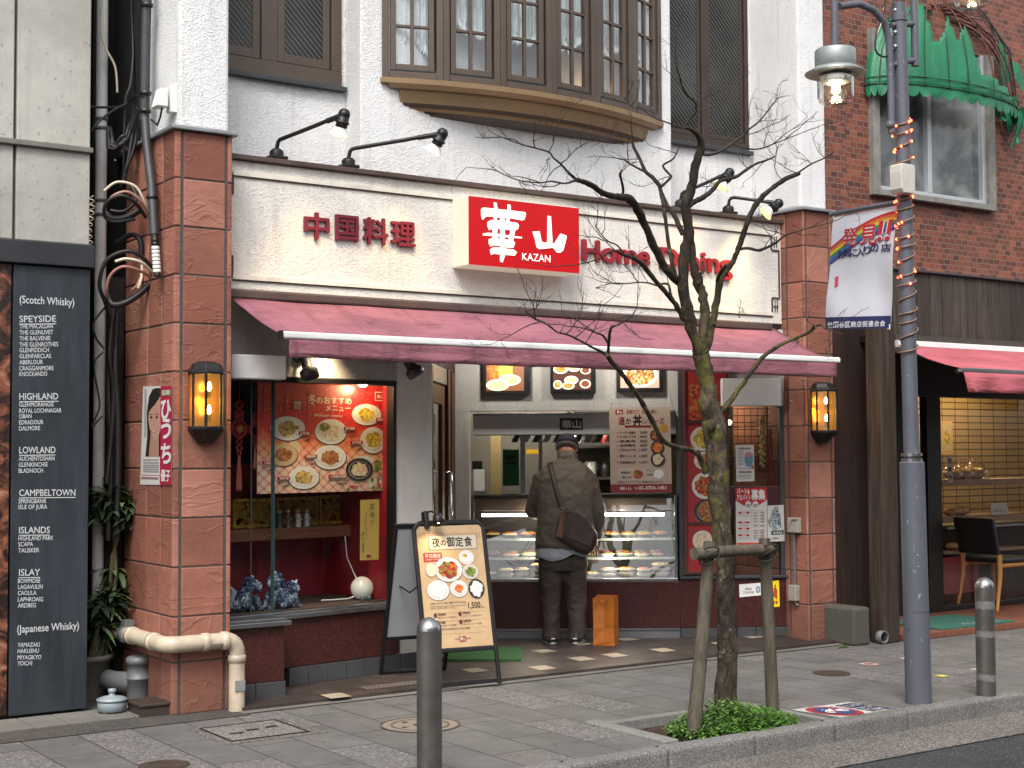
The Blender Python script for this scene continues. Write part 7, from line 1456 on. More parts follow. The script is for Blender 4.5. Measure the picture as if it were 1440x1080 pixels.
for i in range(13): 
    for (xx, yy) in ((165+i*28, 178-i*.3),):
        if xx < 520:
            for r in ((0,0,20,2),(0,0,2,20),(18,0,20,14),(6,12,20,14),(6,7,8,14),(0,22,26,24)): rect(xx+r[0], yy+r[1], xx+r[2], yy+r[3], ink('#b0805f'), .0008)
rect(224, 186, 505, 270, ink('#a88c7a'), .0012); rect(229, 190, 500, 265, ink('#ddd0bc'), .0016)
for ch, x0, x1, y, h in (('夜',246,290,252,48),('の',294,325,246,32),('御',330,376,250,52),('定',380,426,248,50),('食',430,478,246,50)): T(ch, x0, y, h, x1, ink('#241a16'), .015)
rect(196, 288, 302, 338, ink('#c0282a'), .0016); T('平日限定', 204, 318, 22, 296, CR2, .02); T('17:00〜21:00', 208, 332, 9, 292, CR2, .02)
def D_(x_, y_, rx, ry, kind, plate='#efebe6', rim='#d5d0ca', sd=1, k=.64): dish(m, AS, x_, y_, rx, ry, kind, .002, plate, rim, sd, k)
D_(338, 380, 80, 68, 'red', sd=3, k=.7); D_(443, 312, 45, 40, 'rice'); m.pxdisc(AS, 430, 302, 14, 10, .0055, FD['yellow'], 14, .3); D_(466, 390, 47, 40, 'green', '#e2dccf', '#b07a8a'); D_(279, 496, 64, 56, 'rice', k=.72); D_(398, 484, 52, 46, 'orange', k=.5); D_(500, 482, 47, 54, 'rice', '#2c2a2b', '#3a3839', k=.78)
for x_, y_ in ((330,350),(300,388),(345,400)): m.pxdisc(AS, x_, y_, 12, 9, .0055, FD['green'], 10, .5, int(x_))
m.pxdisc(AS, 238, 384, 33, 40, .004, ink('#a88a6a')); m.pxdisc(AS, 238, 384, 31, 38, .0045, CR2)
for y_, s_ in ((372,'選べる'),(390,'主菜と'),(406,'小鉢')): T(s_, 220, y_, 12, 256, ink('#a04a3a'), .01)
rect(234, 560, 440, 582, ink('#8a6a4a'), .0008); rect(236, 562, 438, 580, ink('#d0b58b'), .0012); T('ご飯・スープ・小鉢・漬物・デザート付き', 240, 577, 11, 434, DKI, .0); T('お好きな主菜をお選びください', 236, 602, 10, 375, DKI, .0); T('1,500', 452, 590, 34, 524, ink('#241a16'), .012, .72); T('(税込)', 526, 586, 11, 548, DKI, .0)
for x_, y_, a, b in ((262,636,'回鍋肉','豚肉とキャベツの味噌炒め'),(404,622,'青椒肉絲','牛肉とピーマンの細切り炒め'),(262,680,'酢豚','黒酢仕立ての酢豚'),(408,666,'麻婆豆腐','四川マーボー豆腐')): m.pxdisc(AS, x_, y_, 10, 13, .002, ink('#6a2420'), 16); T(a, x_+14, y_, 13, x_+60, DKI, .015); T(b, x_+14, y_+16, 9, x_+122, DKI, .0)
for y_ in (612, 656, 698, 726): rect(250, y_, 560, y_+1.4, ink('#a88a68'), .0008)
T('他にもお得なセットをご用意', 300, 716, 12, 462, DKI, .0); rect(400, 742, 438, 772, ink('#b02430'), .0016); T('華山', 405, 766, 20, 433, CR2, .02); T('KAZAN', 372, 764, 8, 396, DKI, .0, .72); T('DINING', 440, 757, 8, 466, DKI, .0, .72)
m.build('print', ab)
t = thing('clip_lamp', 'small black clip-on lamp lighting the top of the A-board', 'lamp', AB.p(W_*.2, Lh, 0)); cl_ = aq(222, 110)[0]; m = MB(); m.pbox(AB, cl_-.03, cl_+.0, Lh-.05, Lh+.06, -.03, .03, BLACKP); m.tube([AB.p(cl_-.015, Lh+.05, .02), AB.p(cl_+.01, Lh+.05, .06), AB.p(cl_+.03, Lh+.02, .09)], .007, BLACKM, 6); m.build('clip', t, .004)
m = MB(); hc = AB.p(cl_+.03, Lh+.025, .10); m.lathe(hc, [(.02,0),(.03,.02),(.042,.075),(.04,.075),(.02,.02)], BLACKM, 16, (AB.ez*-1+AB.nn*.12)); m.build('shade', t); m = MB(); m.ball(hc-AB.ez*.05, .014, emit('warm_bulb', (1,.78,.4), 18), 10); m.build('bulb', t)
spot_light('clip_spot', hc-AB.ez*.06, AB.p(cl_-.02, Lh-.5, 0.0), 2.6, 120, (1, .68, .3), .02)

# ---------------------------------------------------------------- orange paper bag
q0b = pz(834, 907.5, ZF+.001); q1b = pz(864, 908.5, ZF+.001); q0b.z = q1b.z = ZF+.001; e = q1b-q0b; bk_ = Vector((-e.y, e.x, 0)).normalized(); hb = 68/FPX*(q0b-CAM).dot(FW); ORG = mat('orange_kraft_paper', '#a65c10', .6, 0, .12, 6, .25, 9, .03); bag = thing('paper_bag', 'tall orange paper bag standing on the tiles right of the man', 'paper bag', q0b.lerp(q1b, .5))
m = MB(); dp = .15; rr = random.Random(2)
def bp(a, d, z): return q0b+e*a+bk_*d+Vector((0,0,z))
rings = []
for z, k in ((0, 0), (.08, .3), (.35, .7), (.7, .95), (1, 1)):
    g = .035*k; j = lambda: rr.uniform(-.006, .006)*(z > 0)
    rings.append([bp(0, 0, z*hb*(1-.03*(z == 1)))+Vector((j(), j(), 0)), bp(.5, .028*k-.012*(z == .08), z*hb*(1-.045*(z == 1)))+Vector((0, j(), 0)), bp(1, 0, z*hb*(1-.03*(z == 1)))+Vector((j(), j(), 0)), bp(1-g*6*.35, dp/2, z*hb*.985), bp(1, dp, z*hb), bp(.5, dp, z*hb), bp(0, dp, z*hb), bp(g*6*.35, dp/2, z*hb*.985)])
m.loft(rings, ORG, False); m.add(rings[0], [tuple(range(7, -1, -1))], ORG); m.sm = [False]*len(m.sm); o = m.build('bag_body', bag); s_ = o.modifiers.new('thickness', 'SOLIDIFY'); s_.thickness = .0015
for d in (.004, dp-.004): m = MB(); m.tube([bp(.3, d, hb*.97), bp(.36, d, hb*.9), bp(.5, d, hb*.87), bp(.64, d, hb*.9), bp(.7, d, hb*.97)], .004, ORG, 6); m.build('handle', bag)
q = pz(733, 929, ZF+.004); m = MB(); GM = mat('green_turf_mat', '#2d5a2c', .95, 0, .2, 50, .7, 260, .008); bd = Vector((cdir.x, cdir.y, 0)); bn_ = Vector((-bd.y, bd.x, 0)); q.z = ZF+.002
m.add([q+bn_*0, q-bd*1.1, q-bd*1.1+bn_*.62, q+bn_*.62]+[Vector(p)+Vector((0,0,.014)) for p in (q, q-bd*1.1, q-bd*1.1+bn_*.62, q+bn_*.62)], [(0,1,2,3),(4,5,6,7),(0,1,5,4),(1,2,6,5),(2,3,7,6),(3,0,4,7)], GM); tag(m.build('entrance_mat', weld=True), 'green artificial turf mat on the dark tiles behind the A-board', 'mat')

# ---------------------------------------------------------------- covers and marks on the ground
IRON = mat('rusty_cast_iron', '#4c403a', .6, .3, .3, 30, .6, 90, .004); CONCM = m_concrete('manhole_concrete', '#7d7368')
def ring_disc(mb, x, y, r0, r1, z, mt, n=40):
    vs = []
    for i in range(n): a = 2*math.pi*i/n; vs += [(x+r0*math.cos(a), y+r0*math.sin(a), z), (x+r1*math.cos(a), y+r1*math.sin(a), z)]
    mb.add(vs, [(2*i, 2*i+1, (2*i+3) % (2*n), (2*i+2) % (2*n)) for i in range(n)], mt)
def cdisc(mb, x, y, r, z, mt, n=36): mb.add([(x+r*math.cos(2*math.pi*i/n), y+r*math.sin(2*math.pi*i/n), z) for i in range(n)], [tuple(range(n))], mt)
def cover(x, y, r, label, big=False):
    t = thing('manhole_cover', label, 'manhole cover', (x, y, 0), 'round covers in the pavement'); m = MB(); cdisc(m, x, y, r, .003, IRON if not big else CONCM); m.build('plate', t); m = MB(); ring_disc(m, x, y, r*.96, r, .006, IRON)
    if big: ring_disc(m, x, y, r*.70, r*.735, .0065, mat('rust_ring', '#5a3626', .8, 0, .3, 20)); cdisc(m, x, y, r*.17, .006, IRON); [cdisc(m, x+r*.5*math.cos(a), y+r*.5*math.sin(a), r*.07, .006, IRON) for a in (.5, 1.9, 3.3, 4.8)]
    else: [ring_disc(m, x, y, r*k, r*(k+.06), .0055, IRON) for k in (.25, .5, .74)]
    m.build('rings', t)
cover(4.125, 6.885, .22, 'large concrete round cover with a rusty ring behind the near bollard', True); cover(7.318, 6.838, .125, 'small dark iron round cover in front of the right pillar'); cover(2.602, 6.73, .12, 'small rusty round cover at the bottom edge of the picture')
t = thing('rectangular_cover', 'rectangular aggregate access cover in the pavement before the left pillar', 'access cover', (3.33, 7.27, 0)); m = MB(); m.box(3.04, 3.62, 7.0, 7.53, -.02, .003, GUTTER); m.build('surround', t); m = MB(); m.box(3.10, 3.53, 7.07, 7.48, -.02, .006, m_agg('cover_aggregate', ['#4a4744','#67635f','#85807b','#9a958f'], 150)); m.build('plate', t, .003)
m = MB()
for a, b, c_, d in ((3.09,3.10,7.06,7.49),(3.53,3.54,7.06,7.49),(3.10,3.53,7.06,7.07),(3.10,3.53,7.48,7.49)): m.box(a, b, c_, d, 0, .0075, BLACKP)
for x, y in ((3.31,7.28),(3.43,7.30),(3.2,7.24)): m.box(x-.035, x+.035, y-.012, y+.014, .006, .009, BLACKP)
m.build('slots', t)
qa = pz(510, 967, ZF); qb_ = pz(600, 955, ZF); t = thing('drain_grate', 'dark slotted drain grate in the entrance tiles beside the A-board', 'grate', qa); m = MB(); x0, x1, y0, y1 = qa.x, qb_.x-.02, 7.93, 8.07; m.box(x0, x1, y0, y1, 0, .0325, IRON); m.build('frame', t); m = MB()
for i in range(15): x = x0+.02+(x1-x0-.04)*i/14; m.add([(x, y0+.012, .0335), (x+.012, y0+.012, .0335), (x+.03, y1-.012, .0335), (x+.018, y1-.012, .0335)], [(0,1,2,3)], mat('worn_bar_metal', '#8b8680', .5, .4, .2, 20))
m.build('bars', t)
np_ = thing('no_parking_mark', 'white pavement sticker with a red and blue no bicycle parking circle', 'pavement sign', (6.3, 5.83, 0)); c = [pz(*p) for p in ((1112,999),(1195,988),(1258,999),(1190,1011))]; m = MB(); NPW = mat('worn_white_marking', '#a9a6a0', .7, 0, .12, 14, dirt=.2)
m.add([(p.x, p.y, .004) for p in c], [(0,1,2,3)], NPW); m.build('sheet', np_); m = MB(); cc = (c[0]+c[3])/2+((c[1]-c[0])+(c[2]-c[3]))*.5*.30; A1 = (c[3]-c[0]); A2 = (c[1]-c[0])
NPF = Flat((c[0].x, c[0].y), math.atan2(A1.y, A1.x), .0); ra_ = A1.length*.44; rb2 = A2.length*.27
def ell(k, z, mt): m.add([Vector((cc.x, cc.y, z))+A1.normalized()*ra_*k*math.cos(q)+A2.normalized()*rb2*k*math.sin(q) for q in [2*math.pi*i/36 for i in range(36)]], [tuple(range(36))], mt)
ell(1, .006, ink('#b03030')); ell(.74, .008, ink('#2f4a80'))
d1 = A1.normalized(); d2 = A2.normalized(); 
def bt3(x_, y_): return Vector((cc.x, cc.y, .0095))+d2*(-x_*rb2)+d1*(-y_*ra_)
for sx_ in (-.38, .38): m.tube([bt3(sx_+.2*math.cos(q), -.1+.2*math.sin(q)) for q in [2*math.pi*i/14 for i in range(15)]], .0025, WI, 4)
for L_s in (((-.38,-.1),(-.12,.2),(.28,.2),(.38,-.1)),((-.12,.2),(.0,-.1),(.28,.2)),((.2,.32),(.34,.3)),((-.2,.28),(-.04,.28)),((-.38,-.1),(0,-.1))): m.tube([bt3(*p) for p in L_s], .0025, WI, 4)
m.tube([bt3(-.5,.5), bt3(.5,-.5)], .007, ink('#b03030'), 4)
for i, s_ in enumerate(('自転車等','放置禁止','世田谷区')):
    F2 = Flat((0,0), math.atan2(-A1.y, -A1.x)+math.pi/2*0, .0)
    o_ = c[1].lerp(c[2], .12)-A2*(.13+.12*i)*1.0; Fx = Flat((o_.x, o_.y), math.atan2(A1.y, A1.x), .006); m.text(s_, Fx, 0, 0, .045, 0, ink('#2f3a68'), A1.length*.75, .03, cap=.86)
m.build('emblem', np_)
for i, (u, v, r, col, l) in enumerate(((1222,934.5,.055,'#b89a92','faded white and red square sticker on the pavement left of the lamp pole'),(1276,926.5,.04,'#c4c0ba','tiny white square sticker behind the lamp pole foot'),(1380,942,.06,'#c9c7c2','white square sticker on the pavement beside the taped bollard'),(1324,951,.035,'#b8b04a','small yellow sticker on the pavement right of the lamp pole'))):
    q = pz(u, v); m = MB(); flat_ = [(q.x-r, q.y-r, .004), (q.x+r, q.y-r, .004), (q.x+r, q.y+r, .004), (q.x-r, q.y+r, .004)]; m.add(flat_, [(0,1,2,3)], mat('sticker_'+col.strip('#'), col, .7, 0, .25, 18, dirt=.5)); 
    if i == 0: m.add([(q.x+r*.6*math.cos(a), q.y+r*.6*math.sin(a), .006) for a in [k*.4 for k in range(16)]], [tuple(range(16))], ink('#a0605a'))
    if i == 2: [m.box(q.x-r*.8, q.x+r*.7, q.y-r*.7+k*.03, q.y-r*.7+k*.03+.012, .0045, .0055, ink('#77777a')) for k in range(4)]
    tag(m.build('pavement_sticker'), l, 'sticker', 'small stickers on the pavement')

# ---------------------------------------------------------------- weeds and ground cover
WEED = N('fresh_green_leaf'); _i = WEED.n('NewGeometry').outputs['Random Per Island']; WEED.base(WEED.ramp(_i, [(0, lin('#213f12')), (.5, lin('#3a621e')), (.85, lin('#587f30')), (1, lin('#7c9a48'))])); WEED.set(.5); WEED = WEED.m
def tuft(name, cx, cy, rx, ry, n, h, seed):
    m = MB(); rr = random.Random(seed)
    for i in range(n):
        a = rr.random()*6.283; k = math.sqrt(rr.random()); x = cx+rx*k*math.cos(a); y = cy+ry*k*math.sin(a); hh = h*(1-k*k*.75)*(.55+.75*noise.noise(Vector((x*9, y*9, seed)))**2*2+.2*rr.random())
        z = -.03+hh*rr.random()**.6; th = rr.random()*6.28; leaf(m, Vector((x, y, max(-.03, z))), Vector((math.cos(th), math.sin(th), rr.uniform(-.1, .9))), rr.choice((.016, .022, .03, .044))*rr.uniform(.8, 1.2), rr.uniform(.008, .022), WEED, droop=.4)
        if i % 6 == 0: m.tube([(x, y, -.05), (x+rr.uniform(-.02,.02), y+rr.uniform(-.02,.02), max(-.03, z))], .0015, WEED, 3)
    return m.build(name)
DEADL = mat('dead_leaf', '#5a4026', .8, 0, .5, 30)
o = tuft('ground_cover', 5.55, 5.92, .42, .26, 5200, .17, 1); m = MB(); rr = random.Random(5)
for i in range(150): th = rr.random()*6.28; leaf(m, Vector((rr.uniform(PX0+.03, PX1-.03), rr.uniform(PY0+.14, PY1-.03), -.045)), Vector((math.cos(th), math.sin(th), .1)), rr.uniform(.02, .045), rr.uniform(.012, .025), DEADL, droop=.1)
lit_ = m.build('dry_leaf_litter'); lit_['kind'] = 'stuff'; o['kind'] = 'stuff'
q = pz(1184, 911); o = tuft('weed', q.x, q.y, .075, .04, 160, .07, 2); tag(o, 'small green weed growing at the pavement edge below the right pillar', 'weed')
q = pz(162, 985); q.y += .05; o = tuft('weed', q.x, q.y+.05, .06, .06, 120, .12, 3); tag(o, 'small green weed between the flower pot and the grey drain pipe', 'weed')

# ---------------------------------------------------------------- tree stakes
st_ = thing('tree_support', 'grey timber support frame of two leaning stakes and a crossbar round the trunk', 'tree support', (5.6, 5.95, 0)); ys = 5.86
a0, a1 = py(973, 1034, ys), py(998, 762, ys+.12); b0_, b1_ = py(1088, 1016, ys+.05), py(1075, 757, ys+.12); a0.z = b0_.z = -.08
m = MB(); m.tube([a0, a0.lerp(a1, .5)+Vector((.006, 0, 0)), a1], [.040,.037,.034], STAKEWOOD, 14); m.build('stake', st_); m = MB(); m.tube([b0_, b0_.lerp(b1_, .5), b1_], [.038,.036,.033], STAKEWOOD, 14); m.build('stake', st_)
m = MB(); c0_, c1_ = py(976, 779, ys+.06), py(1084, 772, ys+.06); m.tube([c0_, c0_.lerp(c1_, .5)+Vector((0,0,.004)), c1_], [.034,.032,.03], STAKEWOOD, 14); m.build('crossbar', st_)
m = MB(); TW = mat('dark_rope', '#2a241e', .9, 0, .3, 80)
for (c_, ax) in ((py(992, 778, ys+.08), .05), (py(1075, 774, ys+.08), .05)):
    for i in range(3): m.tube([c_+Vector((.047*math.cos(q), -.03+.06*math.sin(q), -.03+.02*i+.03*math.cos(q+i))) for q in [k*math.pi/6 for k in range(13)]], .005, TW, 5)
m.build('binding', st_)

# ---------------------------------------------------------------- bare street tree
TY = 6.12
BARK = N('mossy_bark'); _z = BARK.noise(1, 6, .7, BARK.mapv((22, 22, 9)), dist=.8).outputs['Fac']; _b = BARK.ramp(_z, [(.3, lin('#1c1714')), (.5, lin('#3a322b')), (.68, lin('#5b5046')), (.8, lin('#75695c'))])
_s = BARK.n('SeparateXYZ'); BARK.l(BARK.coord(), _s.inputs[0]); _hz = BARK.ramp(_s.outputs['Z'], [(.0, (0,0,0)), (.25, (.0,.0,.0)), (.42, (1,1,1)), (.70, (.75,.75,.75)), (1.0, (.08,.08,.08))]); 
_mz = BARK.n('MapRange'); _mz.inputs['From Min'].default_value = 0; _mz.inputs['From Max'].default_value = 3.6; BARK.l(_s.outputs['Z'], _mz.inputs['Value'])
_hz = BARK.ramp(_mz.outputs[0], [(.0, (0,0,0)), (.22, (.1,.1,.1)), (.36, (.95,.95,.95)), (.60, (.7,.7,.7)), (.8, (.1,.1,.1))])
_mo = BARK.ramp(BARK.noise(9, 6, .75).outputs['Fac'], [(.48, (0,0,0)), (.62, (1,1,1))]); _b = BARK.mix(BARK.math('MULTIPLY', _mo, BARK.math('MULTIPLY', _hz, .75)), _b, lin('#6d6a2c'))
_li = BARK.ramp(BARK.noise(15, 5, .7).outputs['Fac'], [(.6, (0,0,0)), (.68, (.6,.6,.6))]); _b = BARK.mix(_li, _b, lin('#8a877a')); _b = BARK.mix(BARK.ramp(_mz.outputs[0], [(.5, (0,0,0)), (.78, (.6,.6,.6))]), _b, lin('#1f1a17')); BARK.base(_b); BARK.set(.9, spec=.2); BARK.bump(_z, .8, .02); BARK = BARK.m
TWIG = mat('dark_twig_bark', '#2b2623', .85, 0, .3, 30)
tree = thing('bare_tree', 'leafless street tree with a mossy trunk and dark spreading twigs before the restaurant', 'tree', (5.75, TY, 0))
zc0 = (py(1000, 500, TY)-CAM).dot(FW)
def tp(u, v, y=TY): return py(u, v, y)
def rad(wpx): return wpx*(.385 if wpx < 23 else .5)*zc0/FPX
limbs = []
def smooth(pts, ws, k=4):
    out = []; ow = []
    for i in range(len(pts)-1):
        a, b, c, d = pts[max(i-1,0)], pts[i], pts[i+1], pts[min(i+2, len(pts)-1)]
        for j in range(k):
            s_ = j/k; out.append(.5*((2*b)+(c-a)*s_+(2*a-5*b+4*c-d)*s_*s_+(3*b-a-3*c+d)*s_**3)); ow.append(ws[i]*(1-s_)+ws[i+1]*s_)
    out.append(pts[-1]); ow.append(ws[-1]); return out, ow
TRY = random.Random(17)
def limb(mb, px, dy=0.0, mt=None, n=10, knob=.10):
    """px: (u, v, width in px); dy: how far the tip comes forward (-) or goes back (+)"""
    k = len(px); pts = [tp(u, v, TY+dy*(i/(k-1))**1.2) for i, (u, v, w_) in enumerate(px)]; P_, W2 = smooth(pts, [rad(w_) for _, _, w_ in px])
    W2 = [w_*(1+knob*TRY.uniform(-1, 1)) for w_ in W2]; P_ = [p+Vector((TRY.uniform(-.3,.3)*w_*.5, TRY.uniform(-.3,.3)*w_*.5, 0)) for p, w_ in zip(P_, W2)]
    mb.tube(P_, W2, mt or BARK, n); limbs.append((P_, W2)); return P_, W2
tr = MB()
limb(tr, [(1019,1020,40),(1020,990,32),(1022,930,29),(1022,884,28),(1020,806,26),(1016,752,27),(1012,690,29),(1008,640,30),(1004,600,33),(998,570,27),(994,540,23),(989,512,23),(985,492,24)], .0, BARK, 18, .05)
limb(tr, [(988,505,20),(975,470,20),(966,432,22),(961,400,20),(963,355,19),(969,327,19),(964,290,18),(973,262,17),(978,232,17),(986,208,14),(983,192,10),(970,181,7),(961,180,6)], -.25, BARK, 12)
limb(tr, [(961,180,6),(970,166,6),(979,155,5),(977,143,4.5),(965,132,4),(959,120,3.5),(955,105,3),(951,92,2.4)], -.1, BARK, 8); limb(tr, [(964,181,4),(940,173,3),(922,166,2.6),(905,155,2.2),(888,150,1.8),(878,140,1.4)], .2, TWIG, 6)
limb(tr, [(962,402,16),(948,391,15),(936,378,14),(920,347,14),(906,315,14),(894,290,15),(884,279,15),(872,277,11),(858,275,10),(845,270,10),(834,262,9.5),(822,256,8.5),(811,253,7)], -.55, BARK, 12)
limb(tr, [(811,253,5),(795,258,3.6),(776,255,3),(760,257,2.6),(737,255,2.2),(722,251,1.8),(708,245,1.4)], -.7, TWIG, 6); limb(tr, [(811,253,5),(799,242,4),(788,230,3.6),(778,222,3.2),(772,214,3),(752,208,2.4),(733,203,2.2),(722,196,1.8),(702,193,1.2)], -.8, TWIG, 6)
limb(tr, [(876,278,5),(876,264,4.4),(873,250,4.2),(872,244,5)], -.5, BARK, 7)
limb(tr, [(950,388,9),(943,360,7.5),(939,335,7),(936,310,7),(933,288,7.5),(928,264,8),(920,252,7.5),(908,241,7),(900,224,6.5),(893,211,6),(888,197,4)], .45, BARK, 9); limb(tr, [(912,244,5),(896,236,4),(884,229,3.5),(877,224,3.2)], .2, BARK, 7)
limb(tr, [(929,263,5),(941,252,4.8),(943,247,4.8),(935,238,4.5),(933,232,4),(946,224,3.5),(951,216,3),(955,208,2.6),(966,203,2)], .4, BARK, 7)
limb(tr, [(986,500,18),(989,470,18),(991,440,18),(988,415,17),(982,398,19),(975,370,15),(973,345,13),(969,325,13)], .15, BARK, 12)
limb(tr, [(960,330,9),(948,302,9),(938,288,8),(930,270,6)], .25, BARK, 8)
limb(tr, [(987,503,17),(997,478,15),(1003,450,14),(1009,415,13),(1013,393,13),(1021,381,11),(1031,368,10),(1038,350,10),(1045,330,11),(1051,313,10),(1059,294,10),(1070,279,10),(1084,266,8.5),(1104,252,8.5),(1124,244,7)], -.35, BARK, 12)
limb(tr, [(1116,247,4),(1128,239,3.4),(1142,230,3),(1160,222,2.4),(1172,214,1.6)], -.5, TWIG, 6); limb(tr, [(1010,410,8),(1009,398,8),(1012,385,7),(1022,372,6)], -.2, BARK, 8)
limb(tr, [(1040,350,7),(1052,349,6),(1066,352,5.5),(1074,350,6),(1085,345,4.5),(1093,340,4),(1104,331,3.4),(1118,326,3),(1140,320,2.2),(1165,314,1.5)], -.45, TWIG, 7)
limb(tr, [(967,292,11),(976,284,10),(990,277,10),(1003,266,9),(1012,255,8),(1027,251,7),(1038,247,6.5),(1052,237,6),(1064,230,5),(1076,226,4),(1090,220,3)], .35, BARK, 9)
limb(tr, [(986,210,8),(990,217,7),(1004,216,6.5),(1018,210,6),(1033,199,5.5),(1046,190,5),(1052,183,4),(1066,172,3),(1078,158,2.4),(1086,146,1.6)], -.2, TWIG, 7); limb(tr, [(1030,202,4),(1046,208,3.4),(1060,210,3),(1074,208,2.6),(1086,203,2.4),(1104,196,2),(1130,186,1.4)], -.35, TWIG, 6)
limb(tr, [(992,664,12),(986,648,10),(980,637,10),(970,632,9),(957,630,9),(943,626,9),(932,619,9),(925,608,8.5),(917,592,8.5),(905,570,8.5),(895,553,8),(885,540,8),(872,522,7.5),(860,509,8),(854,499,7)], -.5, BARK, 10)
limb(tr, [(856,503,6),(848,496,5),(836,490,4.4),(823,483,4),(808,475,3.6),(796,470,3.2),(784,467,3),(772,458,3.2),(762,452,2.6),(753,448,2.2),(740,440,1.8)], -.75, TWIG, 7); limb(tr, [(855,500,6),(856,486,5.4),(857,472,5),(860,460,4.4),(866,458,3),(876,453,2.4),(888,445,2),(896,432,1.6)], -.6, TWIG, 7); limb(tr, [(856,484,4.5),(848,472,4),(838,468,3),(826,463,2.4),(812,460,1.8)], -.65, TWIG, 6)
limb(tr, [(963,450,11),(955,437,10),(947,424,9.5),(935,410,9),(920,393,8.5),(910,380,8.5),(904,372,9),(896,366,7),(889,362,7.5),(876,358,5),(866,353,4),(856,355,3.4),(846,362,2.8),(830,368,2),(812,372,1.4)], -.5, BARK, 9)
limb(tr, [(946,424,5),(942,408,4.6),(940,400,4.6),(932,399,4.4),(926,402,3.4),(912,398,3),(898,397,2.6),(880,399,2.2),(862,398,1.8),(840,404,1.2)], .3, TWIG, 7); limb(tr, [(880,360,3.4),(868,345,2.8),(856,340,2.4),(846,330,2),(838,318,1.4)], -.6, TWIG, 6)
limb(tr, [(1005,592,14),(1014,580,11),(1022,570,11),(1030,560,10),(1038,548,9),(1045,540,8.5),(1053,527,8),(1062,516,8),(1072,503,8),(1086,492,7.5),(1099,484,7),(1115,477,6.5),(1130,471,6),(1140,465,6.5),(1146,459,7)], -.4, BARK, 10)
limb(tr, [(1146,459,4),(1155,457,4),(1160,462,3),(1172,466,2),(1186,470,1.4)], -.5, TWIG, 6); limb(tr, [(985,385,6),(990,380,5),(988,368,4)], .1, BARK, 6)
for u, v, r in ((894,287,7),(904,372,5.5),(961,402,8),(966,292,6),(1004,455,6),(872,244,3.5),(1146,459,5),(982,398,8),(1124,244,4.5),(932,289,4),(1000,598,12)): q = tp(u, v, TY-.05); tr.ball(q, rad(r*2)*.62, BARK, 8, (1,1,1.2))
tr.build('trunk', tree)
tw = MB(); rr = random.Random(33)
def twig(p, d, L, r, lvl):
    n = 5; pts = [p]; dd = d.normalized()
    for i in range(n):
        dd = (dd+Vector((rr.gauss(0,.20), rr.gauss(0,.16), rr.gauss(.05,.16)))).normalized(); pts.append(pts[-1]+dd*L/n)
    tw.tube(pts, [r*(1-.6*i/n) for i in range(n+1)], TWIG, 4, False)
    if lvl > 0:
        for i in range(1, n+1):
            if rr.random() < .54:
                q = pts[i]; s_ = Vector((rr.gauss(0,1), rr.gauss(0,.7), rr.gauss(.25,.7))).normalized(); twig(q, dd*.75+s_*.75, L*rr.uniform(.35,.62), max(.0011, r*.55), lvl-1)
def sprout(u, v, du, dv, y, L, lvl=2, r=.003):
    q = tp(u, v, TY+y); f = tp(u+du, v+dv, TY+y)-q; f.y += rr.uniform(-.1, .1); twig(q, f, L, r, lvl)
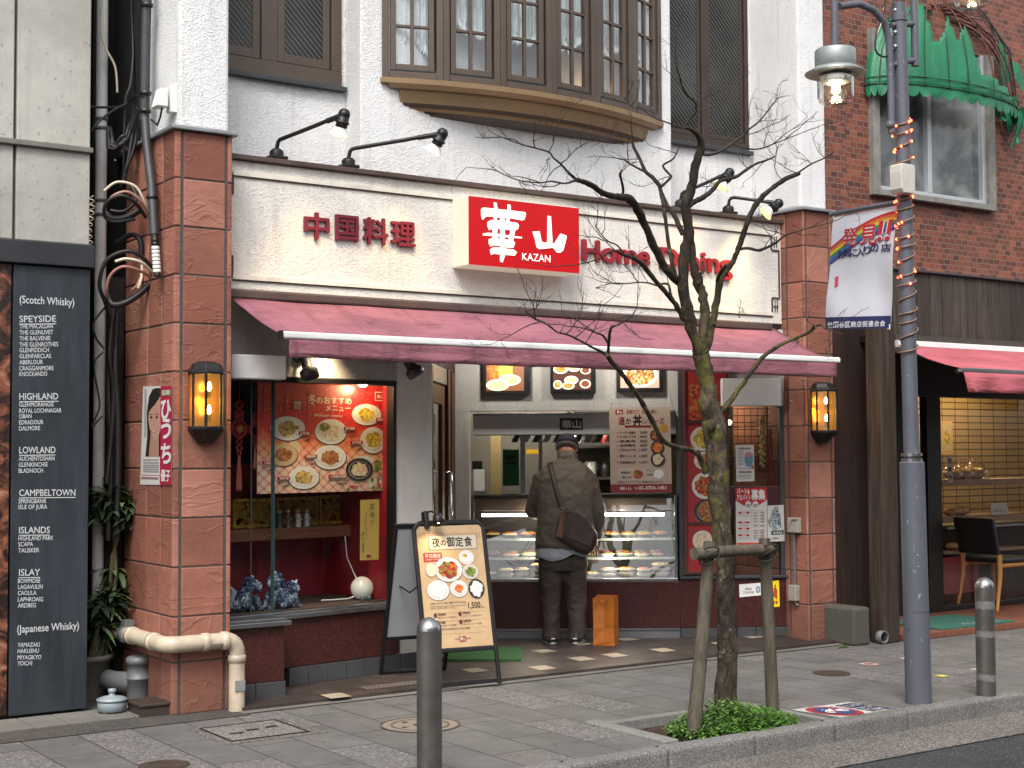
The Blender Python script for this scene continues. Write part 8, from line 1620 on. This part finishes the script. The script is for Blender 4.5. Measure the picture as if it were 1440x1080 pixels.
for a in ((708,245,-20,-12,-.7,.18),(730,253,-10,10,-.7,.16),(760,257,-14,-14,-.6,.2),(788,258,-6,8,-.6,.15),(702,193,-14,-4,-.8,.14),(735,203,-8,-14,-.8,.2),(752,208,-16,-10,-.8,.18),(772,214,4,-20,-.8,.24),(790,232,-18,6,-.7,.2),(772,222,-16,10,-.7,.2),(820,254,6,-14,-.6,.18),(788,230,10,-12,-.7,.16),
          (893,211,-10,-14,.4,.26),(890,200,-26,-4,.4,.34),(888,197,-40,-12,.45,.42),(900,224,-12,-6,.4,.2),(877,224,-14,-4,.2,.22),(884,229,-10,-12,.2,.2),(872,244,-10,-6,-.5,.14),(872,244,8,-10,-.5,.12),(951,92,-8,-16,-.1,.22),(955,105,12,-14,-.1,.24),(959,120,-12,-8,-.1,.2),(978,145,14,-12,-.1,.34),(979,155,20,-6,-.1,.34),(976,143,30,-14,-.1,.4),(905,155,-14,-6,.2,.2),(888,150,-12,-8,.2,.2),(922,166,-6,-14,.1,.2),(878,140,-8,-6,.2,.16),
          (966,203,10,-6,.4,.2),(951,216,-10,-10,.4,.2),(943,248,-10,10,.4,.2),(1086,146,8,-10,-.2,.18),(1066,172,14,-6,-.2,.24),(1052,184,4,-16,-.2,.24),(1046,190,16,-4,-.2,.3),(1078,158,14,-2,-.2,.2),(1033,199,-6,-14,-.2,.2),(1130,186,12,-6,-.35,.2),(1104,196,10,-14,-.35,.24),(1086,203,14,-8,-.35,.26),(1074,208,10,-12,-.35,.24),(1090,220,14,-10,.35,.26),(1076,226,-4,12,.35,.2),(1052,237,-6,-10,.35,.2),(1172,214,12,-4,-.5,.16),(1142,230,8,-10,-.5,.2),(1160,222,2,-14,-.5,.2),(1124,244,-10,-8,-.4,.22),(1100,253,-10,-10,-.4,.26),(1012,255,-12,8,.3,.2),(990,277,-8,-12,.3,.2),
          (1165,314,16,4,-.45,.22),(1140,320,12,-6,-.45,.24),(1118,326,10,8,-.45,.22),(1104,331,-4,-12,-.45,.2),(1074,350,2,-14,-.4,.18),(1093,340,-8,-14,-.4,.24),(812,372,-16,4,-.5,.2),(830,368,-14,8,-.5,.22),(846,362,-16,-4,-.5,.24),(866,353,-6,-14,-.5,.24),(838,318,-6,-10,-.6,.18),(846,330,8,-10,-.6,.18),(856,340,-12,-4,-.6,.2),(889,362,-6,-14,-.5,.18),(840,404,-14,6,.3,.22),(862,398,-8,-12,.3,.24),(880,399,-12,10,.3,.24),(898,397,-6,-14,.3,.22),(912,398,-10,-10,.3,.2),(940,400,6,-14,.3,.16),
          (740,440,-16,-2,-.75,.22),(753,448,-14,-10,-.75,.26),(762,452,-18,4,-.75,.26),(772,458,-12,-14,-.75,.26),(784,467,-16,4,-.75,.22),(796,470,-4,-14,-.75,.24),(808,475,6,-14,-.7,.24),(823,483,-2,-14,-.7,.24),(812,460,-14,-6,-.65,.22),(838,468,-2,-14,-.65,.22),(826,463,4,-14,-.65,.2),(896,432,4,-14,-.6,.2),(888,445,10,-4,-.6,.24),(876,453,8,8,-.6,.22),(866,458,14,4,-.6,.26),(1186,470,10,4,-.5,.18),(1160,462,10,-4,-.5,.2),(1146,459,-8,-6,-.4,.14),(1130,471,-12,2,-.4,.18),(1040,447,-6,-8,-.2,.1),(1020,600,8,-6,0,.1)):
    sprout(*a)
tw.build('twigs', tree)

# ---------------------------------------------------------------- the customer, seen from behind, bending over the counter
mq = (pz(775, 906, ZF)+pz(809, 905, ZF))/2; mq.z = ZF; MR = Vector((RT.x, RT.y, 0)).normalized(); MF = Vector((FW.x, FW.y, 0)).normalized(); dm = (mq-CAM).dot(FW); PPM = FPX/dm; uc = 792
def W(u, v, f=0.0):      # body space from picture measures: sideways by u, height by v, f metres towards the counter
    k = (dm+f)/dm
    return mq+MR*((u-uc)/PPM*k)+MF*f+Vector((0,0,(906-v)/PPM*1.0))
man = thing('person', 'man in a brown jacket, dark trousers and cap seen from behind at the counter', 'person', mq)
SKIN = mat('skin', '#9c6a50', .55, 0, .12, 20); JKT = N('olive_brown_jacket'); _f = JKT.noise(1, 4, .55, JKT.mapv((6, 6, 8)), dist=1.6).outputs['Fac']; JKT.base(JKT.ramp(JKT.noise(3, 5, .6).outputs['Fac'], [(.3, lin('#4d453c')), (.7, lin('#5c5348'))])); JKT.set(.62, spec=.3); JKT.bump(_f, .3, .03); JKT = JKT.m
TRS = N('dark_brown_trousers'); _f = TRS.noise(1, 4, .55, TRS.mapv((6, 6, 14)), dist=1.3).outputs['Fac']; TRS.base(TRS.ramp(TRS.noise(5, 5, .6).outputs['Fac'], [(.3, lin('#3a322d')), (.7, lin('#4c433d'))])); TRS.set(.8, spec=.2); TRS.bump(_f, .4, .03); TRS = TRS.m
def ringat(c, rx, rf, tilt=0.0, n=20, sq=.8, ax=None):
    out = []
    for i in range(n):
        a = 2*math.pi*i/n; ca, sa = math.cos(a), math.sin(a); x = rx*math.copysign(abs(ca)**sq, ca); f = rf*math.copysign(abs(sa)**sq, sa)
        out.append(c+MR*x+MF*f*math.cos(tilt)-Vector((0,0,1))*f*math.sin(tilt)) 
    return out
def limb3(mb, pts, rs, mt, n=14):
    mb.tube(pts, rs, mt, n)
# body: one skin surface grown over a jointed skeleton (head, neck, trunk, arms, hands with five fingers, legs)
V = []; E_ = []; RD = []
def jv(p, r, par=None):
    V.append(p); RD.append(r); 
    if par is not None: E_.append((par, len(V)-1))
    return len(V)-1
pel = jv(W(792, 772, .0), .12); sp1 = jv(W(793, 735, .05), .12, pel); sp2 = jv(W(795, 690, .12), .13, sp1); chs = jv(W(797, 668, .18), .11, sp2); nk = jv(W(800, 652, .25), .055, chs); hd0 = jv(W(801, 642, .29), .065, nk); hd1 = jv(W(801, 632, .33), .078, hd0); hd2 = jv(W(801, 624, .35), .07, hd1)
def hand(par, wr, d, side, curl):
    u_ = d.normalized(); s_ = MR*side; pl_ = u_.cross(s_).normalized()
    palm = jv(wr+u_*.05, .026, par); kn = jv(wr+u_*.085, .024, palm)
    for k_, (o_, L_) in enumerate(((-.027,.068),(-.009,.078),(.009,.074),(.026,.058))):
        a = jv(wr+u_*.095+s_*o_, .0092, kn); b = jv(wr+u_*(.095+L_*.5)+s_*o_*1.15+pl_*curl*.012, .0085, a); jv(wr+u_*(.095+L_*.85)+s_*o_*1.1+pl_*curl*.04, .0075, b)
    th = jv(wr+u_*.035-s_*.034+pl_*curl*.01, .012, palm); th2 = jv(wr+u_*.07-s_*.05+pl_*curl*.02, .0105, th); jv(wr+u_*.098-s_*.048+pl_*curl*.03, .0085, th2)
# right arm hangs down beside the bag; left arm bent forward onto the counter
shR = jv(W(828, 672, .16), .062, chs); elR = jv(W(839, 722, .14), .045, shR); wrR = jv(W(838, 757, .20), .03, elR); hand(wrR, W(838, 757, .20), W(839, 775, .23)-W(838, 757, .20), 1, 1)
shL = jv(W(767, 672, .16), .062, chs); elL = jv(W(756, 716, .20), .045, shL); wrL = jv(W(770, 716, .42), .03, elL); hand(wrL, W(770, 716, .42), W(778, 714, .55)-W(770, 716, .42), -1, 1)
for u0, u1, u2 in ((777, 776, 776), (808, 811, 811)):
    hp = jv(W(u0+1, 785, .0), .09, pel); kn_ = jv(W(u1, 842, .0), .058, hp); an = jv(W(u2, 895, -.0), .04, kn_); jv(W(u2, 903, .12), .035, an)
me = bpy.data.meshes.new('body'); me.from_pydata([tuple(v) for v in V], E_, []); me.materials.append(SKIN); body = bpy.data.objects.new('body', me); COL.objects.link(body); adopt(body, man)
sk = body.modifiers.new('skin', 'SKIN'); sk.use_smooth_shade = True
lay = me.skin_vertices[0].data if me.skin_vertices else None
if lay is None:
    bm = bmesh.new(); bm.from_mesh(me); ly = bm.verts.layers.skin.verify(); bm.verts.ensure_lookup_table()
    for i, r in enumerate(RD): bm.verts[i][ly].radius = (r, r)
    bm.verts[0][ly].use_root = True; bm.to_mesh(me); bm.free()
else:
    for i, r in enumerate(RD): lay[i].radius = (r, r); lay[i].use_root = (i == 0)
sb = body.modifiers.new('subdivision', 'SUBSURF'); sb.levels = 2; sb.render_levels = 2
m = MB(); HC = W(801, 631, .335)                         # face: features on the far side of the head
fdir = (MF*.75-Vector((0,0,.66))+MR*.12).normalized(); fup = (Vector((0,0,1))-fdir*fdir.z).normalized(); fsd = fdir.cross(fup)
def hp_(x, y, z): return HC+fsd*x+fdir*y+fup*z
m.tube([hp_(0,.078,.012), hp_(0,.098,-.014), hp_(0,.09,-.022)], [.007,.012,.008], SKIN, 8)
for s_ in (-1, 1):
    m.ball(hp_(s_*.03, .074, .014), .011, mat('eye_white', '#d9d4cc', .3, 0, 0), 8); m.ball(hp_(s_*.03, .083, .014), .005, ink('#1a1210'), 6); m.tube([hp_(s_*.018,.08,.03), hp_(s_*.042,.074,.03)], .004, ink('#3a3634'), 5)
    m.lathe(hp_(s_*.078, .0, .0), [(.0,-.006),(.018,-.004),(.026,.004),(.02,.008),(.0,.004)], SKIN, 10, fsd*s_)
m.tube([hp_(-.02,.082,-.042), hp_(0,.088,-.044), hp_(.02,.082,-.042)], .005, mat('lips', '#8a4a40', .5, 0, 0), 6); m.build('face', man)
m = MB()                                                 # cropped grey hair below the cap
HAIR = mat('grey_hair', '#4b4744', .8, 0, .3, 90, .6, 200, .003); n = 16; rings = []
for z, k in ((-.03, .86), (-.005, 1.02), (.03, 1.04)): rings.append([hp_(.08*k*math.cos(a), -.0+.088*k*math.sin(a), z) for a in [math.pi+math.pi*i/(n-1) for i in range(n)]])
m.add([p for r in rings for p in r], [(i*n+j, i*n+j+1, (i+1)*n+j+1, (i+1)*n+j) for i in range(2) for j in range(n-1)], HAIR, True); o = m.build('hair', man); s_ = o.modifiers.new('thickness', 'SOLIDIFY'); s_.thickness = .008; s_.offset = 1
cap_ = MB(); CAPM = mat('navy_cap_cloth', '#1d1f28', .75, 0, .15, 40, .3, 200, .002); rings = []; n = 24
for z, k in ((.015, 1.06), (.04, 1.06), (.066, .98), (.088, .78), (.101, .45), (.105, .08)): rings.append([hp_(.086*k*math.cos(a), .096*k*math.sin(a)-.002, z+(.018*math.sin(a)*-1 if z < .03 else 0)*-1) for a in [2*math.pi*i/n for i in range(n)]])
cap_.loft(rings, CAPM, True); cp_ = cap_.build('cap', man)
m = MB(); vs = []
for i in range(13): a = R(25+130*i/12); vs += [hp_(.088*math.cos(a), .098*math.sin(a), .018), hp_(.088*math.cos(a)*1.02, .098*math.sin(a)+.07*math.sin(a), .004)]
m.add(vs, [(2*i, 2*i+2, 2*i+3, 2*i+1) for i in range(12)], CAPM, True); o = m.build('peak', cp_); s_ = o.modifiers.new('thickness', 'SOLIDIFY'); s_.thickness = .004
m = MB(); m.tube([hp_(.06*math.cos(a), -.097*abs(math.sin(a))-.004, .018+.022*math.sin(a)) for a in [math.pi*i/12 for i in range(13)]], .0028, mat('cap_opening_skin', '#8a5a44', .6, 0, .1), 6); m.build('strap_gap', cp_)
# jacket: trunk and sleeves fused into one cloth surface
j = MB(); J = [(W(796, 773, .0), .212, .150, .0), (W(796, 766, .0), .232, .168, .0), (W(796, 752, .02), .228, .165, .05), (W(796, 730, .06), .218, .160, .1), (W(797, 705, .10), .222, .158, .2), (W(797, 684, .15), .236, .15, .35), (W(798, 670, .19), .225, .135, .45), (W(799, 660, .22), .165, .11, .5), (W(800, 653, .245), .095, .085, .6), (W(801, 648, .265), .078, .075, .7)]
j.loft([ringat(c_, rx, rf, t_) for c_, rx, rf, t_ in J], JKT)
j.tube([W(818, 667, .18), W(828, 676, .155), W(834, 700, .14), W(840, 722, .13), W(841, 742, .16), W(839, 756, .20), W(838, 760, .205)], [.06,.085,.08,.074,.066,.054,.05], JKT, 16)
j.tube([W(777, 667, .18), W(767, 676, .155), W(759, 700, .15), W(753, 720, .17), W(757, 722, .26), W(766, 719, .36), W(770, 717, .40)], [.06,.085,.08,.076,.068,.055,.05], JKT, 16)
jk = j.build('jacket', man); rm = jk.modifiers.new('fuse', 'REMESH'); rm.mode = 'VOXEL'; rm.voxel_size = .011; rm.use_smooth_shade = True; smo = jk.modifiers.new('smooth', 'SMOOTH'); smo.iterations = 5; smo.factor = .5
tx = bpy.data.textures.new('cloth_folds', 'CLOUDS'); tx.noise_scale = .065; dsp = jk.modifiers.new('folds', 'DISPLACE'); dsp.texture = tx; dsp.strength = .022; dsp.mid_level = .5; dsp.texture_coords = 'GLOBAL'
m = MB(); m.loft([ringat(W(796, 776, .0), .218, .155), ringat(W(796, 767, .0), .222, .16)], JKT, False); m.build('hem_rib', jk)
m = MB(); m.loft([ringat(W(800, 655, .235), .092, .086, .6), ringat(W(801, 647, .262), .083, .08, .7), ringat(W(801, 643.5, .275), .08, .078, .7)], JKT, False); o = m.build('collar', jk); s_ = o.modifiers.new('thickness', 'SOLIDIFY'); s_.thickness = .008
m = MB(); SHT_ = mat('pale_blue_shirt', '#8b9095', .8, 0, .12, 12, .4, 30, .01); rings = [ringat(W(793, 765, 0), .19, .145), ringat(W(792, 780, -.01), .20, .152)]; low = ringat(W(792, 786, -.015), .205, .155)
for i, p in enumerate(low): p.z += .03*(math.cos(2*math.pi*i/20*1.0) > .2)+.015*math.sin(i*1.7)
m.loft(rings+[low], SHT_, False); o = m.build('shirt_tail', man); s_ = o.modifiers.new('thickness', 'SOLIDIFY'); s_.thickness = .004
t_ = MB(); t_.loft([ringat(W(792, 766, .0), .17, .125), ringat(W(792, 780, .0), .185, .138), ringat(W(792, 795, .0), .19, .14), ringat(W(792, 803, .0), .175, .125)], TRS)
for (ux, pts) in ((0, [(776,790,.0,.098),(775,812,.0,.092),(775,835,.005,.080),(775,850,.01,.072),(775,875,.0,.068),(775,893,.0,.072),(775,900,.0,.074)]), (1, [(808,790,.0,.098),(809,812,.0,.092),(810,835,.005,.080),(811,850,.01,.072),(812,875,.0,.068),(812,893,.0,.072),(811,899,.0,.074)])):
    t_.loft([ringat(W(u, v, f), r, r*1.12, 0, 16, .95) for u, v, f, r in pts], TRS)
to = t_.build('trousers', man); rm = to.modifiers.new('fuse', 'REMESH'); rm.mode = 'VOXEL'; rm.voxel_size = .010; rm.use_smooth_shade = True; smo = to.modifiers.new('smooth', 'SMOOTH'); smo.iterations = 4; smo.factor = .5; dsp = to.modifiers.new('folds', 'DISPLACE'); dsp.texture = tx; dsp.strength = .022; dsp.mid_level = .5; dsp.texture_coords = 'GLOBAL'
SHOE = mat('black_shoe', '#1a1a1c', .5, 0, .2, 20); SOLE = mat('grey_white_sole', '#9a9a96', .6, 0, .15, 20)
for u, v, yaw in ((775, 906, -.15), (812, 905, .25)):
    c_ = W(u, 906, 0.0); c_.z = ZF; d1 = (MF*math.cos(yaw)+MR*math.sin(yaw)); d2 = MR*math.cos(yaw)-MF*math.sin(yaw); m = MB()
    def sec(f, w_, h, n=12, z0=.022): return [c_+d1*f+d2*w_*math.cos(a)+Vector((0,0,z0+max(-.0,h*math.sin(a)))) for a in [math.pi*i/(n-1) for i in range(n)]]
    m.loft([sec(-.085,.018,.035), sec(-.075,.034,.07), sec(-.04,.040,.085), (sec(.02,.043,.08)), sec(.08,.047,.06), sec(.14,.046,.042), sec(.175,.03,.03), sec(.185,.012,.015)], SHOE); sh_ = m.build('shoe', man)
    m = MB(); m.loft([[c_+d1*(.05+.142*k*math.cos(a))+d2*(.05*k*math.sin(a))+Vector((0,0,z)) for a in [2*math.pi*i/20 for i in range(20)]] for z, k in ((.0005,.96),(.012,1.02),(.024,1.0))], SOLE); m.build('sole', sh_)
    m = MB()
    for s_ in (-1, 1): m.tube([c_+d1*-.03+d2*s_*.046+Vector((0,0,.03)), c_+d1*.02+d2*s_*.045+Vector((0,0,.07))], .006, mat('white_stripe', '#c9c9c6', .5, 0, .05), 5)
    m.tube([c_+d1*-.088+d2*-.015+Vector((0,0,.05)), c_+d1*-.088+d2*.015+Vector((0,0,.05))], .006, mat('white_stripe', '#c9c9c6', .5), 5); m.build('stripe', sh_)
# shoulder bag with its strap
sbag = thing('shoulder_bag', 'dark brown leather shoulder bag hanging on the back of the man', 'bag', W(810, 750, -.2)); LEA = mat('dark_brown_leather', '#2e1e1a', .5, 0, .25, 7, .35, 40, .01); LEA2 = mat('tan_leather_side', '#5a3418', .5, 0, .2, 9); BF = -.185
pts = [(791,716),(800,713),(822,727),(837,744),(842,752),(840,765),(834,775),(824,780),(806,772),(783,757),(779,750)]; m = MB()
def bagring(f, k): 
    cu, cv = 811, 748; return [W(cu+(u-cu)*k, cv+(v-cv)*k, f) for u, v in pts]
m.loft([bagring(BF+.125,.9), bagring(BF+.11,.99), bagring(BF+.03,1.02), bagring(BF-.02,.98), bagring(BF-.045,.86), bagring(BF-.052,.6)], LEA); o = m.build('bag_body', sbag); sb = o.modifiers.new('subdivision', 'SUBSURF'); sb.levels = 1; sb.render_levels = 1
m = MB(); m.add([W(791,717,BF-.03), W(797,716,BF-.045), W(790,756,BF-.05), W(781,752,BF-.035)], [(0,1,2,3)], LEA2); m.add([W(797,716,BF-.048), W(822,728,BF-.05), W(836,746,BF-.048), W(830,766,BF-.058), W(800,756,BF-.062)], [(0,1,2,3,4)], LEA); o = m.build('flap', sbag); s_ = o.modifiers.new('thickness', 'SOLIDIFY'); s_.thickness = .005
m = MB(); P_ = [W(781,655,.235), W(776,652,.16), W(776.5,660,.05), W(779,675,-.02), W(783,692,-.07), W(788,708,-.115), W(791,718,-.145)]; vs = []
P2, _ = smooth(P_, [0]*len(P_), 5)
for i, p in enumerate(P2): vs += [p-MR*.017-Vector((0,0,.004)), p+MR*.017+Vector((0,0,.004))]
m.add(vs, [(2*i, 2*i+2, 2*i+3, 2*i+1) for i in range(len(P2)-1)], mat('dark_strap', '#2a1815', .6, 0, .15, 20), True); o = m.build('strap', sbag); s_ = o.modifiers.new('thickness', 'SOLIDIFY'); s_.thickness = .005; s_.offset = 1
m = MB(); q = W(790, 716, BF+.01); m.tube([q+Vector((.0,0,.0))+MR*.014*math.cos(a)+Vector((0,0,.014*math.sin(a))) for a in [i*math.pi/6 for i in range(13)]], .003, STEEL, 6); m.build('buckle', sbag)

# ---------------------------------------------------------------- houses across the street (seen only in the glass)
for i, (x0, x1, h, rz, c) in enumerate(((-3, 5.5, 5.5, 2.0, '#6a625c'), (7.0, 16, 6.5, 1.8, '#5f5850'), (-14, -4, 7, 1.5, '#5d5a58'), (17, 32, 8, 2, '#6a6560'))):
    t = thing('opposite_house', ['low grey gabled house across the street, reflected in the shop glass', 'brown gabled house across the street, reflected in the shop glass', 'grey house at the far left across the street, reflected in the shop glass', 'wide house far along the opposite side, reflected in upper windows'][i], 'house', ((x0+x1)/2, -9, 0)); m = MB(); m.box(x0, x1, -16, -9, ROADZ, h, mat('house_wall%s' % 'abcd'[i], c, .8, 0, .15, 2)); m.build('wall', t)
    m = MB(); mid = (x0+x1)/2; RFM = mat('dark_roof_tiles', '#3a3a3e', .7, 0, .2, 6); m.loft([[Vector((x0-.4, y, h)), Vector((mid, y, h+rz)), Vector((x1+.4, y, h)), Vector((x1+.4, y, h-.15)), Vector((x0-.4, y, h-.15))] for y in (-16.4, -8.5)], RFM); m.sm = [False]*len(m.sm); m.build('roof', t); m = MB()
    for k in range(3):
        for z in (1.0, 3.2): a = x0+1+k*(x1-x0-2)/2.6; m.box(a, a+1.1, -9.001, -8.97, z, z+1.2, WIREG)
    m.build('window', t)
